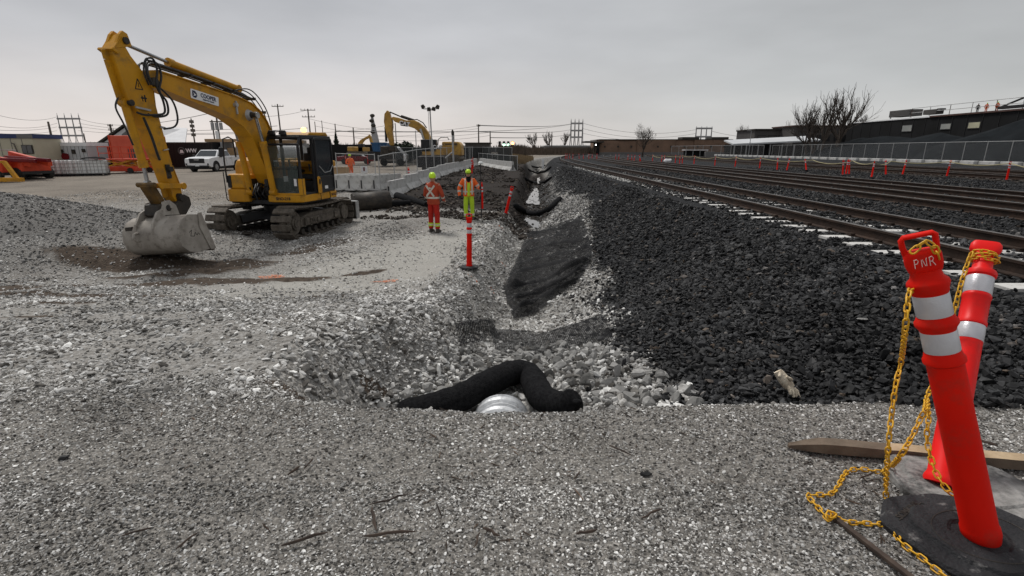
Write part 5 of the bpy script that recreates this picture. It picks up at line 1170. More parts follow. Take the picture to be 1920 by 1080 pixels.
# cylinders
def ram(name_parent, base, joint, end, rb, rr, y, mb=None):
    bo = MB().cyl((base[0], y, base[1]), (joint[0], y, joint[1]), rb, n=16); d = (Vector((joint[0], 0, joint[1])) - Vector((base[0], 0, base[1]))).normalized()
    j = Vector((joint[0], y, joint[1])); bo.cyl(j - d * .10, j + d * .03, rb * 1.22, n=16); bo.cyl((base[0], y - rb, base[1]), (base[0], y + rb, base[1]), rb * 1.15, n=14)
    o = bo.build('cylinder_barrel', mb or M['yellow'], name_parent, smooth=40)
    MB().cyl(j, (end[0], y, end[1]), rr, n=12).cyl((end[0], y - .05, end[1]), (end[0], y + .05, end[1]), rr * 1.6, n=12).build('cylinder_rod', M['steel'], name_parent, smooth=40)
    return o
ram(ex, (5.03, 3.32), (4.86, 2.08), (4.84, 1.72), .078, .040, 0)
ram(ex, (1.55, 3.96), (3.72, 4.26), (4.86, 4.46), .082, .036, 0)
for y in (.36, -.36): ram(ex, (1.06, 1.24), (1.27, 2.60), (1.46, 3.28), .085, .045, y)
# hoses
b = MB()
for k, (y, dz) in enumerate([(-.10, 0), (-.05, .02), (.06, .01), (.11, .03), (.15, 0)]):
    b.tube(cr_([(1.15, y, 3.72 + dz), (1.9, y, 3.86 + dz), (3.0, y, 4.02 + dz), (3.75, y, 4.10 + dz), (4.15, y, 4.14 + dz), (4.45, y + .03, 4.12 + dz), (4.60, y + .10, 3.92), (4.56, y + .13, 3.7)]), .017, 7)
for k, y in enumerate((-.12, -.04, .04, .12)):
    o_ = .045 * k; b.tube(cr_([(1.9, y, 3.86), (1.45 - o_, y, 3.84 + o_), (1.05 - o_, y, 3.70 + o_), (.70 - o_, y, 3.38 + o_ * .6), (.52 - o_ * .6, y, 2.95), (.45 - o_ * .4, y, 2.45), (.6, y, 1.9)]), .016, 7)
b.tube(cr_([(4.62, .2, 4.05), (4.56, .24, 4.20), (4.40, .24, 4.22), (4.34, .24, 4.02), (4.42, .24, 3.72), (4.32, .24, 3.42), (4.33, .24, 3.18), (4.52, .22, 3.12), (4.80, .2, 3.10), (4.95, .16, 3.14)]), .022, 8)
b.tube(cr_([(4.50, .2, 4.18), (4.30, .24, 4.14), (4.26, .24, 3.9), (4.38, .25, 3.6), (4.24, .25, 3.4), (4.26, .24, 3.15), (4.5, .2, 3.08), (4.7, .18, 3.12)]), .022, 8)
b.tube(cr_([(4.42, .2, 3.75), (4.10, .26, 3.45), (4.02, .26, 3.1), (4.12, .24, 2.9), (4.36, .18, 2.84)]), .020, 8)
b.tube(cr_([(5.16, .0, 3.40), (5.30, .05, 3.2), (5.24, .1, 2.9), (5.12, .1, 2.5)]), .018, 8)
b.tube(cr_([(4.80, .15, 3.05), (4.70, .16, 2.7), (4.62, .16, 2.3), (4.58, .15, 2.2)]), .026, 8)
b.build('hydraulic_hose', M['hose'], ex, smooth=60)
cl = MB()
for x, z in [(1.9, 3.86), (2.6, 3.96), (3.3, 4.05), (1.1, 3.74), (.72, 3.42)]: cl.box((x, 0, z), (.05, .36, .07))
cl.build('hose_clamp', M['gasket'], ex)
for a_, c_, w_ in [((4.6, .16, 3.20), (4.95, .16, 3.24), .035), ((4.3, .16, 2.86), (4.42, .16, 2.88), .04), ((4.30, .15, 2.42), (4.44, .15, 2.40), .02)]: MB().beam(a_, c_, .03, w_).build('hose_bracket', M['galv'], ex)
# linkage, coupler, bucket
for y in (-.19, .19): MB().beam((4.10, y, 1.62), (4.72, y, 1.66), .035, .11).cyl((4.10, y - .03, 1.62), (4.10, y + .03, 1.62), .075, n=14).cyl((4.70, y - .03, 1.66), (4.70, y + .03, 1.66), .07, n=14).build('guide_link', M['yellow'], ex, bevel=.01)
b = MB(); b.beam((4.88, 0, 1.70), (4.62, 0, 1.20), .26, .15); b.cyl((4.88, -.22, 1.69), (4.88, .22, 1.69), .055, n=12); b.build('bucket_link', M['greasy'], ex, bevel=.02)
b = MB(); b.prism([(4.86, 1.26), (4.62, 1.30), (4.40, 1.22), (4.10, 1.44), (3.94, 1.36), (3.92, 1.18), (4.12, .98), (4.72, .92), (4.90, 1.04)], -.17, .17); b.cyl((4.2, -.22, 1.36), (4.2, .22, 1.36), .08, n=14); b.cyl((4.62, -.22, 1.18), (4.62, .22, 1.18), .07, n=14); b.build('quick_coupler', M['gasket'], ex, bevel=.02)
bk = empty('bucket', (4.70, 0, .62)); bk.parent = ex; bk.rotation_euler = (.085, 0, .0); bk.location.y = .15
BP = [(-.26, .36), (.10, .40), (.30, .32), (.44, .16), (.485, -.04), (.44, -.24), (.28, -.38), (.05, -.44), (-.42, -.42)]
b = MB(); hw = .66
inner = [(u * .955 - .005, w * .94) for u, w in BP]
n = len(BP); P = [(u, -hw, w) for u, w in BP] + [(u, hw, w) for u, w in BP] + [(u, -hw, w) for u, w in inner] + [(u, hw, w) for u, w in inner]
F = [(i, i + 1, i + 1 + n, i + n) for i in range(n - 1)] + [(i + 2 * n + 1, i + 2 * n, i + 3 * n, i + 3 * n + 1) for i in range(n - 1)] + [(0, n, 3 * n, 2 * n), (n - 1, 3 * n - 1, 4 * n - 1, 2 * n - 1)]
b.add(P, F); b.build('bucket_shell', M['bucket'], bk, smooth=50)
for s_ in (-1, 1): 
    q = MB().prism(BP, s_ * hw, s_ * (hw + .028)); q.prism([(-.26, .40), (-.17, .40), (-.12, .1), (-.30, -.44), (-.46, -.44), (-.33, .1)], s_ * (hw + .03), s_ * (hw + .055)); q.build('side_plate', M['bucket'], bk, bevel=.006)
MB().beam((-.42, -hw - .03, -.425), (-.42, hw + .03, -.425), .03, .10).build('cutting_edge', M['bucket'], bk)
for y in (-.35, .07):
    MB().prism([(-.34, .38), (-.30, .60), (-.16, .72), (.02, .70), (.10, .56), (.24, .50), (.42, .28), (.47, .05), (.40, .12), (.26, .30), (.05, .41)], y - .025, y + .025).cyl((-.16, y - .05, .60), (-.16, y + .05, .60), .07, n=14).build('bucket_ear', M['bucket'], bk, bevel=.006)
MB().tube([(.47, -.28, .10), (.56, -.28, .10), (.60, -.28, .02), (.56, -.28, -.06), (.47, -.28, -.06)], .028, 8).build('lifting_eye', M['bucket'], bk, smooth=50)
MB().b2((.35, -.60, .12), (.44, -.45, .24)).b2((.36, -.64, .14), (.40, -.38, .18)).b2((-.15, -.64, .40), (-.02, -.5, .52)).build('bucket_bracket', M['gasket'], bk)
MB().b2((-.34, -.65, .37), (.02, -.45, .44)).build('tilt_hose_guard', M['gasket'], bk)
scr = MB(); y = hw + .030
for a, b_ in zip([(.18, .02), (.10, .06), (.16, -.06), (.06, -.08), (.02, .0), (-.02, -.07), (-.06, -.02), (-.10, -.07)][:-1], [(.10, .06), (.16, -.06), (.06, -.08), (.02, .0), (-.02, -.07), (-.06, -.02), (-.10, -.07), (-.2, -.05)]): scr.beam((a[0], y, a[1]), (b_[0], y, b_[1]), .003, .012)
scr.build('lettering', M['gasket'], bk)
# unit number
text('lettering', 'SHO-218', .115, M['black'], ex, (1.105, .66, 1.06), (0, 1, 0), (0, 0, 1), .001)
text('lettering', 'SHO-218', .10, M['roofedge'], ex, (-.72, 1.262, 1.06), (-1, 0, 0), (0, 0, 1), .001)
M['bluedecal']
b = MB(); b.b2((.3, .0, 0), (.4, .1, .05))
# clod under the far track
q = hit(462, 441); o = tag(bpy.data.objects.new('soil_clod', rock_mesh('soil_clod', 91, [M['gasket']], 2, .8)), 'dark reddish clod of soil on the gravel between the excavator tracks', 'clod'); C.objects.link(o); o.location = q + Vector((0, 0, .05)); o.scale = (.20, .13, .09)
# ------------------------------------------------------------------ simpler machines far away
def far_excavator(px2, scale_ref, Y, zg, label, boom, stick, body, cabp, cw, th, tracks, lett=None, ground_px=308):
    """outlines are measured in the picture at the machine's own distance Y and given real widths"""
    def f(u, y, w): p = at(u, w, Y); return (p.x, Y + y, p.z)
    c_ = at(px2, ground_px, Y); t = empty('excavator', (c_.x, Y, zg), 0, label, 'excavator', 'excavators on the site')
    def part(name, poly, hw, m, off=0, bev=.05):
        b = MB().prism(poly, -hw + off, hw + off, 0, f); b.xf(Matrix.Translation((-c_.x, -Y, -zg))); return b.build(name, m, t, bevel=bev)
    part('boom', boom, th * .5, M['cat_yellow']); part('stick', stick, th * .42, M['cat_yellow']); part('house', body, 1.35, M['cat_yellow'])
    part('counterweight', cw, 1.4, M['cat_yellow'], bev=.12); part('cab', cabp, .5, M['black'], -.85); part('tracks', tracks, 1.5, M['track'], bev=.1)
    return t, f, c_
Yc = 50.0
t, f, c_ = far_excavator(835, 1, Yc, Gz(at(835, 305, Yc).x, Yc), 'big old yellow excavator beyond the mesh fence, CAT on its raised boom', 
    [(735, 222), (738, 219), (748, 221), (763, 226), (778, 226), (785, 229), (796, 238), (804, 249), (810, 263), (814, 274), (800, 275), (797, 262), (790, 251), (778, 241), (760, 235), (742, 229)],
    [(722, 214), (727, 207), (731, 211), (733, 219), (736, 226), (737, 238), (736, 246), (738, 262), (738, 273), (732, 273), (727, 255), (723, 240), (721, 228)],
    [(796, 280), (868, 280), (868, 291), (796, 291)], [(793, 262), (821, 262), (822, 285), (795, 285)], [(832, 266), (862, 266), (867, 272), (867, 292), (832, 292)], .75, [(786, 296), (795, 290), (862, 290), (870, 297), (864, 304), (792, 304)])
def loc_(p, dy=0): q = Vector(p); return (q.x - c_.x, dy, q.z - t.location.z)
b = MB(); b.cyl(loc_(at(731, 210, Yc), 0), loc_(at(752, 219, Yc), 0), .06).cyl(loc_(at(752, 218, Yc)), loc_(at(776, 226, Yc)), .13); b.build('stick_cylinder', M['gasket'], t)
b = MB(); b.cyl(loc_(at(723, 238, Yc), 0), loc_(at(724.5, 266, Yc), 0), .12); b.build('bucket_cylinder', M['black'], t)
for y in (-.55, .55): MB().cyl(loc_(at(790, 242, Yc), y), loc_(at(799, 270, Yc), y), .1).build('boom_cylinder', M['galv'], t)
MB().tube([loc_(at(769, 226, Yc)), loc_(at(782, 224, Yc)), loc_(at(793, 230, Yc)), loc_(at(800, 240, Yc))], .05, 6).build('hydraulic_hose', M['hose'], t)
MB().tube([loc_(at(824, 280, Yc), -1.2), loc_(at(825, 262, Yc), -1.2), loc_(at(830, 258, Yc), -1.2), loc_(at(842, 258, Yc), -1.2), loc_(at(845, 263, Yc), -1.2)], .05, 6).build('handrail', M['galv'], t)
bp_ = MB().prism([(750, 229), (768, 230), (766, 238), (753, 236)], -.385, -.38, 0, f); bp_.xf(Matrix.Translation((-c_.x, -Yc, -t.location.z))); bp_.build('boom_decal', M['black'], t)
text('lettering', 'CAT', .50, M['white'], t, loc_(at(760, 232.3, Yc), -.39), (1, 0, -.22), (.22, 0, 1), .004)
text('lettering', 'CAT', .46, M['white'], t, loc_(at(824, 276, Yc), -1.37), (1, 0, 0), (0, 0, 1), .004)
MB().box(loc_(at(724, 283, Yc)), (.8, 1.3, .9)).box(loc_(at(732, 279, Yc)), (1.1, 1.2, .5)).build('bucket', M['gasket'], t, bevel=.1)
MB().b2(loc_(at(838, 271.5, Yc), -1.42), loc_(at(860, 269.5, Yc), -1.40)).build('stripe', M['black'], t)
Ys_ = 62.0
t, f, c_ = far_excavator(672, 1, Ys_, Gz(at(672, 291, Ys_).x, Ys_), 'small distant yellow excavator left of the blue skip', 
    [(673, 275), (672, 268), (677, 262), (690, 255), (693, 253), (694, 257), (684, 263), (680, 268), (680, 276)], [(691, 254), (693, 252), (696, 256), (700, 268), (700, 274), (696, 272), (693, 262)],
    [(660, 276), (688, 276), (688, 284), (660, 284)], [(677, 270), (686, 270), (687, 284), (677, 284)], [(657, 275), (671, 275), (673, 284), (658, 284)], .5, [(656, 286), (660, 284), (690, 284), (694, 287), (690, 290), (660, 290)], ground_px=291)

# ------------------------------------------------------------------ pickup truck (x forward, y left)
def pickup(loc, rz, label):
    t = empty('pickup_truck', loc, rz, label, 'pickup truck')
    b = MB(); prof = [(2.90, .55), (2.93, .95), (2.86, 1.16), (2.2, 1.26), (1.55, 1.30), (-.95, 1.34), (-2.85, 1.36), (-2.9, 1.3), (-2.9, .62), (-2.2, .5), (2.6, .42)]
    n = len(prof); P = []
    for y, k in ((-.99, .97), (-1.01, 1), (1.01, 1), (.99, .97)): pass
    b.prism(prof, -.98, .98); body = b.build('body', M['carwhite'], t, bevel=.06)
    c = MB(); c.add([(1.50, -.9, 1.28), (1.50, .9, 1.28), (.72, .74, 1.90), (.72, -.74, 1.90), (-1.05, -.9, 1.32), (-1.05, .9, 1.32), (-.82, .74, 1.90), (-.82, -.74, 1.90)], [(0, 1, 2, 3), (5, 4, 7, 6), (3, 2, 6, 7), (1, 5, 6, 2), (4, 0, 3, 7), (4, 5, 1, 0)])
    c.build('cab', M['carwhite'], t, bevel=.05)
    g = MB()
    def quad(p, q, r, s_, n_, o=.012): n_ = Vector(n_) * o; g.add([Vector(v) + n_ for v in (p, q, r, s_)] , [(0, 1, 2, 3)])
    wf = Vector((.62, 0, .78)).normalized()
    gw = MB(); gw.add([Vector(v) + wf * .02 for v in [(1.42, -.80, 1.34), (1.42, .80, 1.34), (.80, .68, 1.83), (.80, -.68, 1.83)]], [(0, 1, 2, 3)]); gw.build('windscreen', M['glass'], t)
    for s_ in (-1, 1):
        for a, b_ in (((1.22, .60), (.32, .25)), ((.18, .20), (-.86, -.76))):
            q = MB(); q.add([(a[0], s_ * .915, 1.36), (b_[0] if False else a[1] - .0, s_ * .79, 1.80), (b_[1], s_ * .79, 1.80), (b_[0], s_ * .905, 1.37)], [(0, 1, 2, 3)] if s_ < 0 else [(3, 2, 1, 0)]); q.build('side_window', M['glass'], t)
        MB().box((1.15, s_ * 1.10, 1.36), (.14, .22, .22)).build('mirror', M['black'], t, bevel=.03)
        for x in (.25, -.75): MB().box((x, s_ * .985, 1.16), (.18, .03, .04)).build('door_handle', M['black'], t)
        for x in (.78, -.02, -1.0): MB().b2((x, s_ * .978, .62), (x + .014, s_ * .985, 1.3)).build('door_gap', M['gasket'], t)
        for x in (1.85, -1.85):
            w = MB().cyl((x, s_ * .74, .42), (x, s_ * 1.0, .42), .42, n=26); wo_ = w.build('wheel', M['tire'], t, bevel=.03)
            r_ = MB().cyl((x, s_ * .98, .42), (x, s_ * 1.012, .42), .25, n=20); 
            for k in range(6): a = k * PI / 3; r_.beam((x, s_ * 1.015, .42), (x + .24 * math.cos(a), s_ * 1.015, .42 + .24 * math.sin(a)), .03, .05)
            r_.build('rim', M['galv'], wo_)
            ar = MB(); pts = [(x + .52 * math.cos(PI * k / 10), s_ * .985, .42 + .52 * math.sin(PI * k / 10)) for k in range(11)]; ar.tube(pts, .05, 6); ar.build('wheel_arch', M['black'], t)
            MB().prism([(x + .49 * math.cos(PI * k / 10), .42 + .49 * math.sin(PI * k / 10)) for k in range(11)], s_ * .97, s_ * .984).build('arch_painted_shade', M['black'], t)  # flat black half disc stands in for the shade inside the wheel arch
        MB().box((2.87, s_ * .80, 1.05), (.12, .26, .20)).build('headlight', M['hdpe'], t, bevel=.03)
        MB().box((2.90, s_ * .86, .68), (.10, .10, .16)).build('fog_light', M['black'], t)
    MB().box((2.925, 0, .98), (.06, 1.22, .40)).build('grille', M['black'], t, bevel=.05)
    MB().box((2.96, 0, 1.06), (.03, .4, .07)).build('badge', M['steel'], t)
    MB().box((2.88, 0, .50), (.14, 1.75, .16)).build('front_bumper', M['black'], t, bevel=.03)
    MB().box((2.96, 0, .58), (.02, .32, .12)).build('number_plate', M['hdpe'], t)
    MB().b2((-2.7, -.85, .25), (2.6, .85, .55)).build('chassis', M['black'], t)
    MB().b2((-2.78, -.82, 1.30), (-1.12, .82, 1.375)).build('load_bed', M['black'], t)
    MB().b2((.0, -.05, 1.9), (.12, .1, 1.95)).build('roof_aerial', M['black'], t)
    return t
pk1 = at(338, 315, 46); pk2 = at(452, 312, 49.5)
mid = (Vector((pk1.x, pk1.y, 0)) + Vector((pk2.x, pk2.y, 0))) / 2
mid = Vector((at(398, 314, 47).x, 47.6, 0)); mid.z = Gz(mid.x, mid.y)
pt = pickup(mid, math.radians(273), 'white four door pickup truck parked in front of the black container'); pt.scale = (1.04, 1.04, .98)
# second pickup mostly hidden behind it
# ------------------------------------------------------------------ red car
def small_car(loc, rz, m, label):
    t = empty('car', loc, rz, label, 'car'); MB().prism([(2.2, .3), (2.25, .6), (2.0, .78), (1.1, .92), (-1.7, .95), (-2.2, .9), (-2.25, .35)], -.88, .88).build('body', m, t, bevel=.08)
    MB().prism([(1.1, .9), (.35, 1.38), (-.9, 1.42), (-1.7, .93)], -.72, .72).build('cabin', M['glass'], t, bevel=.05)
    MB().prism([(.4, 1.36), (.3, 1.42), (-.85, 1.46), (-1.0, 1.40)], -.70, .70).build('roof', m, t, bevel=.03)
    for s_ in (-1, 1):
        for x in (1.35, -1.35): MB().cyl((x, s_ * .66, .32), (x, s_ * .9, .32), .32, n=18).build('wheel', M['tire'], t)
    return t
q = at(668, 300, 66); small_car((q.x, 66, Gz(q.x, 66)), .12, M['crimson'], 'dark red car parked beyond the stored concrete barriers')
# white truck cab with blue skip
q = at(739, 292, 60); zt = Gz(q.x, 60)
t = empty('white_truck', (q.x, 60, zt), 0, 'white van front end between the blue skip and the big excavator', 'van')
MB().prism([(1.4, .5), (1.5, 1.2), (1.0, 1.5), (.5, 2.1), (-1.4, 2.2), (-1.5, .5)], -.95, .95).build('body', M['carwhite'], t, bevel=.08)
MB().prism([(.98, 1.52), (.52, 2.0), (.3, 2.0), (.3, 1.5)], -.96, .96).build('side_window', M['glass'], t); 
for x in (.9, -1.0): MB().cyl((x, -1.0, .4), (x, -.7, .4), .4, n=16).build('wheel', M['tire'], t)
MB().b2((-.9, -.97, .3), (.5, -.95, .5)).build('sill', M['black'], t)
q0, q1 = at(700, 268, 58), at(730, 284, 58); t = empty('skip', ((q0.x + q1.x) / 2, 58, q1.z), 0, 'faded blue skip between the small and the big distant excavators', 'skip'); hw = (q1.x - q0.x) / 2; hh = q0.z - q1.z
MB().prism([(-hw * .8, 0), (hw * .8, 0), (hw, hh), (-hw, hh)], -1.0, 1.0).build('box', M['blue'], t)
for k in range(4): x = -hw * .7 + k * hw * .46; MB().b2((x, -1.06, .1), (x + .1, -1.0, hh)).build('rib', M['blue'], t)
MB().b2((-hw * 1.02, -1.08, hh - .1), (hw * 1.02, -.98, hh + .04)).build('rim', M['blue'], t)
b = MB(); b.b2((-1.3, -.9, -1.1 if False else -.85), (1.3, .9, 0)); b.build('skid', M['black'], t)

# ------------------------------------------------------------------ IBC totes
def tote_parts(parent, m_t):
    MB().b2((-.56, -.47, .16), (.56, .47, 1.12)).build('tank', m_t, parent, bevel=.06)
    b = MB()
    for k in range(6): x = -.6 + k * .24; b.b2((x - .012, -.512, .14), (x + .012, -.49, 1.16)); b.b2((x - .012, .49, .14), (x + .012, .512, 1.16))
    for k in range(5): y = -.5 + k * .25; b.b2((-.612, y - .012, .14), (-.59, y + .012, 1.16)); b.b2((.59, y - .012, .14), (.612, y + .012, 1.16))
    for k in range(5): z = .16 + k * .245; b.b2((-.62, -.525, z - .012), (.62, -.505, z + .012)); b.b2((-.62, .505, z - .012), (.62, .525, z + .012)); b.b2((-.625, -.52, z - .012), (-.612, .52, z + .012)); b.b2((.612, -.52, z - .012), (.625, .52, z + .012))
    b.build('cage', M['galv'], parent)
    b = MB(); b.b2((-.6, -.5, .10), (.6, .5, .14))
    for x in (-.52, 0, .52): b.b2((x - .09, -.5, 0), (x + .09, .5, .1))
    b.build('pallet', M['black'], parent); MB().cyl((.0, .0, 1.12), (.0, 0, 1.18), .12).build('lid', M['black'], parent)
tot = [(72, 'first'), (97, 'second'), (121, 'third'), (145, 'fourth'), (168, None), (190, None)]
ibc = None
for i, (px_, w_) in enumerate(tot):
    q = at(px_ - 4, 326, 39.5 + i * .25); lab = ('white caged water tank, %s from the left in the row by the pale trailer' % w_) if w_ else ('greyer caged water tank %s in the pair beside the orange lift' % ('on the left' if i == 4 else 'on the right'))
    if i == 0:
        ibc = empty('caged_tank', (0, 0, 0), 0, lab, 'tank', 'caged water tanks'); tote_parts(ibc, M['hdpe']); o = ibc; kids_ = list(ibc.children)
    else: o = copy_tree(ibc, None, kids_); o['label'] = lab
    o.location = (q.x, q.y, Gz(q.x, q.y)); o.rotation_euler = (0, 0, .35 if i < 4 else .42); o.scale = (1, 1, 1.02)
q = at(178, 297, 40.6); o = tag(MB().tube([(-.9, 0, 0), (-.6, .1, .10), (.0, .1, .13), (.6, .1, .1), (1.0, 0, .02)], [(.1, .03), (.35, .05), (.4, .05), (.35, .05), (.1, .03)], 8).build('black_sheet', M['sock'], smooth=60), 'crumpled black sheet lying on top of the pair of greyer tanks', 'sheet'); o.location = (q.x, q.y - .3, Gz(q.x, q.y) + 1.22)

# ------------------------------------------------------------------ lifts at the far left
def boom_lift(px, py, Y, rz, label, m):
    q = at(px, py, Y); t = empty('boom_lift', (q.x, Y, Gz(q.x, Y)), rz, label, 'lift', 'red work platforms')
    MB().b2((-1.5, -1.0, .45), (1.3, 1.0, 1.35)).build('body', m, t, bevel=.12); MB().b2((-1.6, -1.05, .35), (1.5, 1.05, .55)).build('chassis', M['darkplastic'], t)
    for x in (-1.1, 1.1):
        for s_ in (-1, 1): MB().cyl((x, s_ * .8, .4), (x, s_ * 1.1, .4), .4, n=18).build('wheel', M['tire'], t)
    MB().beam((-2.6, -.2, 1.05), (1.0, -.2, 1.75), .3, .34).build('lower_boom', m, t, bevel=.03); MB().beam((-3.2, .2, 1.3), (.9, .2, 1.5), .22, .24).build('upper_boom', M['crimson'], t, bevel=.03)
    for k, (a, b_) in enumerate([((1.4, -.8, .9), (1.4, -.8, 2.0)), ((1.4, .8, .9), (1.4, .8, 2.0)), ((2.2, -.8, .9), (2.2, -.8, 2.0)), ((2.2, .8, .9), (2.2, .8, 2.0)), ((1.4, -.8, 2.0), (2.2, -.8, 2.0)), ((1.4, .8, 2.0), (2.2, .8, 2.0)), ((2.2, -.8, 2.0), (2.2, .8, 2.0)), ((1.4, -.8, 2.0), (1.4, .8, 2.0))]): MB().tube([a, b_], .035, 6).build('basket_rail', M['galv'], t)
    MB().b2((1.35, -.85, .85), (2.25, .85, .95)).build('basket_floor', M['galv'], t)
    return t
boom_lift(42, 326, 37.5, 2.9, 'folded red boom lift standing left of the white caged tanks', M['redpaint'])
boom_lift(-20, 328, 36, 3.3, 'second red boom lift cut off by the left edge of the picture', M['redpaint'])
q = at(22, 328, 34.8); t = empty('outrigger_stand', (q.x, 34.8, Gz(q.x, 34.8)), 0, 'yellow steel outrigger frame standing in front of the red lifts', 'outrigger')
MB().beam((-.3, 0, 1.35), (.35, 0, .15), .18, .22).build('leg', M['yellow'], t); MB().b2((-1.2, -.2, .05), (.6, .2, .3)).build('foot', M['yellow'], t); MB().beam((-.3, 0, 1.35), (-1.1, 0, 1.3), .15, .15).build('arm', M['yellow'], t)
# orange scissor platform behind the near boom
def scissor(px, py, Y, label):
    q = at(px, py, Y); t = empty('scissor_lift', (q.x, Y, Gz(q.x, Y)), .1, label, 'lift')
    MB().b2((-1.3, -.6, .15), (1.3, .6, .55)).build('base', M['redpaint'], t, bevel=.04); MB().b2((-1.35, -.65, 1.05), (1.35, .65, 1.15)).build('platform', M['redpaint'], t)
    for y in (-.5, .5):
        MB().beam((-1.1, y, .5), (1.1, y, 1.05), .06, .1).build('scissor_arm', M['yellow'], t); MB().beam((1.1, y, .5), (-1.1, y, 1.05), .06, .1).build('scissor_arm', M['yellow'], t)
    for x in (-1.3, -.45, .45, 1.3):
        for y in (-.6, .6): MB().tube([(x, y, 1.15), (x, y, 2.1)], .03, 6).build('rail_post', M['redpaint'], t)
    for y in (-.6, .6):
        for z in (1.6, 2.1): MB().tube([(-1.3, y, z), (1.3, y, z)], .03, 6).build('guard_rail', M['redpaint'], t)
    for x in (-.9, .9): MB().cyl((x, -.7, .22), (x, -.55, .22), .22, n=14).build('wheel', M['tire'], t)
scissor(232, 320, 43, 'orange scissor lift with raised guard rails under the excavator stick')
scissor(268, 318, 45, 'second orange scissor lift half hidden behind the excavator stick')
# ------------------------------------------------------------------ concrete barriers
def barrier_mesh(L=3.0):
    b = MB(); prof = [(-.305, 0), (.305, 0), (.305, .06), (.10, .36), (.075, .82), (-.075, .82), (-.10, .36), (-.305, .06)]
    b.prism(prof, -L / 2, L / 2, 0, lambda u, y, w: (y, u, w)); b.b2((-L / 2 - .004, -.045, .10), (-L / 2 + .006, .045, .56), 1); b.b2((L / 2 - .006, -.045, .10), (L / 2 + .004, .045, .56), 1)
    for x in (-L / 4, L / 4): b.b2((x - .12, -.31, .0), (x + .12, .31, .05), 1)
    return b
bar = barrier_mesh().build('concrete_barrier', [M['concrete'], M['darkplastic']], bevel=.012); bar_used = False
def place_barrier(x, y, rz, label, group, z=None, sc=1.0):
    global bar_used
    if not bar_used: o = bar; bar_used = True
    else: o = bar.copy(); C.objects.link(o)
    o.location = (x, y, Gz(x, y) - .02 if z is None else z); o.rotation_euler = (0, 0, rz); o.scale = (sc, 1, 1); return tag(o, label, 'barrier', group)
G_B = 'concrete barriers in the row along the mesh fence'
pA, pB, pC_ = Vector((-6.35, 26.6)), Vector((-4.1, 62.5)), Vector((.15, 45.5))
d = (pB - pA); n = 11; u = d.normalized(); rz = math.atan2(u.y, u.x)
for i in range(n):
    c = pA + u * (1.5 + i * (d.length - 1.5) / n)
    place_barrier(c.x, c.y, rz, 'concrete barrier in the long row by the mesh fence, %s from the near end' % ORD[i], G_B, None, 1.07)
d2 = pC_ - pB; n2 = 5; u2 = d2.normalized(); rz2 = math.atan2(u2.y, u2.x)
for i in range(n2):
    c = pB + Vector((.3, .2)) + u2 * (1.5 + i * (d2.length - 1.5) / n2); place_barrier(c.x, c.y, rz2, 'concrete barrier in the row coming back towards the ditch, %s from the far corner' % ORD[i], G_B, None, 1.12)
for i in range(5):
    q = at(701 - i * 23.5, 344 - i * .6, 28.6 + i * .1); u3 = Vector((.30, 1)).normalized(); c = Vector((q.x, q.y)) + u3 * 1.5
    place_barrier(c.x, c.y, math.atan2(u3.y, u3.x), 'stored concrete barrier standing end on beside its neighbours, %s from the right' % ORD[i], 'stored concrete barriers beside the excavator', Gz(c.x, c.y) + .05)
# dark stuff before the barriers: wet pit, plates and pipe
q = hit(640, 366); 
o = tag(MB().tube([hit(655, 352) + Vector((0, 0, .15)), hit(668, 356) + Vector((0, 0, .1)), hit(682, 357) + Vector((0, 0, .12)), hit(694, 352) + Vector((0, 0, .2)), hit(702, 352) + Vector((0, 0, .1))], [.06, .08, .09, .22, .08], 10).build('black_hose', M['sock'], smooth=60), 'crumpled black hose in front of the stored barriers', 'hose')
a, b_ = hit(632, 352), hit(728, 352); o = tag(MB().beam(a + Vector((0, 0, .05)), b_ + Vector((0, 0, .05)), .5, .12).build('timber_sleeper', M['wood'], bevel=.01), 'long timber lying on the ground in front of the stored barriers', 'timber')
a, b_ = hit(637, 361), hit(700, 359)
t = empty('bucket_attachment', hit(698, 392), .2, 'large dark worn digging bucket lying in the pit behind the yellow excavator', 'bucket')
BPs = [(-.5, .62), (.1, .70), (.45, .60), (.66, .3), (.70, -.02), (.6, -.3), (.3, -.45), (-.5, -.45)]
b = MB(); n_ = len(BPs); P = [(-1.0, u, w + .45) for u, w in BPs] + [(1.0, u, w + .45) for u, w in BPs]
b.add(P, [(i, i + 1, i + 1 + n_, i + n_) for i in range(n_ - 1)]); o = b.build('shell', M['gasket'], t, smooth=50); sd_ = o.modifiers.new('solid', 'SOLIDIFY'); sd_.thickness = .04
for x in (-1.02, 1.02): MB().prism([(u, w + .45) for u, w in BPs], x - .02, x + .02, 0, lambda u, y, w: (y, u, w)).build('side_plate', M['gasket'], t)
t.rotation_euler = (0, .06, PI + .5); t.scale = (.72, .72, .62)
for px0, py0, px1, py1, lab in [(690, 392, 768, 384, 'black pipe lying on the bank behind the excavator blade'), (745, 373, 800, 388, 'second black pipe running towards the workers')]:
    a, b_ = hit(px0, py0), hit(px1, py1); m_ = a.lerp(b_, .5); m_.z = Gz(m_.x, m_.y)
    tag(MB().tube([a + Vector((0, 0, .16)), m_ + Vector((0, 0, .14)), b_ + Vector((0, 0, .10))], [.19, .17, .12], 12).build('black_pipe', M['sock'], smooth=60), lab, 'pipe')
sp = stone_mat('dark_spoil', [(0, (.02, .016, .013)), (.7, (.05, .04, .032)), (1, (.16, .14, .12))])
V_SP = variants('spoil_lump', sp, 4, 1)
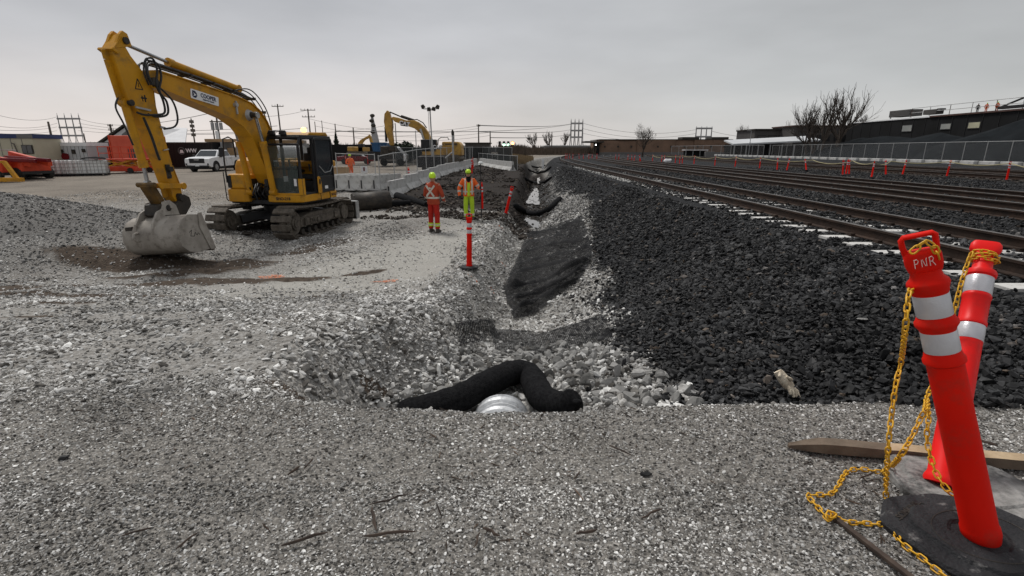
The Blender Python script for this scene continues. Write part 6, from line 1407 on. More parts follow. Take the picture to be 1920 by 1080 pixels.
make_stones('dark_spoil', [(-6.5, 1.2, 18.5, 24, 5200)], lambda x, y, n: np.exp(rng.normal(-2.9, .4, n)), lambda x, y: sm((0.3 - (x - xc(y))) / .4) * np.clip(1.6 * vn(x, y, .7, 401) - .3, 0, 1) * sm((x + 6) / 1.5), V_SP, 0, .5, .8, 'dark clods and broken asphalt along the edge of the pale strip')

# ------------------------------------------------------------------ fences
def mesh_panel(parent, p0, p1, h, z0, z1, m, name='mesh'):
    b = MB(); b.add([(p0.x, p0.y, z0), (p1.x, p1.y, z1), (p1.x, p1.y, z1 + h), (p0.x, p0.y, z0 + h)], [(0, 1, 2, 3)]); o = b.build(name, m, parent)
    L = (p1 - p0).length; ul = o.data.uv_layers.new(name='UVMap')
    for k, uv in enumerate([(0, 0), (L, 0), (L, h), (0, h)]): ul.data[k].uv = uv
    return o
def fence_run(t, pts, h, rad, m_mesh, top=True, bottom=False, post_m=None, step=3.0, off=0.0):
    post_m = post_m or M['galv']; P = []
    for a, b_ in zip(pts[:-1], pts[1:]):
        n = max(1, round((b_ - a).length / step))
        for k in range(n): P.append(a.lerp(b_, k / n))
    P.append(pts[-1]); first = None
    zz = [Gz(p.x, p.y) for p in P]
    for p, z in zip(P, zz):
        if first is None: first = MB().cyl((0, 0, 0), (0, 0, h + .06), rad, n=8).build('post', post_m, t); o = first
        else: o = bpy.data.objects.new('post', first.data); C.objects.link(o); o.parent = t
        o.location = (p.x, p.y, z)
    for i in range(len(P) - 1):
        a, b_ = P[i], P[i + 1]
        if m_mesh: mesh_panel(t, a, b_, h - .04, zz[i] + .04, zz[i + 1] + .04, m_mesh)
        if top: MB().cyl((a.x, a.y, zz[i] + h), (b_.x, b_.y, zz[i + 1] + h), rad * .8, n=6).build('rail', post_m, t)
        if bottom: MB().cyl((a.x, a.y, zz[i] + .15), (b_.x, b_.y, zz[i + 1] + .15), rad * .7, n=6).build('rail', post_m, t)
V2 = lambda x, y: Vector((x, y))
t = empty('site_fence', (0, 0, 0), 0, 'grey mesh fence panels standing behind the long concrete barrier row', 'fence')
fence_run(t, [V2(-7.0, 27.4), V2(-4.75, 63)], 2.05, .028, M['chainlink'], bottom=True, step=2.7)
tag(t, 'grey mesh fence panels standing behind the long concrete barrier row')
t = empty('site_fence', (0, 0, 0), 0, 'low mesh fence panels by the corner of the barrier row nearest the ditch', 'fence'); fence_run(t, [V2(-4.2, 66), V2(.5, 48.2)], 1.3, .03, M['screen'], step=2.7)
t = empty('site_fence', (0, 0, 0), 0, 'mesh fence panels behind the stored barriers, near the red car', 'fence'); q0, q1, q2 = at(632, 320, 33), at(704, 320, 31), at(708, 320, 34); fence_run(t, [V2(q0.x, 33), V2(q1.x, 31)], 1.95, .028, M['chainlink'], bottom=True, step=3.0)
t = empty('screen_fence', (0, 0, 0), 0, 'long dark screened fence running behind the big distant excavator', 'fence'); fence_run(t, [V2(at(742, 300, 58).x, 58), V2(at(905, 300, 72).x, 72), V2(at(960, 300, 60).x, 60)], 2.0, .03, M['screen'], step=3.0)
q = at(850, 300, 47); t = empty('fence_brace', (q.x, 47, Gz(q.x, 47)), 0, 'tall grey post with a slanting brace in the mesh fence', 'post'); MB().cyl((0, 0, 0), (0, 0, 3.1), .09, n=10).build('post', M['galv'], t); MB().cyl((-.0, 0, 1.7), (-1.9, -.4, .2), .06, n=8).build('brace', M['galv'], t); MB().ball((0, 0, 3.3), (.12, .12, .3)).build('lamp_head', M['gasket'], t)

# right hand wire fence
t = empty('wire_fence', (0, 0, 0), 0, 'long chain link fence on grey posts in front of the dark stone heap', 'fence')
fence_run(t, [V2(56.5, 50), V2(58.5, 118)], 2.55, .042, M['chainlink'], step=3.2)
t = empty('wire_fence', (0, 0, 0), 0, 'farther chain link fence in front of the brick building', 'fence'); fence_run(t, [V2(58.5, 122), V2(48, 158)], 2.6, .05, M['chainlink'], bottom=False, step=3.6)
blk = None
for i in range(44):
    y = 44 + i * 2.6; x = 52.0 + .02 * (y - 50)
    if blk is None: blk = MB().b2((-.3, -1.0, 0), (.3, 1.0, .42)).build('concrete_block', M['concrete'], bevel=.06); o = blk
    else: o = blk.copy(); C.objects.link(o)
    o.location = (x, y, Gz(x, y) - .05); o.rotation_euler = (0, 0, -.02 + random.uniform(-.03, .03)); tag(o, 'low pale concrete block, one of the line along the wire fence beyond the tracks', 'concrete block', 'low concrete blocks along the wire fence')

# ------------------------------------------------------------------ dark stone heaps behind the fence
def heap(name, cx, cy, rx, ry, h, m, label, seed=1, ridge=0.5, nx_=70, ny_=70):
    P = []; 
    for j in range(ny_ + 1):
        for i in range(nx_ + 1):
            u, v = i / nx_ * 2 - 1, j / ny_ * 2 - 1; x, y = cx + u * rx, cy + v * ry
            r = np.sqrt((max(abs(u) - ridge * 0, 0)) ** 2 + (max(abs(v) - ridge, 0) / (1 - ridge)) ** 2)
            z = h * max(0, 1 - float(r)) ** .85 * (1 + .5 * float(fbm(x, y, .13, seed, 3))) + .1 * float(fbm(x, y, .9, seed, 2)) * (1 if r < 1 else 0)
            P.append((x - cx, y - cy, max(z, -.4 if r >= 1 else z)))
    F = [(j * (nx_ + 1) + i, j * (nx_ + 1) + i + 1, (j + 1) * (nx_ + 1) + i + 1, (j + 1) * (nx_ + 1) + i) for j in range(ny_) for i in range(nx_)]
    o = MB().add(P, F).build(name, m, smooth=180); o.location = (cx, cy, -.15); tag(o, label); o['kind'] = 'stuff'; return o
M['heap'] = mat('dark_blue_grey_aggregate', (0.011, 0.0135, 0.0155), (0.007, 0.0085, 0.010), .9, 0.95, bump=.9, bscale=9, spec=0.08)
heap('stone_heap', 72, 66, 11.5, 24, 6.2, M['heap'], 'tall dark heap of stone behind the chain link fence at the right edge', 3, .35)
heap('stone_heap', 70, 96, 9.5, 24, 3.9, M['heap'], 'lower long dark heap of stone behind the chain link fence', 5, .4)

# ------------------------------------------------------------------ buildings on the right
def windows_on(parent, X, rects, m, name='window'):
    for (px0, py0, px1, py1, mm) in rects:
        a, b_ = atX(px0, py0, X), atX(px1, py1, X); a2 = atX(px1, py0, X); 
        zt, zb_ = (a.z + a2.z) / 2, b_.z; ox, oy, oz = parent.location
        f_ = MB().b2((X - .10 - ox, b_.y - oy, zb_ - oz), (X - .02 - ox, a.y - oy, zt - oz)).build(name, M['darkplastic'], parent)
        MB().b2((X - .13 - ox, b_.y + .18 - oy, zb_ + .15 - oz), (X - .101 - ox, a.y - .18 - oy, zt - .15 - oz)).build('pane', mm, f_)
XB = 88.0
t = empty('dark_building', (XB, 100, -.2), 0, 'long dark building with three small pale windows behind the stone heap', 'building')
zr = [atX(1920, 208, XB).z, atX(1750, 218, XB).z, atX(1590, 234, XB).z]; print('roof z', zr, atX(1500, 241, XB), atX(1585, 234, XB))
y_end = atX(1590, 234, XB).y
MB().b2((0, -50, 0), (40, y_end - 100, 8.2)).build('wall', M['darkwall'], t)
MB().b2((-.25, -50, 8.2), (.4, atX(1745, 218, XB).y - 100, 8.5)).build('roof_edge', M['roofedge'], t)
MB().b2((-.15, atX(1745, 218, XB).y - 100, 8.2), (30, y_end - 100, 8.42)).build('roof_sheet', M['white'], t)
rbs = []
for i in range(26): y = -48 + i * 3.4; b = MB().b2((-.06, y, .0), (0.02, y + .12, 8.2)).build('cladding_joint', M['container'], t)
windows_on(t, XB, [(1693, 234, 1710, 247, M['winpane']), (1765, 231, 1783, 243, M['winpane']), (1817, 228, 1838, 241, M['winpane_warm'])], None)
# roof railings, plant and workers
def roof_pt(px, py, X): p = atX(px, py, X); return p
rl = empty('roof_railing', (XB, 100, 8.1), 0, 'long pipe guard rail along the roof of the dark building', 'railing')
ya, yb = atX(1920, 190, XB).y - 20, atX(1708, 206, XB).y
for z in (1.15, 2.1): MB().cyl((0.3, ya - 100, z), (0.3, yb - 100, z), .06, n=6).build('rail', M['galv'], rl)
k = 0; y = ya
while y < yb + .1: MB().cyl((.3, y - 100, .2), (.3, y - 100, 2.1), .06, n=6).build('post', M['roofedge'] if k % 2 else M['galv'], rl); y += (yb - ya) / 9 - .001; k += 1
a, b_ = roof_pt(1668, 207, XB), roof_pt(1704, 218, XB); t2 = empty('roof_unit', (XB + 1.5, (a.y + b_.y) / 2, 8.40), 0, 'grey slatted plant unit at the left end of the roof railing', 'roof unit'); hwy = abs(a.y - b_.y) / 2
MB().b2((-1.4, -hwy, .3), (1.4, hwy, 1.7)).build('body', M['greywall'], t2)
for k in range(6): MB().b2((-1.45, -hwy + .1, .42 + k * .21), (-1.4, hwy - .1, .52 + k * .21)).build('slat', M['farwall'], t2)
for y in (-hwy + .2, hwy - .2): MB().b2((-1.2, y - .1, 0), (-1.0, y + .1, .3)).build('leg', M['galv'], t2)
a = roof_pt(1745, 218, XB); t2 = empty('roof_duct', (XB + 1, a.y + 1, 8.42), 0, 'small grey duct on the white part of the roof', 'duct'); MB().b2((-.8, -2.0, .2), (.8, 1.6, 1.2)).build('body', M['greywall'], t2, bevel=.1); MB().b2((-.6, -2.6, .9), (.6, -1.8, 1.3)).build('hood', M['farwall'], t2)
a = roof_pt(1900, 200, XB); t2 = empty('roof_hoist', (XB + .6, a.y, 8.5), 0, 'dark steel hoist frame on the roof at the right edge', 'hoist')
MB().beam((0, 3.6, .2), (0, -1.5, 1.8), .25, .25).build('arm', M['black'], t2); MB().b2((-.5, -3, 0), (.5, 3.2, .5)).build('base', M['black'], t2, bevel=.05); MB().beam((0, -1.5, 0), (0, -1.5, 1.8), .2, .2).build('post', M['black'], t2)
MB_t = None
# grey buildings farther left
def block(name, label, px0, px1, pyt, Y, depth, m, zg=-.2, cat='building', roof=None):
    a, b_ = at(px0, pyt, Y), at(px1, pyt, Y); t = empty(name, (a.x, Y, zg), 0, label, cat); w = b_.x - a.x; h = a.z - zg
    MB().b2((0, 0, 0), (w, depth, h)).build('wall', m, t)
    if roof: MB().b2((-.3, -.4, h), (w + .3, depth, h + roof[0])).build('roof', roof[1], t)
    return t, w, h
t, w, h = block('grey_building', 'dark grey flat roofed building with four wide windows behind the bare trees', 1416, 1500, 244, 150, 12, M['greywall'], roof=(.35, M['gasket']))
for k in range(4):
    f_ = MB().b2((.8 + k * 3.0, -.12, h - 3.0), (3.3 + k * 3.0, -.02, h - 1.4)).build('window', M['darkplastic'], t); MB().b2((.95 + k * 3.0, -.16, h - 2.8), (3.15 + k * 3.0, -.121, h - 1.6)).build('pane', M['greywall'], f_)
t, w, h = block('grey_building', 'taller dark grey building block directly behind the bare trees', 1490, 1592, 237, 143, 12, M['greywall'], roof=(.3, M['roofedge']))
for k in range(3):
    f_ = MB().b2((2 + k * 4.5, -.12, h - 3.8), (5.4 + k * 4.5, -.02, h - 2.2)).build('window', M['darkplastic'], t)
a, b_ = at(1375, 268, 132), at(1540, 262, 132); t = empty('loading_canopy', (a.x, 132, -.2), 0, 'long low canopy with a pale sloping roof behind the wire fence', 'canopy'); w = b_.x - a.x
P = [(0, 0, a.z), (w, 0, b_.z + .2), (w, 6, b_.z + 1.3), (0, 6, a.z + 1.0)]; MB().add([Vector(p) for p in P] + [Vector(p) - Vector((0, 0, .35)) for p in P], [(0, 1, 2, 3), (7, 6, 5, 4), (0, 4, 5, 1), (1, 5, 6, 2), (2, 6, 7, 3), (3, 7, 4, 0)]).build('roof', M['farroof'], t)
MB().b2((.3, 1, 0), (w - .3, 6, a.z - .1)).build('wall', M['darkwall'], t)
for k in range(8): x = .5 + k * (w - 1) / 7; MB().b2((x - .12, .1, 0), (x + .12, .35, a.z - .2)).build('column', M['galv'], t)
# brick building
YB = 172.0
a, b_ = at(1124, 266, YB), at(1374, 261, YB); t = empty('brick_building', (a.x, YB, -.25), 0, 'long low brown brick building with a dark canopy at its left end', 'building'); w = b_.x - a.x; h = (a.z + b_.z) / 2 + .25
nb = 7; 
for k in range(nb): MB().b2((w * k / nb, (.35 if k % 3 == 1 else 0), .5), (w * (k + 1) / nb - .02, 20, h - (.0 if k < 3 else .0) + (.25 if k > 1 else 0))).build('wall', M['brick'], t)
for k in range(10): MB().b2((w * k / 10 + 1.5, -.06, h - 2.2), (w * k / 10 + 2.1, -.0, h - 1.6)).build('wall_lamp', M['gasket'], t)
MB().b2((0, -.15, 0), (w, .3, .9)).build('plinth', M['farwall'], t)
MB().b2((-.1, -.12, h + .25), (w + .1, 20.2, h + .42)).build('parapet', M['gasket'], t)
MB().b2((-5.0, -3, h - .7), (1.0, 6, h - .2)).build('canopy', M['gasket'], t); MB().b2((-1.0, -1, 0), (-.1, 6, h - .7)).build('canopy_wall', M['darkwall'], t)
lmp = MB().ball((-1.6, -3.2, 3.2), .2).build('lamp', M['lamp'], t)
for k, px_ in enumerate((1300, 1355)): a2 = at(px_, 260, YB + 4); MB().b2((a2.x - a.x - 3.6, 4, h + .3), (a2.x - a.x + 2, 9, h + 1.2)).build('roof_box', M['gasket'], t)
q = at(1302, 302, 120); t = empty('open_shelter', (q.x, 120, -.2), 0, 'small low shelter with a pale roof in front of the brick building', 'shelter'); MB().b2((-2.6, -1, 1.5), (2.6, 1.5, 1.65)).build('roof', M['white'], t)
for x in (-2.4, -.8, .8, 2.4): MB().b2((x - .05, -.9, 0), (x + .05, -.8, 1.5)).build('post', M['galv'], t)
MB().b2((-2.3, 0, 0), (2.3, 1.2, 1.4)).build('wall', M['darkwall'], t)
q = at(1331, 292, 118); tag(MB().b2((q.x - 1, 118, -.2), (q.x + 1, 119, 1.0)).build('white_box', M['farwall'], bevel=.05), 'small pale box near the fence in front of the brick building', 'box')
q = onz(1251, 307, -.02); t = empty('white_bag', q, .3, 'white printed bag lying on the ballast between the red posts beyond the tracks', 'bag'); MB().tube([(-.45, 0, .25), (-.2, 0, .28), (.1, 0, .26), (.45, 0, .42)], [.12, .26, .25, .10], 10).build('sack', M['white'], t, smooth=60); MB().b2((-.25, -.275, .2), (.2, -.265, .24)).build('print', M['gasket'], t)
# far grey building, scrub
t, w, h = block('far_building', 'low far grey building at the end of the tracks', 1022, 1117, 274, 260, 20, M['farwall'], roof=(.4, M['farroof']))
for k in range(7): MB().b2((2 + k * 3.5, -.1, 1.5), (4 + k * 3.5, -.02, 2.6)).build('window', M['greywall'], t)
t, w, h = block('far_building', 'dark box shaped building behind the distant excavator', 872, 917, 269, 110, 8, M['greywall'], roof=(.2, M['gasket']))
t, w, h = block('boundary_wall', 'long dark wall behind the small excavator and the blue skip', 560, 742, 271, 78, 1.0, M['darkwall'], cat='wall')
t, w, h = block('boundary_wall', 'farther dark wall behind the big distant excavator', 700, 880, 277, 95, 1.0, M['darkwall'], cat='wall')
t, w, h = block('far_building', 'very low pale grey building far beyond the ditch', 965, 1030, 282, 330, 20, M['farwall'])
# ------------------------------------------------------------------ left yard buildings
def yz(x, y): return Gz(x, y)
YT = 50.0
a, b_ = at(-60, 242, 47), at(58, 251, 47); t = empty('site_office', (b_.x, 47, yz(b_.x, 47)), .06, 'cream coloured site office with a navy strip along its roof', 'site office'); w = b_.x - a.x + 3; h = b_.z - t.location.z
MB().b2((-w, 0, .3), (0, 3.2, h - .38)).build('wall', M['cream'], t); MB().b2((-w, -.08, h - .38), (.1, 3.3, h)).build('fascia', M['bluefascia'], t); MB().b2((-1.2, -.1, h - .36), (.12, -.082, h - .04)).build('fascia_end', M['farwall'], t)
for k in range(9): MB().b2((-w + k * w / 9, -.02, .3), (-w + k * w / 9 + .04, 0, h - .4)).build('panel_joint', M['farwall'], t)
f_ = MB().b2((-1.02, -.09, h - 1.72), (-.10, 0, h - .95)).build('window', M['gasket'], t); MB().b2((-.96, -.11, h - 1.66), (-.60, -.091, h - 1.0)).build('pane', M['glass'], f_); MB().b2((-.54, -.11, h - 1.66), (-.16, -.091, h - 1.0)).build('pane', M['glass'], f_)
MB().tube([(-1.7, -.12, h - .8), (-1.55, -.12, h - .85), (-1.45, -.12, h - 1.4), (-1.4, -.12, .3)], .05, 6).build('drain_pipe', M['pole'], t)
for x in (-w + 1, -w / 2, -1): MB().b2((x - .2, .2, 0), (x + .2, .6, .3)).build('block_foot', M['concrete'], t)
a, b_ = at(60, 266, 50), at(161, 270, 50); t = empty('long_trailer', (a.x, 50, yz(a.x, 50)), .0, 'long pale grey trailer with small dark vents behind the caged tanks', 'trailer'); w = b_.x - a.x; h = (a.z + b_.z) / 2 - t.location.z
MB().b2((0, 0, .5), (w, 2.6, h)).build('wall', M['trailer'], t, bevel=.03); MB().b2((-.05, -.03, h - .28), (w + .05, 2.7, h + .04)).build('roof_edge', M['white'], t)
for k in range(14): MB().b2((.3 + k * w / 14, -.015, .5), (.33 + k * w / 14, 0, h - .3)).build('panel_joint', M['farwall'], t)
for x, z, w_, h_ in [(1.1, h - .75, .35, .45), (1.9, h - 1.2, .85, .55), (2.5, h - .75, .3, .3), (3.6, h - .8, .3, .4), (4.6, h - .7, .3, .3)]: MB().b2((x, -.1, z - h_ / 2), (x + w_, -.0, z + h_ / 2)).build('vent', M['gasket'], t)
MB().cyl((2.95, -.2, h - 1.25), (2.95, -.02, h - 1.25), .32, n=14).build('hose_reel', M['crimson'], t)
for x in (1.5, 2.4): MB().cyl((x, .1, .4), (x, .5, .4), .4, n=14).build('wheel', M['tire'], t)
# black container
a, b_ = at(158, 263, 53), at(398, 271, 53); t = empty('shipping_container', (a.x, 53, yz(a.x, 53)), 0, 'long black container with a white round emblem and letters behind the pickup', 'container'); w = b_.x - a.x; h = (a.z + b_.z) / 2 - t.location.z
MB().b2((0, 0, .1), (w, 2.44, h)).build('wall', M['container'], t)
for k in range(44): x = .15 + k * (w - .3) / 44; MB().b2((x, -.035, .2), (x + (w - .3) / 88, .0, h - .12)).build('corrugation', M['container'], t)
MB().b2((-.03, -.05, h - .1), (w + .03, -.0, h + .02)).build('top_rail', M['gasket'], t)
ew = at(341, 283, 53).x - a.x; ez = at(341, 283, 53).z - t.location.z
MB().tube([(ew + .33 * math.cos(k * PI / 10), -.05, ez + .33 * math.sin(k * PI / 10)) for k in range(20)], .035, 6, closed=True).build('emblem', M['farwall'], t); MB().prism([(ew - .2, ez - .2), (ew + .2, ez - .2), (ew + .12, ez + .1), (ew - .12, ez + .1)], -.06, -.04).build('emblem_inner', M['white'], t)
text('lettering', 'WW', .52, M['white'], t, (ew + .98, -.05, ez + .02), (1, 0, 0), (0, 0, 1), .004)
lw_ = at(172, 281, 53).x - a.x; text('lettering', 'SHELTER', .13, M['farwall'], t, (lw_ + .1, -.05, at(172, 281, 53).z - t.location.z), (1, 0, 0), (0, 0, 1), .004); MB().b2((lw_ - .1, -.05, ez + .25), (lw_ + .15, -.04, ez + .33)).build('small_emblem', M['white'], t)
# red tarpaulin box
a, b_ = at(203, 254, 49), at(268, 316, 49); t = empty('tarpaulin_shelter', (a.x, 49, yz(a.x, 49)), 0, 'orange red tarpaulin covered shelter behind the excavator stick', 'shelter'); w = b_.x - a.x + 1.2; h = a.z - t.location.z
MB().b2((0, 0, 0), (w, 2.2, h)).build('cover', M['tarp'], t, bevel=.08); MB().b2((1.5, -.03, 0), (2.6, -.0, h * .62)).build('door', M['greywall'], t)
for x in (0, w): MB().b2((x - .05, -.05, 0), (x + .05, .05, h + .02)).build('frame_post', M['redpaint'], t)
# grey roofed house behind
a, b_, c_ = at(190, 264, 75), at(237, 234, 75), at(352, 268, 75); zg = yz(a.x, 75)
t = empty('gabled_house', (a.x, 75, zg), 0, 'house with a long pale grey roof and one gable behind the black container', 'house')
rx = b_.x - a.x; rz_ = b_.z - zg; L = c_.x - a.x; ez_ = a.z - zg
b = MB(); b.add([(0, 0, ez_), (rx, 0, rz_), (rx + 3.2, 0, ez_ - .2), (L * .78, 9, rz_ * .92), (L, 0, ez_ - .4), (0, .1, ez_), (rx, 7, rz_)], [(1, 6, 3, 4, 2)]); 
b = MB(); P0 = [(rx - .2, -.3, rz_ + .1), (rx + 3.6, -.6, ez_ - .2), (L, -.6, ez_ - .4), (L * .72, 6, rz_ - .2), (rx, 6, rz_ + .1)]
b.add(P0 + [(x, y, z - .25) for x, y, z in P0], [(0, 1, 2, 3, 4), (9, 8, 7, 6, 5)] + [(i, i + 5, (i + 1) % 5 + 5, (i + 1) % 5) for i in range(5)]); b.build('roof', M['roofgrey'], t)
b = MB(); P0 = [(-.6, -.3, ez_ - .3), (rx - .2, -.3, rz_ + .1), (rx - .2, 8, rz_ + .1), (-.6, 8, ez_ - .3)]; b.add(P0 + [(x, y, z - .25) for x, y, z in P0], [(3, 2, 1, 0), (4, 5, 6, 7)] + [(i, (i + 1) % 4, (i + 1) % 4 + 4, i + 4) for i in range(4)]); b.build('roof', M['gasket'], t)
MB().prism([(0, 0), (rx + 3.2, 0), (rx + 3.2, ez_ - .5), (rx, rz_ - .2), (0, ez_ - .4)], 0, 8).build('wall', M['farroof'], t); MB().b2((rx + 3.2, .2, 0), (L - .6, 8, ez_ - .7)).build('wall', M['cream'], t)
MB().prism([(rx - .9, rz_ - 1.9), (rx + .9, rz_ - 1.9), (rx + .9, rz_ - 1.3), (rx, rz_ - .7), (rx - .9, rz_ - 1.3)], -.05, -.01).build('window', M['farwall'], t)
# beam loads and tanks behind the excavator
def loadbed(px0, px1, pyt, Y, label):
    a, b_ = at(px0, pyt, Y), at(px1, pyt, Y); t = empty('flatbed_load', (a.x, Y, yz(a.x, Y)), 0, label, 'trailer'); w = b_.x - a.x; h = a.z - t.location.z
    MB().b2((0, 0, .9), (w, 2.4, 1.15)).build('deck', M['gasket'], t)
    for k in range(5): MB().b2((.05 * k, .1 + k * .42, h - .32), (w - .1 * k, .42 + k * .42, h - .02)).build('beam', M['ply'] if k % 2 == 0 else M['galv'], t)
    for x in (.3, w * .35, w * .68, w - .4): MB().b2((x - .14, .1, 1.15), (x + .14, 2.3, h - .32)).build('bunk', M['pylon'], t)
    MB().b2((w * .15, .6, 1.15), (w * .32, 2.0, h - .5)).build('steel_box', M['pylon'], t); MB().b2((w * .4, .6, 1.15), (w * .64, 2.0, h - .9)).build('timber_pack', M['ply'], t)
    for x in (w * .2, w * .3, w * .75, w * .85): MB().cyl((x, .1, .45), (x, .4, .45), .45, n=14).build('wheel', M['tire'], t)
loadbed(382, 470, 260, 54, 'flatbed trailer stacked with yellow and grey beams behind the white pickup')
loadbed(474, 566, 262, 50, 'second trailer load of beams seen through the excavator cab')
q = at(545, 300, 44); t = empty('storage_tank', (q.x, 44, yz(q.x, 44)), 0, 'grey cylindrical tank seen through the excavator windscreen', 'tank'); MB().cyl((-1.6, 0, 1.6), (1.2, 0, 1.6), .62, n=24).build('tank', M['trailer'], t, smooth=40); MB().b2((-1.3, -.4, 0), (-1.0, .4, 1.1)).b2((.6, -.4, 0), (.9, .4, 1.1)).build('cradle', M['yellow'], t)
q = at(520, 318, 36); t = empty('yellow_generator', (q.x, 36, yz(q.x, 36)), 0, 'yellow generator box seen through the excavator cab glass', 'generator'); MB().b2((-1.3, -.6, .3), (1.3, .6, 1.5)).build('housing', M['cat_yellow'], t, bevel=.06); MB().b2((-1.0, -.62, .5), (-.2, -.6, 1.2)).build('grille', M['gasket'], t); MB().b2((.2, -.62, .6), (.8, -.6, 1.1)).build('panel', M['hdpe'], t); MB().b2((-1.35, -.65, 0), (1.35, .65, .3)).build('skid', M['black'], t)
q = at(640, 309, 34); t = empty('plywood_crate', (q.x, 34, yz(q.x, 34)), 0, 'plywood crate just right of the yellow excavator cab', 'crate'); MB().b2((-.45, -.4, 0), (.38, .4, 1.05)).build('box', M['ply'], t)
for z in (.0, .52, 1.0): MB().b2((-.47, -.43, z), (.40, -.40, z + .07)).build('batten', M['woodnew'], t)
q = at(682, 307, 32.5); t = empty('site_sign', (q.x, 32.5, yz(q.x, 32.5)), 0, 'small white notice board with red symbol behind the stored barriers', 'sign'); MB().b2((-.2, -.02, .82), (.2, .02, 1.22)).build('board', M['white'], t); MB().b2((-.05, -.03, .92), (.05, -.021, 1.15)).build('symbol', M['crimson'], t); MB().b2((-.03, .02, 0), (.03, .05, .9)).build('post', M['galv'], t)
q = at(818, 306, 46); tag(MB().b2((q.x - .4, 46, yz(q.x, 46)), (q.x + .45, 46.8, yz(q.x, 46) + .75)).build('white_cabinet', M['white'], bevel=.04), 'white cabinet at the foot of the light tower mast', 'cabinet')
# light tower
q = at(811, 300, 45); tp = at(806, 207, 45); t = empty('light_tower', (q.x, 45, yz(q.x, 45)), 0, 'tall mobile light tower with four dark floodlights on a thin mast', 'light tower'); h = tp.z - t.location.z
MB().tube([(0, 0, 0), (0, 0, h * .55)], .09, 8).tube([(0, 0, h * .5), (-.05, 0, h)], .055, 8).build('mast', M['galv'], t); MB().tube([(-.16, 0, h * .3), (-.2, 0, h)], .02, 6).build('cable', M['galv'], t)
for k, (dx, dz, an) in enumerate([(-.62, .30, -.5), (-.12, .10, -.1), (.28, .12, .2), (.62, .28, .5)]):
    MB().box((dx, -.1, h + dz), (.36, .24, .30), Euler((.3, an, .1)).to_matrix(), 0, (.7, .8)).build('floodlight', M['gasket'], t, bevel=.04)
MB().beam((-.62, 0, h + .12), (.62, 0, h + .12), .06, .06).build('crossbar', M['gasket'], t); MB().b2((-1.2, -.7, .4), (1.0, .7, 1.3)).build('trailer_body', M['black'], t, bevel=.05)
for x in (-.5, .4): MB().cyl((x, -.8, .32), (x, -.65, .32), .32, n=14).build('wheel', M['tire'], t)

# ------------------------------------------------------------------ poles, pylons, wires
def pole(pxt, pyt, pxb, Y, label, arms=(), rad=.15, extra=None, m=None):
    tp = at(pxt, pyt, Y); zg = float(Gz(tp.x, Y)); bx = at(pxb, 283, Y); t = empty('utility_pole', (tp.x, Y, zg), 0, label, 'utility pole', 'utility poles'); h = tp.z - zg
    MB().cyl((0, 0, 0), (0, 0, h), rad * 1.25, rad * .8, n=8).build('pole', m or M['pole'], t)
    for dz, wd in arms:
        c_ = MB().b2((-wd, -.08, h - dz - .07), (wd, .08, h - dz + .07)).build('crossarm', m or M['pole'], t)
        for k in (-1, -.45, .45, 1): MB().cyl((wd * k * .95, 0, h - dz + .07), (wd * k * .95, 0, h - dz + .35), .05, n=6).build('insulator', M['pole'], c_)
    if extra == 'transformer':
        for dx in (-.75, 0, .75): MB().cyl((dx, -.3, h - 3.2), (dx, -.3, h - 2.0), .28, n=12).build('transformer', M['pylon'], t)
        MB().b2((-1.3, -.1, h - 1.9), (1.3, .1, h - 1.7)).build('platform', M['pole'], t)
        MB().cyl((-.9, 0, 0), (-.9, 0, h - 1.5), .12, n=8).build('second_pole', M['pole'], t); MB().b2((-.3, -.55, h - 4.8), (.25, -.45, h - 3.4)).build('white_box', M['white'], t)
    if extra == 'stack':
        for k in range(4): MB().b2((-.3, -.2, h - .8 - k * .75), (.3, .2, h - .3 - k * .75)).build('antenna_panel', M['pole'], t)
    return t
pole(520, 195, 526, 120, 'tall pole with one short crossarm just left of the cab roof', [(.5, 1.3)], .17)
pole(577, 204, 579, 125, 'pole with two crossarms behind the cab beacon', [(.3, 1.7), (1.8, 1.5)], .18)
pole(590, 228, 591, 150, 'thin bare pole right behind the amber beacon', [], .13)
pole(603, 226, 604, 160, 'thin bare pole above the right end of the cab roof', [], .12)
pole(628, 232, 630, 120, 'bare pole rising behind the conifer', [], .14)
pole(662, 239, 667, 115, 'pole with low crossarms right of the conifer', [(5.0, 1.4), (5.9, .9)], .15)
pole(741, 231, 742, 110, 'grey steel pole behind the stick of the distant excavator', [], .12, m=M['pylon'])
pole(779, 245, 780, 120, 'short grey pole under the boom of the distant excavator', [], .1, m=M['pylon'])
pole(897, 233, 897, 120, 'tall bare pole above the dark box building', [(.4, .4)], .15)
pole(919, 246, 921, 140, 'bare pole right of the dark box building', [], .17)
pole(358, 222, 361, 95, 'pole with stacked dark antenna panels left of the boom sign', [], .12, 'stack')
pole(404, 208, 410, 95, 'pole carrying grey transformers below the excavator boom', [], .17, 'transformer')
pole(206, 233, 208, 105, 'dark pole with several small arms beside the gabled house', [(.3, .5), (1.1, .5), (1.9, .5)], .2)
pole(90, 228, 98, 85, 'thick bare pole left of the big pylon frame', [], .17)
pole(157, 250, 159, 100, 'short thin pole right of the big pylon frame', [], .09)
pole(1035, 247, 1036, 190, 'bare pole above the low far building', [], .17)
pole(1031, 262, 1031, 230, 'short far pole left of the bare pole over the low far building', [], .15)
pole(851, 246, 851, 170, 'short thin far pole above the rear of the distant excavator', [], .12)
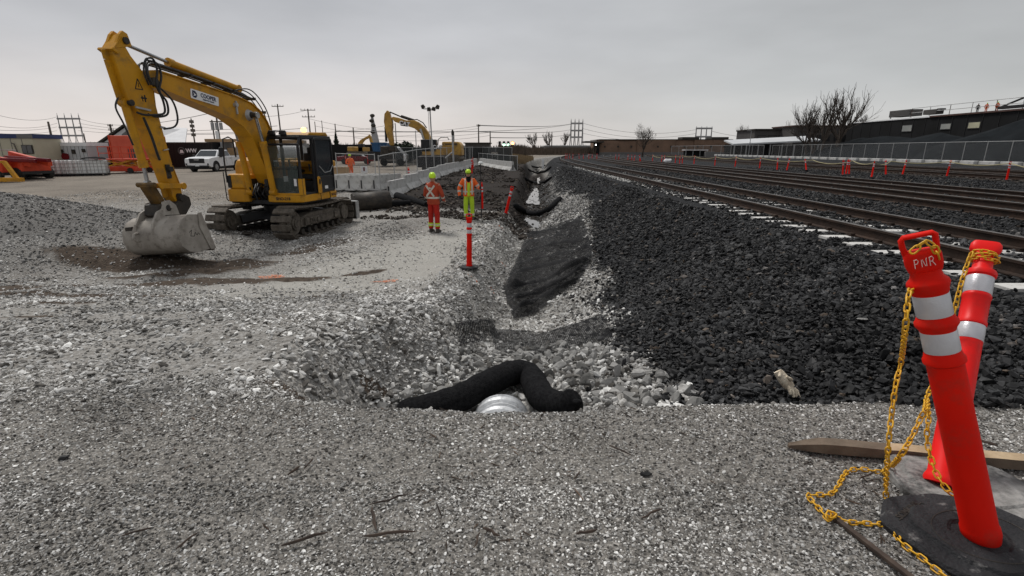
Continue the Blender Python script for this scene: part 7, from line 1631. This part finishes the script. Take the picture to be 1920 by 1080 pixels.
def pylon(px0, px1, pyt, pyb, Y, n, label, zg=-.25, beams=(0.12, .42, .7)):
    a, b_ = at(px0, pyt, Y), at(px1, pyt, Y); t = empty('pylon_frame', (a.x, Y, zg), 0, label, 'pylon', 'lattice pylon frames'); w = b_.x - a.x; h = a.z - zg; wz = .10 * h
    th = .42 * Y / 300
    for k in range(n):
        x = w * k / (n - 1)
        hh = h; j = h - h * .62
        MB().cyl((x - wz * .16, 0, j), (x - wz * .02, 0, hh), th * .5, n=4).cyl((x + wz * .16, 0, j), (x + wz * .02, 0, hh), th * .5, n=4).build('mast', M['pylon'], t)
        MB().cyl((x - wz * .5, -wz * .3, 0), (x - wz * .16, 0, j), th * .55, n=4).build('leg', M['pylon'], t); MB().cyl((x + wz * .5, wz * .3, 0), (x + wz * .16, 0, j), th * .55, n=4).build('leg', M['pylon'], t)
        MB().cyl((x, 0, hh), (x, 0, hh + h * .05), th * .3, n=4).build('peak', M['pylon'], t)
    for f_ in beams:
        z = h * (1 - f_ * .75); MB().b2((-w * .03, -th, z - th * 1.1), (w * 1.03, th, z + th * 1.1)).build('crossbeam', M['pylon'], t)
pylon(107, 147, 216, 268, 230, 4, 'big lattice pylon frame at the left behind the long trailer')
pylon(1071, 1093, 226, 272, 420, 4, 'lattice pylon frame in the middle behind the far grey building')
pylon(1306, 1335, 239, 262, 420, 4, 'lattice pylon frame peeking over the brick building', beams=(.05, .5))
q = at(703, 270, 150); tp = at(700, 219, 150); t = empty('antenna_mast', (q.x, 150, -.2), 0, 'pale tapering mast with dark round dishes left of the distant excavator', 'mast'); h = tp.z + .2
MB().cyl((.5, 0, 0), (-.3, 0, h), 1.5, .35, n=10).build('mast', M['pylon'], t)
for k, z in enumerate((.52, .68, .80, .93)): MB().ball((.1 - .35 * z + (.25 if k % 2 else -.1), -.8, h * z + 1), (.7, .4, .5)).build('dish', M['gasket'], t)
def wire(px0, py0, px1, py1, Y0, Y1, sag, label, rad=.035):
    a, b_ = at(px0, py0, Y0), at(px1, py1, Y1); tag(MB().tube(rope(a, b_, sag, n=14), rad, 4).build('power_line', M['wire']), label, 'power line', 'overhead power lines')
wr = [(-60, 198, 107, 219, 150, 230, 2.5), (-60, 226, 107, 231, 150, 230, 2), (-60, 240, 107, 238, 140, 230, 1), (-60, 246, 107, 245, 130, 230, 1), (147, 222, 404, 210, 230, 95, 2.5), (147, 231, 520, 236, 230, 120, 2), (147, 237, 577, 240, 230, 125, 2), (147, 245, 520, 248, 230, 120, 1), (404, 212, 577, 206, 95, 125, 1), (460, 238, 741, 232, 120, 110, 1.5), (577, 222, 897, 236, 125, 120, 2.0), (520, 245, 897, 241, 120, 120, 1.5), (590, 236, 919, 248, 150, 140, 2), (628, 246, 1071, 233, 120, 420, 2), (662, 258, 919, 254, 115, 140, 1), (897, 235, 1071, 232, 120, 420, 1), (897, 247, 1071, 243, 120, 420, 1), (919, 258, 1071, 251, 140, 420, 1), (1093, 231, 1306, 243, 420, 420, 5), (1093, 241, 1306, 250, 420, 420, 5), (1093, 250, 1306, 258, 420, 420, 4), (1335, 246, 1500, 250, 420, 420, 4)]
for i, w_ in enumerate(wr): wire(*w_, 'thin overhead line crossing the sky, one of the bundle between poles and pylons', .03 * max(w_[4], w_[5]) / 120)
# signals
q = at(950, 272, 125); t = empty('signal_gantry', (q.x, 125, -.2), 0, 'road signal gantry with glowing green and orange lights beyond the ditch', 'traffic lights')
for k, (px_, m_) in enumerate([(937, M['gasket']), (945, M['green_light']), (953, M['green_light']), (961, M['red_light'])]):
    p = at(px_, 271, 125); x, z = p.x - q.x, p.z + .2; hsg = MB().b2((x - .28, -.1, z - .75), (x + .28, .2, z + .75)).build('signal_head', M['black'], t)
    MB().ball((x, -.2, z + (.3 if k == 3 else -.2)), (.36, .12, .36)).build('lens', m_, hsg)
zt_ = at(950, 268.5, 125).z + .2
MB().b2((-2.4, 0, zt_), (2.0, .15, zt_ + .12)).build('gantry_arm', M['galv'], t); MB().cyl((2.0, 0, 0), (2.0, 0, zt_ + .1), .14, n=8).build('pole', M['galv'], t)
q = at(957, 281, 122); t2 = tag(MB().ball((q.x, 122, q.z), .22).build('vehicle_lamp', M['lamp']), 'small white lamp glowing below the signals', 'lamp')
q = at(1047, 285, 240); tag(MB().ball((q.x, 240, q.z), .28).build('far_lamp', M['lamp']), 'tiny white lamp in front of the low far building', 'lamp')
q = onz(1018, 306, -.2); q = at(1018, 303, 70); t = empty('white_marker_post', (q.x, 70, Gz(q.x, 70)), 0, 'short white marker post beside the far end of the ditch', 'marker post'); MB().cyl((0, 0, 0), (0, 0, 1.3), .16, n=10).build('post', M['white'], t)

# ------------------------------------------------------------------ trees and scrub
def bare_tree(loc, H_, seed, label, spread=.5, name='bare_tree', trunks=1, levels=5, thick=.03, twig=.018, base=.22):
    rnd = random.Random(seed); t = empty(name, loc, 0, label, 'tree', 'bare trees'); segs = []
    def grow(p, d, L, r, lv):
        n = 5; pts = [p]; q = p.copy(); dd = d.copy()
        for k in range(n):
            dd = (dd + Vector((rnd.gauss(0, .11), rnd.gauss(0, .11), .07 if lv > 1 else .02))).normalized(); q = q + dd * L / n; pts.append(q.copy())
        segs.append((lv, pts, [r * (1 - .55 * k / n) for k in range(n + 1)]))
        if lv >= levels: return
        m_ = (5 if lv == 0 else 4 if lv == 1 else 3)
        for k in range(m_):
            f = (.5 + .5 * (k + 1) / m_) if lv == 0 else .3 + .7 * (k + rnd.random()) / m_
            i = min(int(round(f * n)), n); a = k * 2.4 + rnd.uniform(-.5, .5); s_ = spread * rnd.uniform(.6, 1.3) * (1 if k < m_ - 1 else .3)
            axis = (pts[i] - pts[i - 1]).normalized(); u = axis.orthogonal().normalized(); w = axis.cross(u)
            nd = (axis + (u * math.cos(a) + w * math.sin(a)) * s_ + Vector((0, 0, .12))).normalized()
            grow(pts[i], nd, L * (rnd.uniform(.85, 1.15) if lv == 0 else rnd.uniform(.5, .8)), r * rnd.uniform(.42, .62), lv + 1)
    for k in range(trunks):
        a = 2 * PI * k / max(trunks, 1) + seed; grow(Vector((math.cos(a), math.sin(a), 0)) * (.3 if trunks > 1 else 0), Vector((math.cos(a) * .3, math.sin(a) * .2, 1)).normalized() if trunks > 1 else Vector((0, 0, 1)), H_ * base, H_ * thick, 0)
    zm = max(p.z for _, ps, _ in segs for p in ps); k_ = H_ / zm; tr, cr2 = MB(), MB()
    for lv, ps, rs in segs: (tr if lv == 0 else cr2).tube([p * k_ for p in ps], [max(x * k_, twig) for x in rs], 6 if lv < 2 else 3)
    tr.build('trunk', M['bark'], t, smooth=60); cr2.build('crown', M['bark'], t, smooth=60); return t
q = at(1205, 292, 115); bare_tree((q.x, 115, -.2), 7.4, 5, 'round bare tree in front of the brick building', .75, twig=.016, base=.3)
q = at(1532, 290, 108); bare_tree((q.x, 108, -.2), 13.0, 12, 'tall bare tree with upright limbs left of the dark building', .5, trunks=2, levels=4, twig=.02, thick=.02)
q = at(1562, 290, 106); bare_tree((q.x, 106, -.2), 13.8, 23, 'tallest bare tree, its bare limbs rising beside the dark building', .5, trunks=2, levels=4, twig=.02, thick=.02)
q = at(1518, 290, 110); bare_tree((q.x, 110, -.2), 10.5, 31, 'bare tree leaning over the pale canopy roof', .6, trunks=2, levels=4, twig=.02, thick=.02)
q = at(1621, 240, 170); bare_tree((q.x, 170, -.2), 13.5, 41, 'pale bare tree top behind the white roof edge', .35, twig=.04)
q = at(1393, 262, 190); bare_tree((q.x, 190, -.2), 11, 51, 'thin bare tree behind the right end of the brick building', .3, twig=.03, levels=4)
q = at(1003, 285, 230); bare_tree((q.x, 230, -.2), 9, 61, 'small far bare tree near the end of the ditch', .4, twig=.05, levels=4)
q = at(1028, 285, 280); bare_tree((q.x, 280, -.2), 12, 62, 'thin far bare tree rising left of the far building', .35, twig=.05, levels=4)
q = at(1056, 285, 300); bare_tree((q.x, 300, -.2), 12, 63, 'far bare tree behind the low far building', .4, twig=.06, levels=4)
q = at(1409, 245, 130); t = empty('street_lamp', (q.x, 130, -.2), 0, 'street lamp with a short arm left of the dark grey building', 'street lamp'); h = q.z + .2; MB().cyl((0, 0, 0), (0, 0, h), .1, .06, n=8).build('pole', M['pylon'], t); MB().b2((-1.4, -.06, h - .04), (0, .06, h + .04)).build('arm', M['pylon'], t); MB().b2((-2.0, -.15, h - .08), (-1.2, .15, h + .08)).build('lamp_head', M['gasket'], t)
def leafy(loc, H_, W_, n, seed, m, label, kind='conifer', cat='tree'):
    rnd = random.Random(seed); t = empty(kind, loc, 0, label, cat, None); MB().cyl((0, 0, 0), (0, 0, H_ * .9), H_ * .02 + .05, .02, n=6).build('trunk', M['bark'], t); P, F = [], []
    for i in range(n):
        if kind == 'conifer':
            z = H_ * (1 - math.sqrt(rnd.random()) * .92); tier = .78 + .22 * math.sin(z * 9); r = W_ * (1 - z / H_) * rnd.uniform(.35, 1) * tier; a = rnd.uniform(0, 6.28); p = Vector((r * math.cos(a), r * math.sin(a), z - r * .25)); s_ = .16
        else:
            a, b2 = rnd.uniform(0, 6.28), rnd.uniform(-1, 1); r = rnd.uniform(.5, 1) * (1 + .25 * math.sin(a * 3 + seed)); p = Vector((W_ * r * math.cos(a) * math.sqrt(1 - b2 * b2), W_ * .7 * r * math.sin(a) * math.sqrt(1 - b2 * b2), H_ * (.5 + .5 * b2 * r))); s_ = .22
            if p.z < 0: p.z = rnd.uniform(0, .3)
        d1 = Vector((rnd.gauss(0, 1), rnd.gauss(0, 1), rnd.gauss(0, .5))).normalized() * s_ * rnd.uniform(.6, 1.5); d2 = Vector((rnd.gauss(0, 1), rnd.gauss(0, 1), rnd.gauss(0, 1))).normalized() * s_ * .6
        o_ = len(P); P += [p - d1, p + d2, p + d1, p - d2]; F.append((o_, o_ + 1, o_ + 2, o_ + 3))
    MB().add(P, F).build('crown', m, t); return t
q = at(632, 285, 85); leafy((q.x, 85, -.2), 4.4, 1.15, 2600, 3, M['conifer'], 'pointed dark conifer right of the excavator cab')
q = at(757, 285, 72); leafy((q.x, 72, -.2), 2.6, 2.1, 2600, 4, M['conifer'], 'low dark green bushy tree under the raised distant boom', 'bushy_tree')
q = at(738, 285, 75); leafy((q.x, 75, -.2), 1.7, 1.2, 900, 6, M['conifer'], 'smaller dark bush left of the bushy tree', 'dark_bush', 'bush')
def tuft(name, px0, px1, py, Y0, Y1, n, h0, h1, m, label):
    rnd = random.Random(n); P, F = [], []
    for i in range(n):
        Y = rnd.uniform(Y0, Y1); p = at(rnd.uniform(px0, px1), py, Y); z = Gz(p.x, Y) - .1; hh = rnd.uniform(h0, h1)
        if name == 'dry_grass' and (p.x > float(xc(Y)) - 1.1): continue
        if name == 'dry_grass': hh *= 1.15 - .5 * (p.x * 960 / Y + 5) / 50
        dx, dy = rnd.gauss(0, .18) * hh, rnd.gauss(0, .12) * hh; o_ = len(P); w_ = .035 + .0006 * Y
        P += [(p.x - w_, Y, z), (p.x + w_, Y, z), (p.x + dx * .5 + w_ * .7, Y + dy * .5, z + hh * .6), (p.x + dx, Y + dy, z + hh), (p.x + dx * .5 - w_ * .7, Y + dy * .5, z + hh * .6)]; F.append((o_, o_ + 1, o_ + 2, o_ + 3, o_ + 4))
    o = MB().add(P, F).build(name, m); tag(o, label); o['kind'] = 'stuff'
tuft('dry_grass', 958, 1000, 300, 66, 90, 3600, .5, 1.25, M['drygrass'], 'tan dry grass clump at the far end of the ditch')
tuft('brown_scrub', 938, 985, 290, 80, 115, 2600, 1.0, 2.8, M['brownbush'], 'brown bare scrub behind the dry grass')
tuft('far_scrub', 985, 1120, 288, 170, 240, 3200, 1.0, 3.0, M['brownbush'], 'low scrub line along the far building')
tuft('heap_scrub', 1545, 1700, 280, 112, 125, 2600, .8, 2.8, M['brownbush'], 'dead weeds growing between the dark building and the stone heap')
# far horizon belt of bare woods
P, F = [], []; rnd = random.Random(77)
for i in range(9000):
    a = rnd.uniform(-1.25, 1.25); R_ = rnd.uniform(420, 560); x, y = R_ * math.sin(a), R_ * math.cos(a); hh = rnd.uniform(1.5, 6.5) * (.5 + vn(x, y, .012, 5)); o_ = len(P); w_ = rnd.uniform(.4, 1.4)
    P += [(x - w_, y, -.6), (x + w_, y, -.6), (x + w_ * rnd.uniform(-.6, .6), y, hh)]; F.append((o_, o_ + 1, o_ + 2))
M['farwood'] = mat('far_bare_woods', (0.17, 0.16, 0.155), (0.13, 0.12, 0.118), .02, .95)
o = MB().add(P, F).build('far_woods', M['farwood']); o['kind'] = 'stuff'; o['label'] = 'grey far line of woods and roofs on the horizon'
# ------------------------------------------------------------------ people
def hand(b, p, d, s=1.0):
    """palm and five separate curled fingers; d = pointing direction"""
    d = Vector(d).normalized(); sd = d.cross(Vector((0, 1, 0)) if abs(d.y) < .9 else Vector((1, 0, 0))).normalized(); nn = d.cross(sd); p = Vector(p)
    b.tube([p, p + d * .045 * s, p + d * .085 * s], [(.028 * s, .018 * s), (.042 * s, .019 * s), (.040 * s, .016 * s)], 8)
    for k, L in enumerate((.060, .072, .068, .052)):
        o_ = p + d * .08 * s + sd * (k - 1.5) * .021 * s; b.tube([o_, o_ + d * L * .45 * s + nn * .012 * s, o_ + d * L * .75 * s + nn * .036 * s, o_ + d * L * .7 * s + nn * .055 * s], [.0105 * s, .0100 * s, .009 * s, .007 * s], 6)
    o_ = p + d * .02 * s + sd * .036 * s; b.tube([o_, o_ + d * .03 * s + sd * .022 * s, o_ + d * .058 * s + sd * .018 * s + nn * .02 * s], [.013 * s, .012 * s, .009 * s], 6)
def person(loc, rz, label, top_m, leg_m, hat_m, H_=1.78, headyaw=0.0, headtilt=0.0, lhand=(.30, -.05, .80), rhand=(-.30, -.05, .80), lel=(.33, .03, 1.12), rel=(-.33, .03, 1.12), glove_m=None, name='person', small=False, mask=None):
    """faces -y; z up; proportions for 1.75 m scaled"""
    k = H_ / 1.78; t = None
    Sx, Sz = .20, 1.43
    L, R_ = Vector((Sx, .0, Sz)), Vector((-Sx, .0, Sz)); le, re_, lh, rh = Vector(lel), Vector(rel), Vector(lhand), Vector(rhand)
    # body: one continuous surface from a jointed skeleton
    V = [(0, 0, .95), (0, 0, 1.18), (0, .01, 1.40), (0, 0, 1.52), (0, -.01, 1.60), (.10, 0, .90), (.115, -.01, .50), (.12, 0, .09), (.125, -.12, .04), (-.10, 0, .90), (-.115, -.01, .50), (-.12, 0, .09), (-.125, -.12, .04), tuple(L), tuple(le), tuple(lh), tuple(R_), tuple(re_), tuple(rh)]
    E = [(0, 1), (1, 2), (2, 3), (3, 4), (0, 5), (5, 6), (6, 7), (7, 8), (0, 9), (9, 10), (10, 11), (11, 12), (2, 13), (13, 14), (14, 15), (2, 16), (16, 17), (17, 18)]
    rad = [.14, .12, .15, .055, .06, .09, .058, .04, .04, .09, .058, .04, .04, .06, .042, .028, .06, .042, .028]
    me = bpy.data.meshes.new(name); me.from_pydata([Vector(v) * k for v in V], E, []); me.materials.append(M['skin'])
    body = bpy.data.objects.new(name, me); C.objects.link(body)
    md = body.modifiers.new('skin', 'SKIN')
    import bmesh
    bm = bmesh.new(); bm.from_mesh(me); ly = bm.verts.layers.skin.verify(); bm.verts.ensure_lookup_table()
    for v, r in zip(bm.verts, rad): v[ly].radius = (r * k, r * k); v[ly].use_root = False
    bm.verts[0][ly].use_root = True; bm.to_mesh(me); bm.free()
    body.modifiers.new('sub', 'SUBSURF').levels = 1
    body.location = loc; body.rotation_euler = (0, 0, rz); tag(body, label, 'person')
    S = Matrix.Scale(k, 4)
    def part(b, nm, m, parent=body, sm_=50, mx=None): b.xf(S if mx is None else S @ mx); return b.build(nm, m, parent, smooth=sm_)
    Hm = Matrix.Translation((0, 0, 1.52)) @ Matrix.Rotation(headyaw, 4, 'Z') @ Matrix.Rotation(headtilt, 4, 'X') @ Matrix.Translation((0, 0, -1.52))
    h = MB(); h.stack([(1.50, 0, .01, .045, .05), (1.535, 0, -.02, .055, .062), (1.56, 0, -.02, .066, .078), (1.60, 0, -.012, .074, .092), (1.65, 0, -.005, .078, .098), (1.70, 0, 0, .075, .095), (1.74, 0, .005, .06, .075), (1.765, 0, .01, .025, .03)], 18)
    h.prism([(-.13, 1.60), (-.105, 1.655), (-.08, 1.655), (-.08, 1.595)], -.012, .012, 0, lambda u, y, w: (y, u, w))
    for s_ in (-1, 1): h.ball((s_ * .080, .005, 1.63), (.010, .018, .030), 8, 6)
    head = part(h, 'head', M['skin'], mx=Hm)
    if not small:
        for s_ in (-1, 1): part(MB().ball((s_ * .030, -.092, 1.645), (.014, .008, .008), 8, 5), 'eye', M['gasket'], head, mx=Hm)
        part(MB().b2((-.024, -.098, 1.572), (.024, -.088, 1.580)), 'mouth', M['crimson'], head, mx=Hm)
    hh = MB(); hh.stack([(1.665, 0, -.0, .104, .124), (1.672, 0, -.0, .106, .126), (1.70, 0, 0, .103, .122), (1.75, 0, .0, .092, .11), (1.785, 0, .0, .066, .08), (1.80, 0, 0, .03, .035)], 22)
    hh.stack([(1.668, 0, -.075, .085, .085), (1.676, 0, -.075, .085, .085)], 18)
    for s_ in (-.045, 0, .045): hh.tube([(s_, -.11, 1.70), (s_, -.06, 1.785), (s_, .0, 1.806), (s_, .07, 1.78), (s_, .11, 1.71)], .009, 6)
    hat = part(hh, 'hard_hat', hat_m, mx=Hm)
    j = MB(); j.stack([(.86, 0, .0, .195, .13), (.90, 0, 0, .200, .14), (1.02, 0, 0, .188, .135), (1.15, 0, .0, .195, .14), (1.30, 0, .005, .215, .15), (1.40, 0, .005, .215, .135), (1.46, 0, .005, .165, .105), (1.50, 0, .0, .085, .08), (1.53, 0, 0, .07, .07)], 20, 0, .85)
    for a, e_, w_ in ((L, le, lh), (R_, re_, rh)):
        a2 = a + Vector((0, 0, -.01)); j.tube([a2 + Vector((-a.x * .25, 0, .03)), a2.lerp(e_, .5), e_, e_.lerp(w_, .5), e_.lerp(w_, .93)], [.078, .072, .060, .055, .048], 12)
    jk = part(j, 'jacket', top_m)
    l = MB(); l.stack([(.84, 0, 0, .168, .12), (.90, 0, 0, .172, .125), (.98, 0, 0, .165, .12)], 18, 0, .85)
    for s_ in (-1, 1): l.stack([(.13, s_ * .118, .005, .068, .078), (.20, s_ * .118, .0, .072, .082), (.30, s_ * .117, .002, .069, .078), (.50, s_ * .114, -.004, .076, .084), (.70, s_ * .10, 0, .088, .10), (.88, s_ * .085, 0, .088, .115)], 14)
    lg_ = part(l, 'trousers', leg_m)
    for s_ in (-1, 1):
        b = MB(); b.stack([(.09, s_ * .12, .01, .050, .058), (.17, s_ * .12, .01, .055, .062)], 12); b.stack([(.0, s_ * .122, -.045, .052, .135), (.03, s_ * .122, -.045, .053, .137), (.07, s_ * .122, -.035, .048, .115), (.105, s_ * .12, .0, .046, .068)], 14, 0, .8); part(b, 'boot', M['boot'])
    for e_, w_ in ((le, lh), (re_, rh)):
        b = MB(); hand(b, e_.lerp(w_, .92), w_ - e_); part(b, 'glove' if glove_m else 'hand', glove_m or M['skin'])
    return body, jk, lg_, part, Hm, hat
def ring_band(part, z, rx, ry, m, nm, parent, cx=0, cy=0, h=.05, pw=.85): return part(MB().stack([(z, cx, cy, rx, ry), (z + h, cx, cy, rx, ry)], 20, 0, pw), nm, m, parent, 30)
# worker 1: rust jacket, seen from behind turned to the right
p = hit(815, 436); b1, jk, lg_, part, Hm, hat = person((p.x, p.y, p.z), PI - .45, 'worker in a rust orange jacket and red trousers seen from behind', M['rustjacket'], M['redtrousers'], M['limehat'], 1.80, headyaw=.55, headtilt=-.25, lhand=(.23, -.22, .92), rhand=(-.17, -.30, .96), lel=(.31, -.02, 1.13), rel=(-.30, -.04, 1.13))
for a, b_ in (((.15, .142, 1.42), (-.13, .150, 1.10)), ((-.15, .142, 1.42), (.13, .150, 1.10))): part(MB().beam(a, b_, .055, .014, 0, (0, 1, 0)), 'reflective_stripe', M['silver'], jk)
ring_band(part, 1.03, .200, .148, M['silver'], 'reflective_stripe', jk, h=.055)
for e_, w_ in ((Vector((.31, -.02, 1.13)), Vector((.23, -.22, .92))), (Vector((-.30, -.04, 1.13)), Vector((-.17, -.30, .96)))): part(MB().tube([e_.lerp(w_, .15), e_.lerp(w_, .38)], [.063, .060], 12), 'sleeve_stripe', M['silver'], jk)
part(MB().cyl((0, .150, 1.34), (0, .158, 1.34), .03, n=12), 'back_badge', M['silver'], jk)
for s_ in (-1, 1):
    ring_band(part, .20, .079, .089, M['lime'], 'ankle_band', lg_, s_ * .118, 0, .10, 1); ring_band(part, .232, .081, .091, M['silver'], 'ankle_stripe', lg_, s_ * .118, 0, .035, 1)
# worker 2: open orange jacket, lime bib, holding the survey pole
p = hit(880, 412.5); b2_, jk, lg_, part, Hm, hat = person((p.x, p.y, p.z), .10, 'worker in an open orange hi vis jacket and lime bib trousers holding a survey pole', M['hiorange'], M['lime'], M['limehat'], 1.80, headyaw=-.1, headtilt=.15, lhand=(.40, -.20, 1.16), rhand=(-.33, -.10, .86), lel=(.36, .02, 1.13), rel=(-.34, .03, 1.14), glove_m=M['black'])
part(MB().stack([(.88, 0, -.030, .075, .128), (1.02, 0, -.030, .075, .122), (1.2, 0, -.030, .08, .128), (1.34, 0, -.03, .07, .13)], 14, 0, .7), 'bib', M['lime'], jk)
part(MB().stack([(1.36, 0, -.01, .10, .135), (1.42, 0, -.01, .125, .14), (1.50, 0, -.01, .095, .12), (1.56, 0, -.012, .072, .088), (1.60, 0, -.012, .070, .094)], 16), 'scarf', M['sock'], b2_, mx=None)
part(MB().stack([(1.665, 0, -.02, .108, .122), (1.70, 0, -.02, .106, .120)], 18), 'hat_band', M['sock'], hat, mx=Hm)
for s_ in (-1, 1): part(MB().tube([(s_ * .12, -.120, .92), (s_ * .12, -.138, 1.1), (s_ * .12, -.145, 1.3), (s_ * .11, -.11, 1.44), (s_ * .11, .0, 1.475), (s_ * .11, .12, 1.42), (s_ * .12, .14, 1.1)], [(.028, .008)] * 7, 8), 'reflective_stripe', M['silver'], jk)
ring_band(part, 1.0, .197, .146, M['silver'], 'reflective_stripe', jk, h=.055)
for e_, w_, q in ((Vector((.36, .02, 1.13)), Vector((.40, -.20, 1.16)), 0), (Vector((-.34, .03, 1.14)), Vector((-.33, -.10, .86)), 1)):
    a_ = Vector((.2 if q == 0 else -.2, 0, 1.42)); part(MB().tube([a_.lerp(e_, .55), a_.lerp(e_, .75)], [.075, .070], 12), 'sleeve_stripe', M['silver'], jk); part(MB().tube([e_.lerp(w_, .3), e_.lerp(w_, .5)], [.062, .058], 12), 'sleeve_stripe', M['silver'], jk)
for s_ in (-1, 1):
    ring_band(part, .17, .078, .088, M['silver'], 'ankle_stripe', lg_, s_ * .118, 0, .07, 1)
hz = b2_.matrix_basis if False else None
k = 1.80 / 1.78; Rz = Matrix.Rotation(.10, 3, 'Z'); hw_ = b2_.location + Rz @ (Vector((.415, -.235, 1.16)) * k)
gp = Gz(hw_.x, hw_.y); t = empty('survey_pole', (hw_.x + .015, hw_.y, gp), 0, 'black survey pole with a small pale receiver on top, held upright by the worker', 'survey pole')
MB().cyl((0, 0, 0), (0, 0, .12), .004, .014, n=8).cyl((0, 0, .12), (0, 0, 2.0), .015, n=8).build('pole', M['black'], t); MB().stack([(2.0, 0, 0, .03, .03), (2.02, 0, 0, .085, .085), (2.06, 0, 0, .085, .085), (2.09, 0, 0, .05, .05)], 16).build('receiver', M['hdpe'], t, smooth=40)
# far workers
q = at(657, 309, 38); zf = Gz(q.x, 38); person((q.x, 38, zf), .8, 'small distant worker all in orange between the crate and the white sign', M['hiorange'], M['hiorange'], M['limehat'], 1.7, small=True, lhand=(.2, -.2, 1.0), rhand=(-.2, -.2, 1.0))
for px_, top_m, lab, bend in [(1833, M['black'], 'worker in dark clothes on the roof behind the guard rail', 0), (1849, M['hiorange'], 'worker in orange on the roof next to the dark clothed one', 0), (1869, M['hiorange'], 'orange clad worker on the roof nearest the hoist', 0)]:
    q = atX(px_, 205, XB + .9); person((XB + .9, q.y, 8.2 - .0), -PI / 2 + 1.2, lab, top_m, M['black'] if top_m == M['black'] else M['hiorange'], M['limehat'] if px_ != 1833 else M['black'], 1.7, small=True)
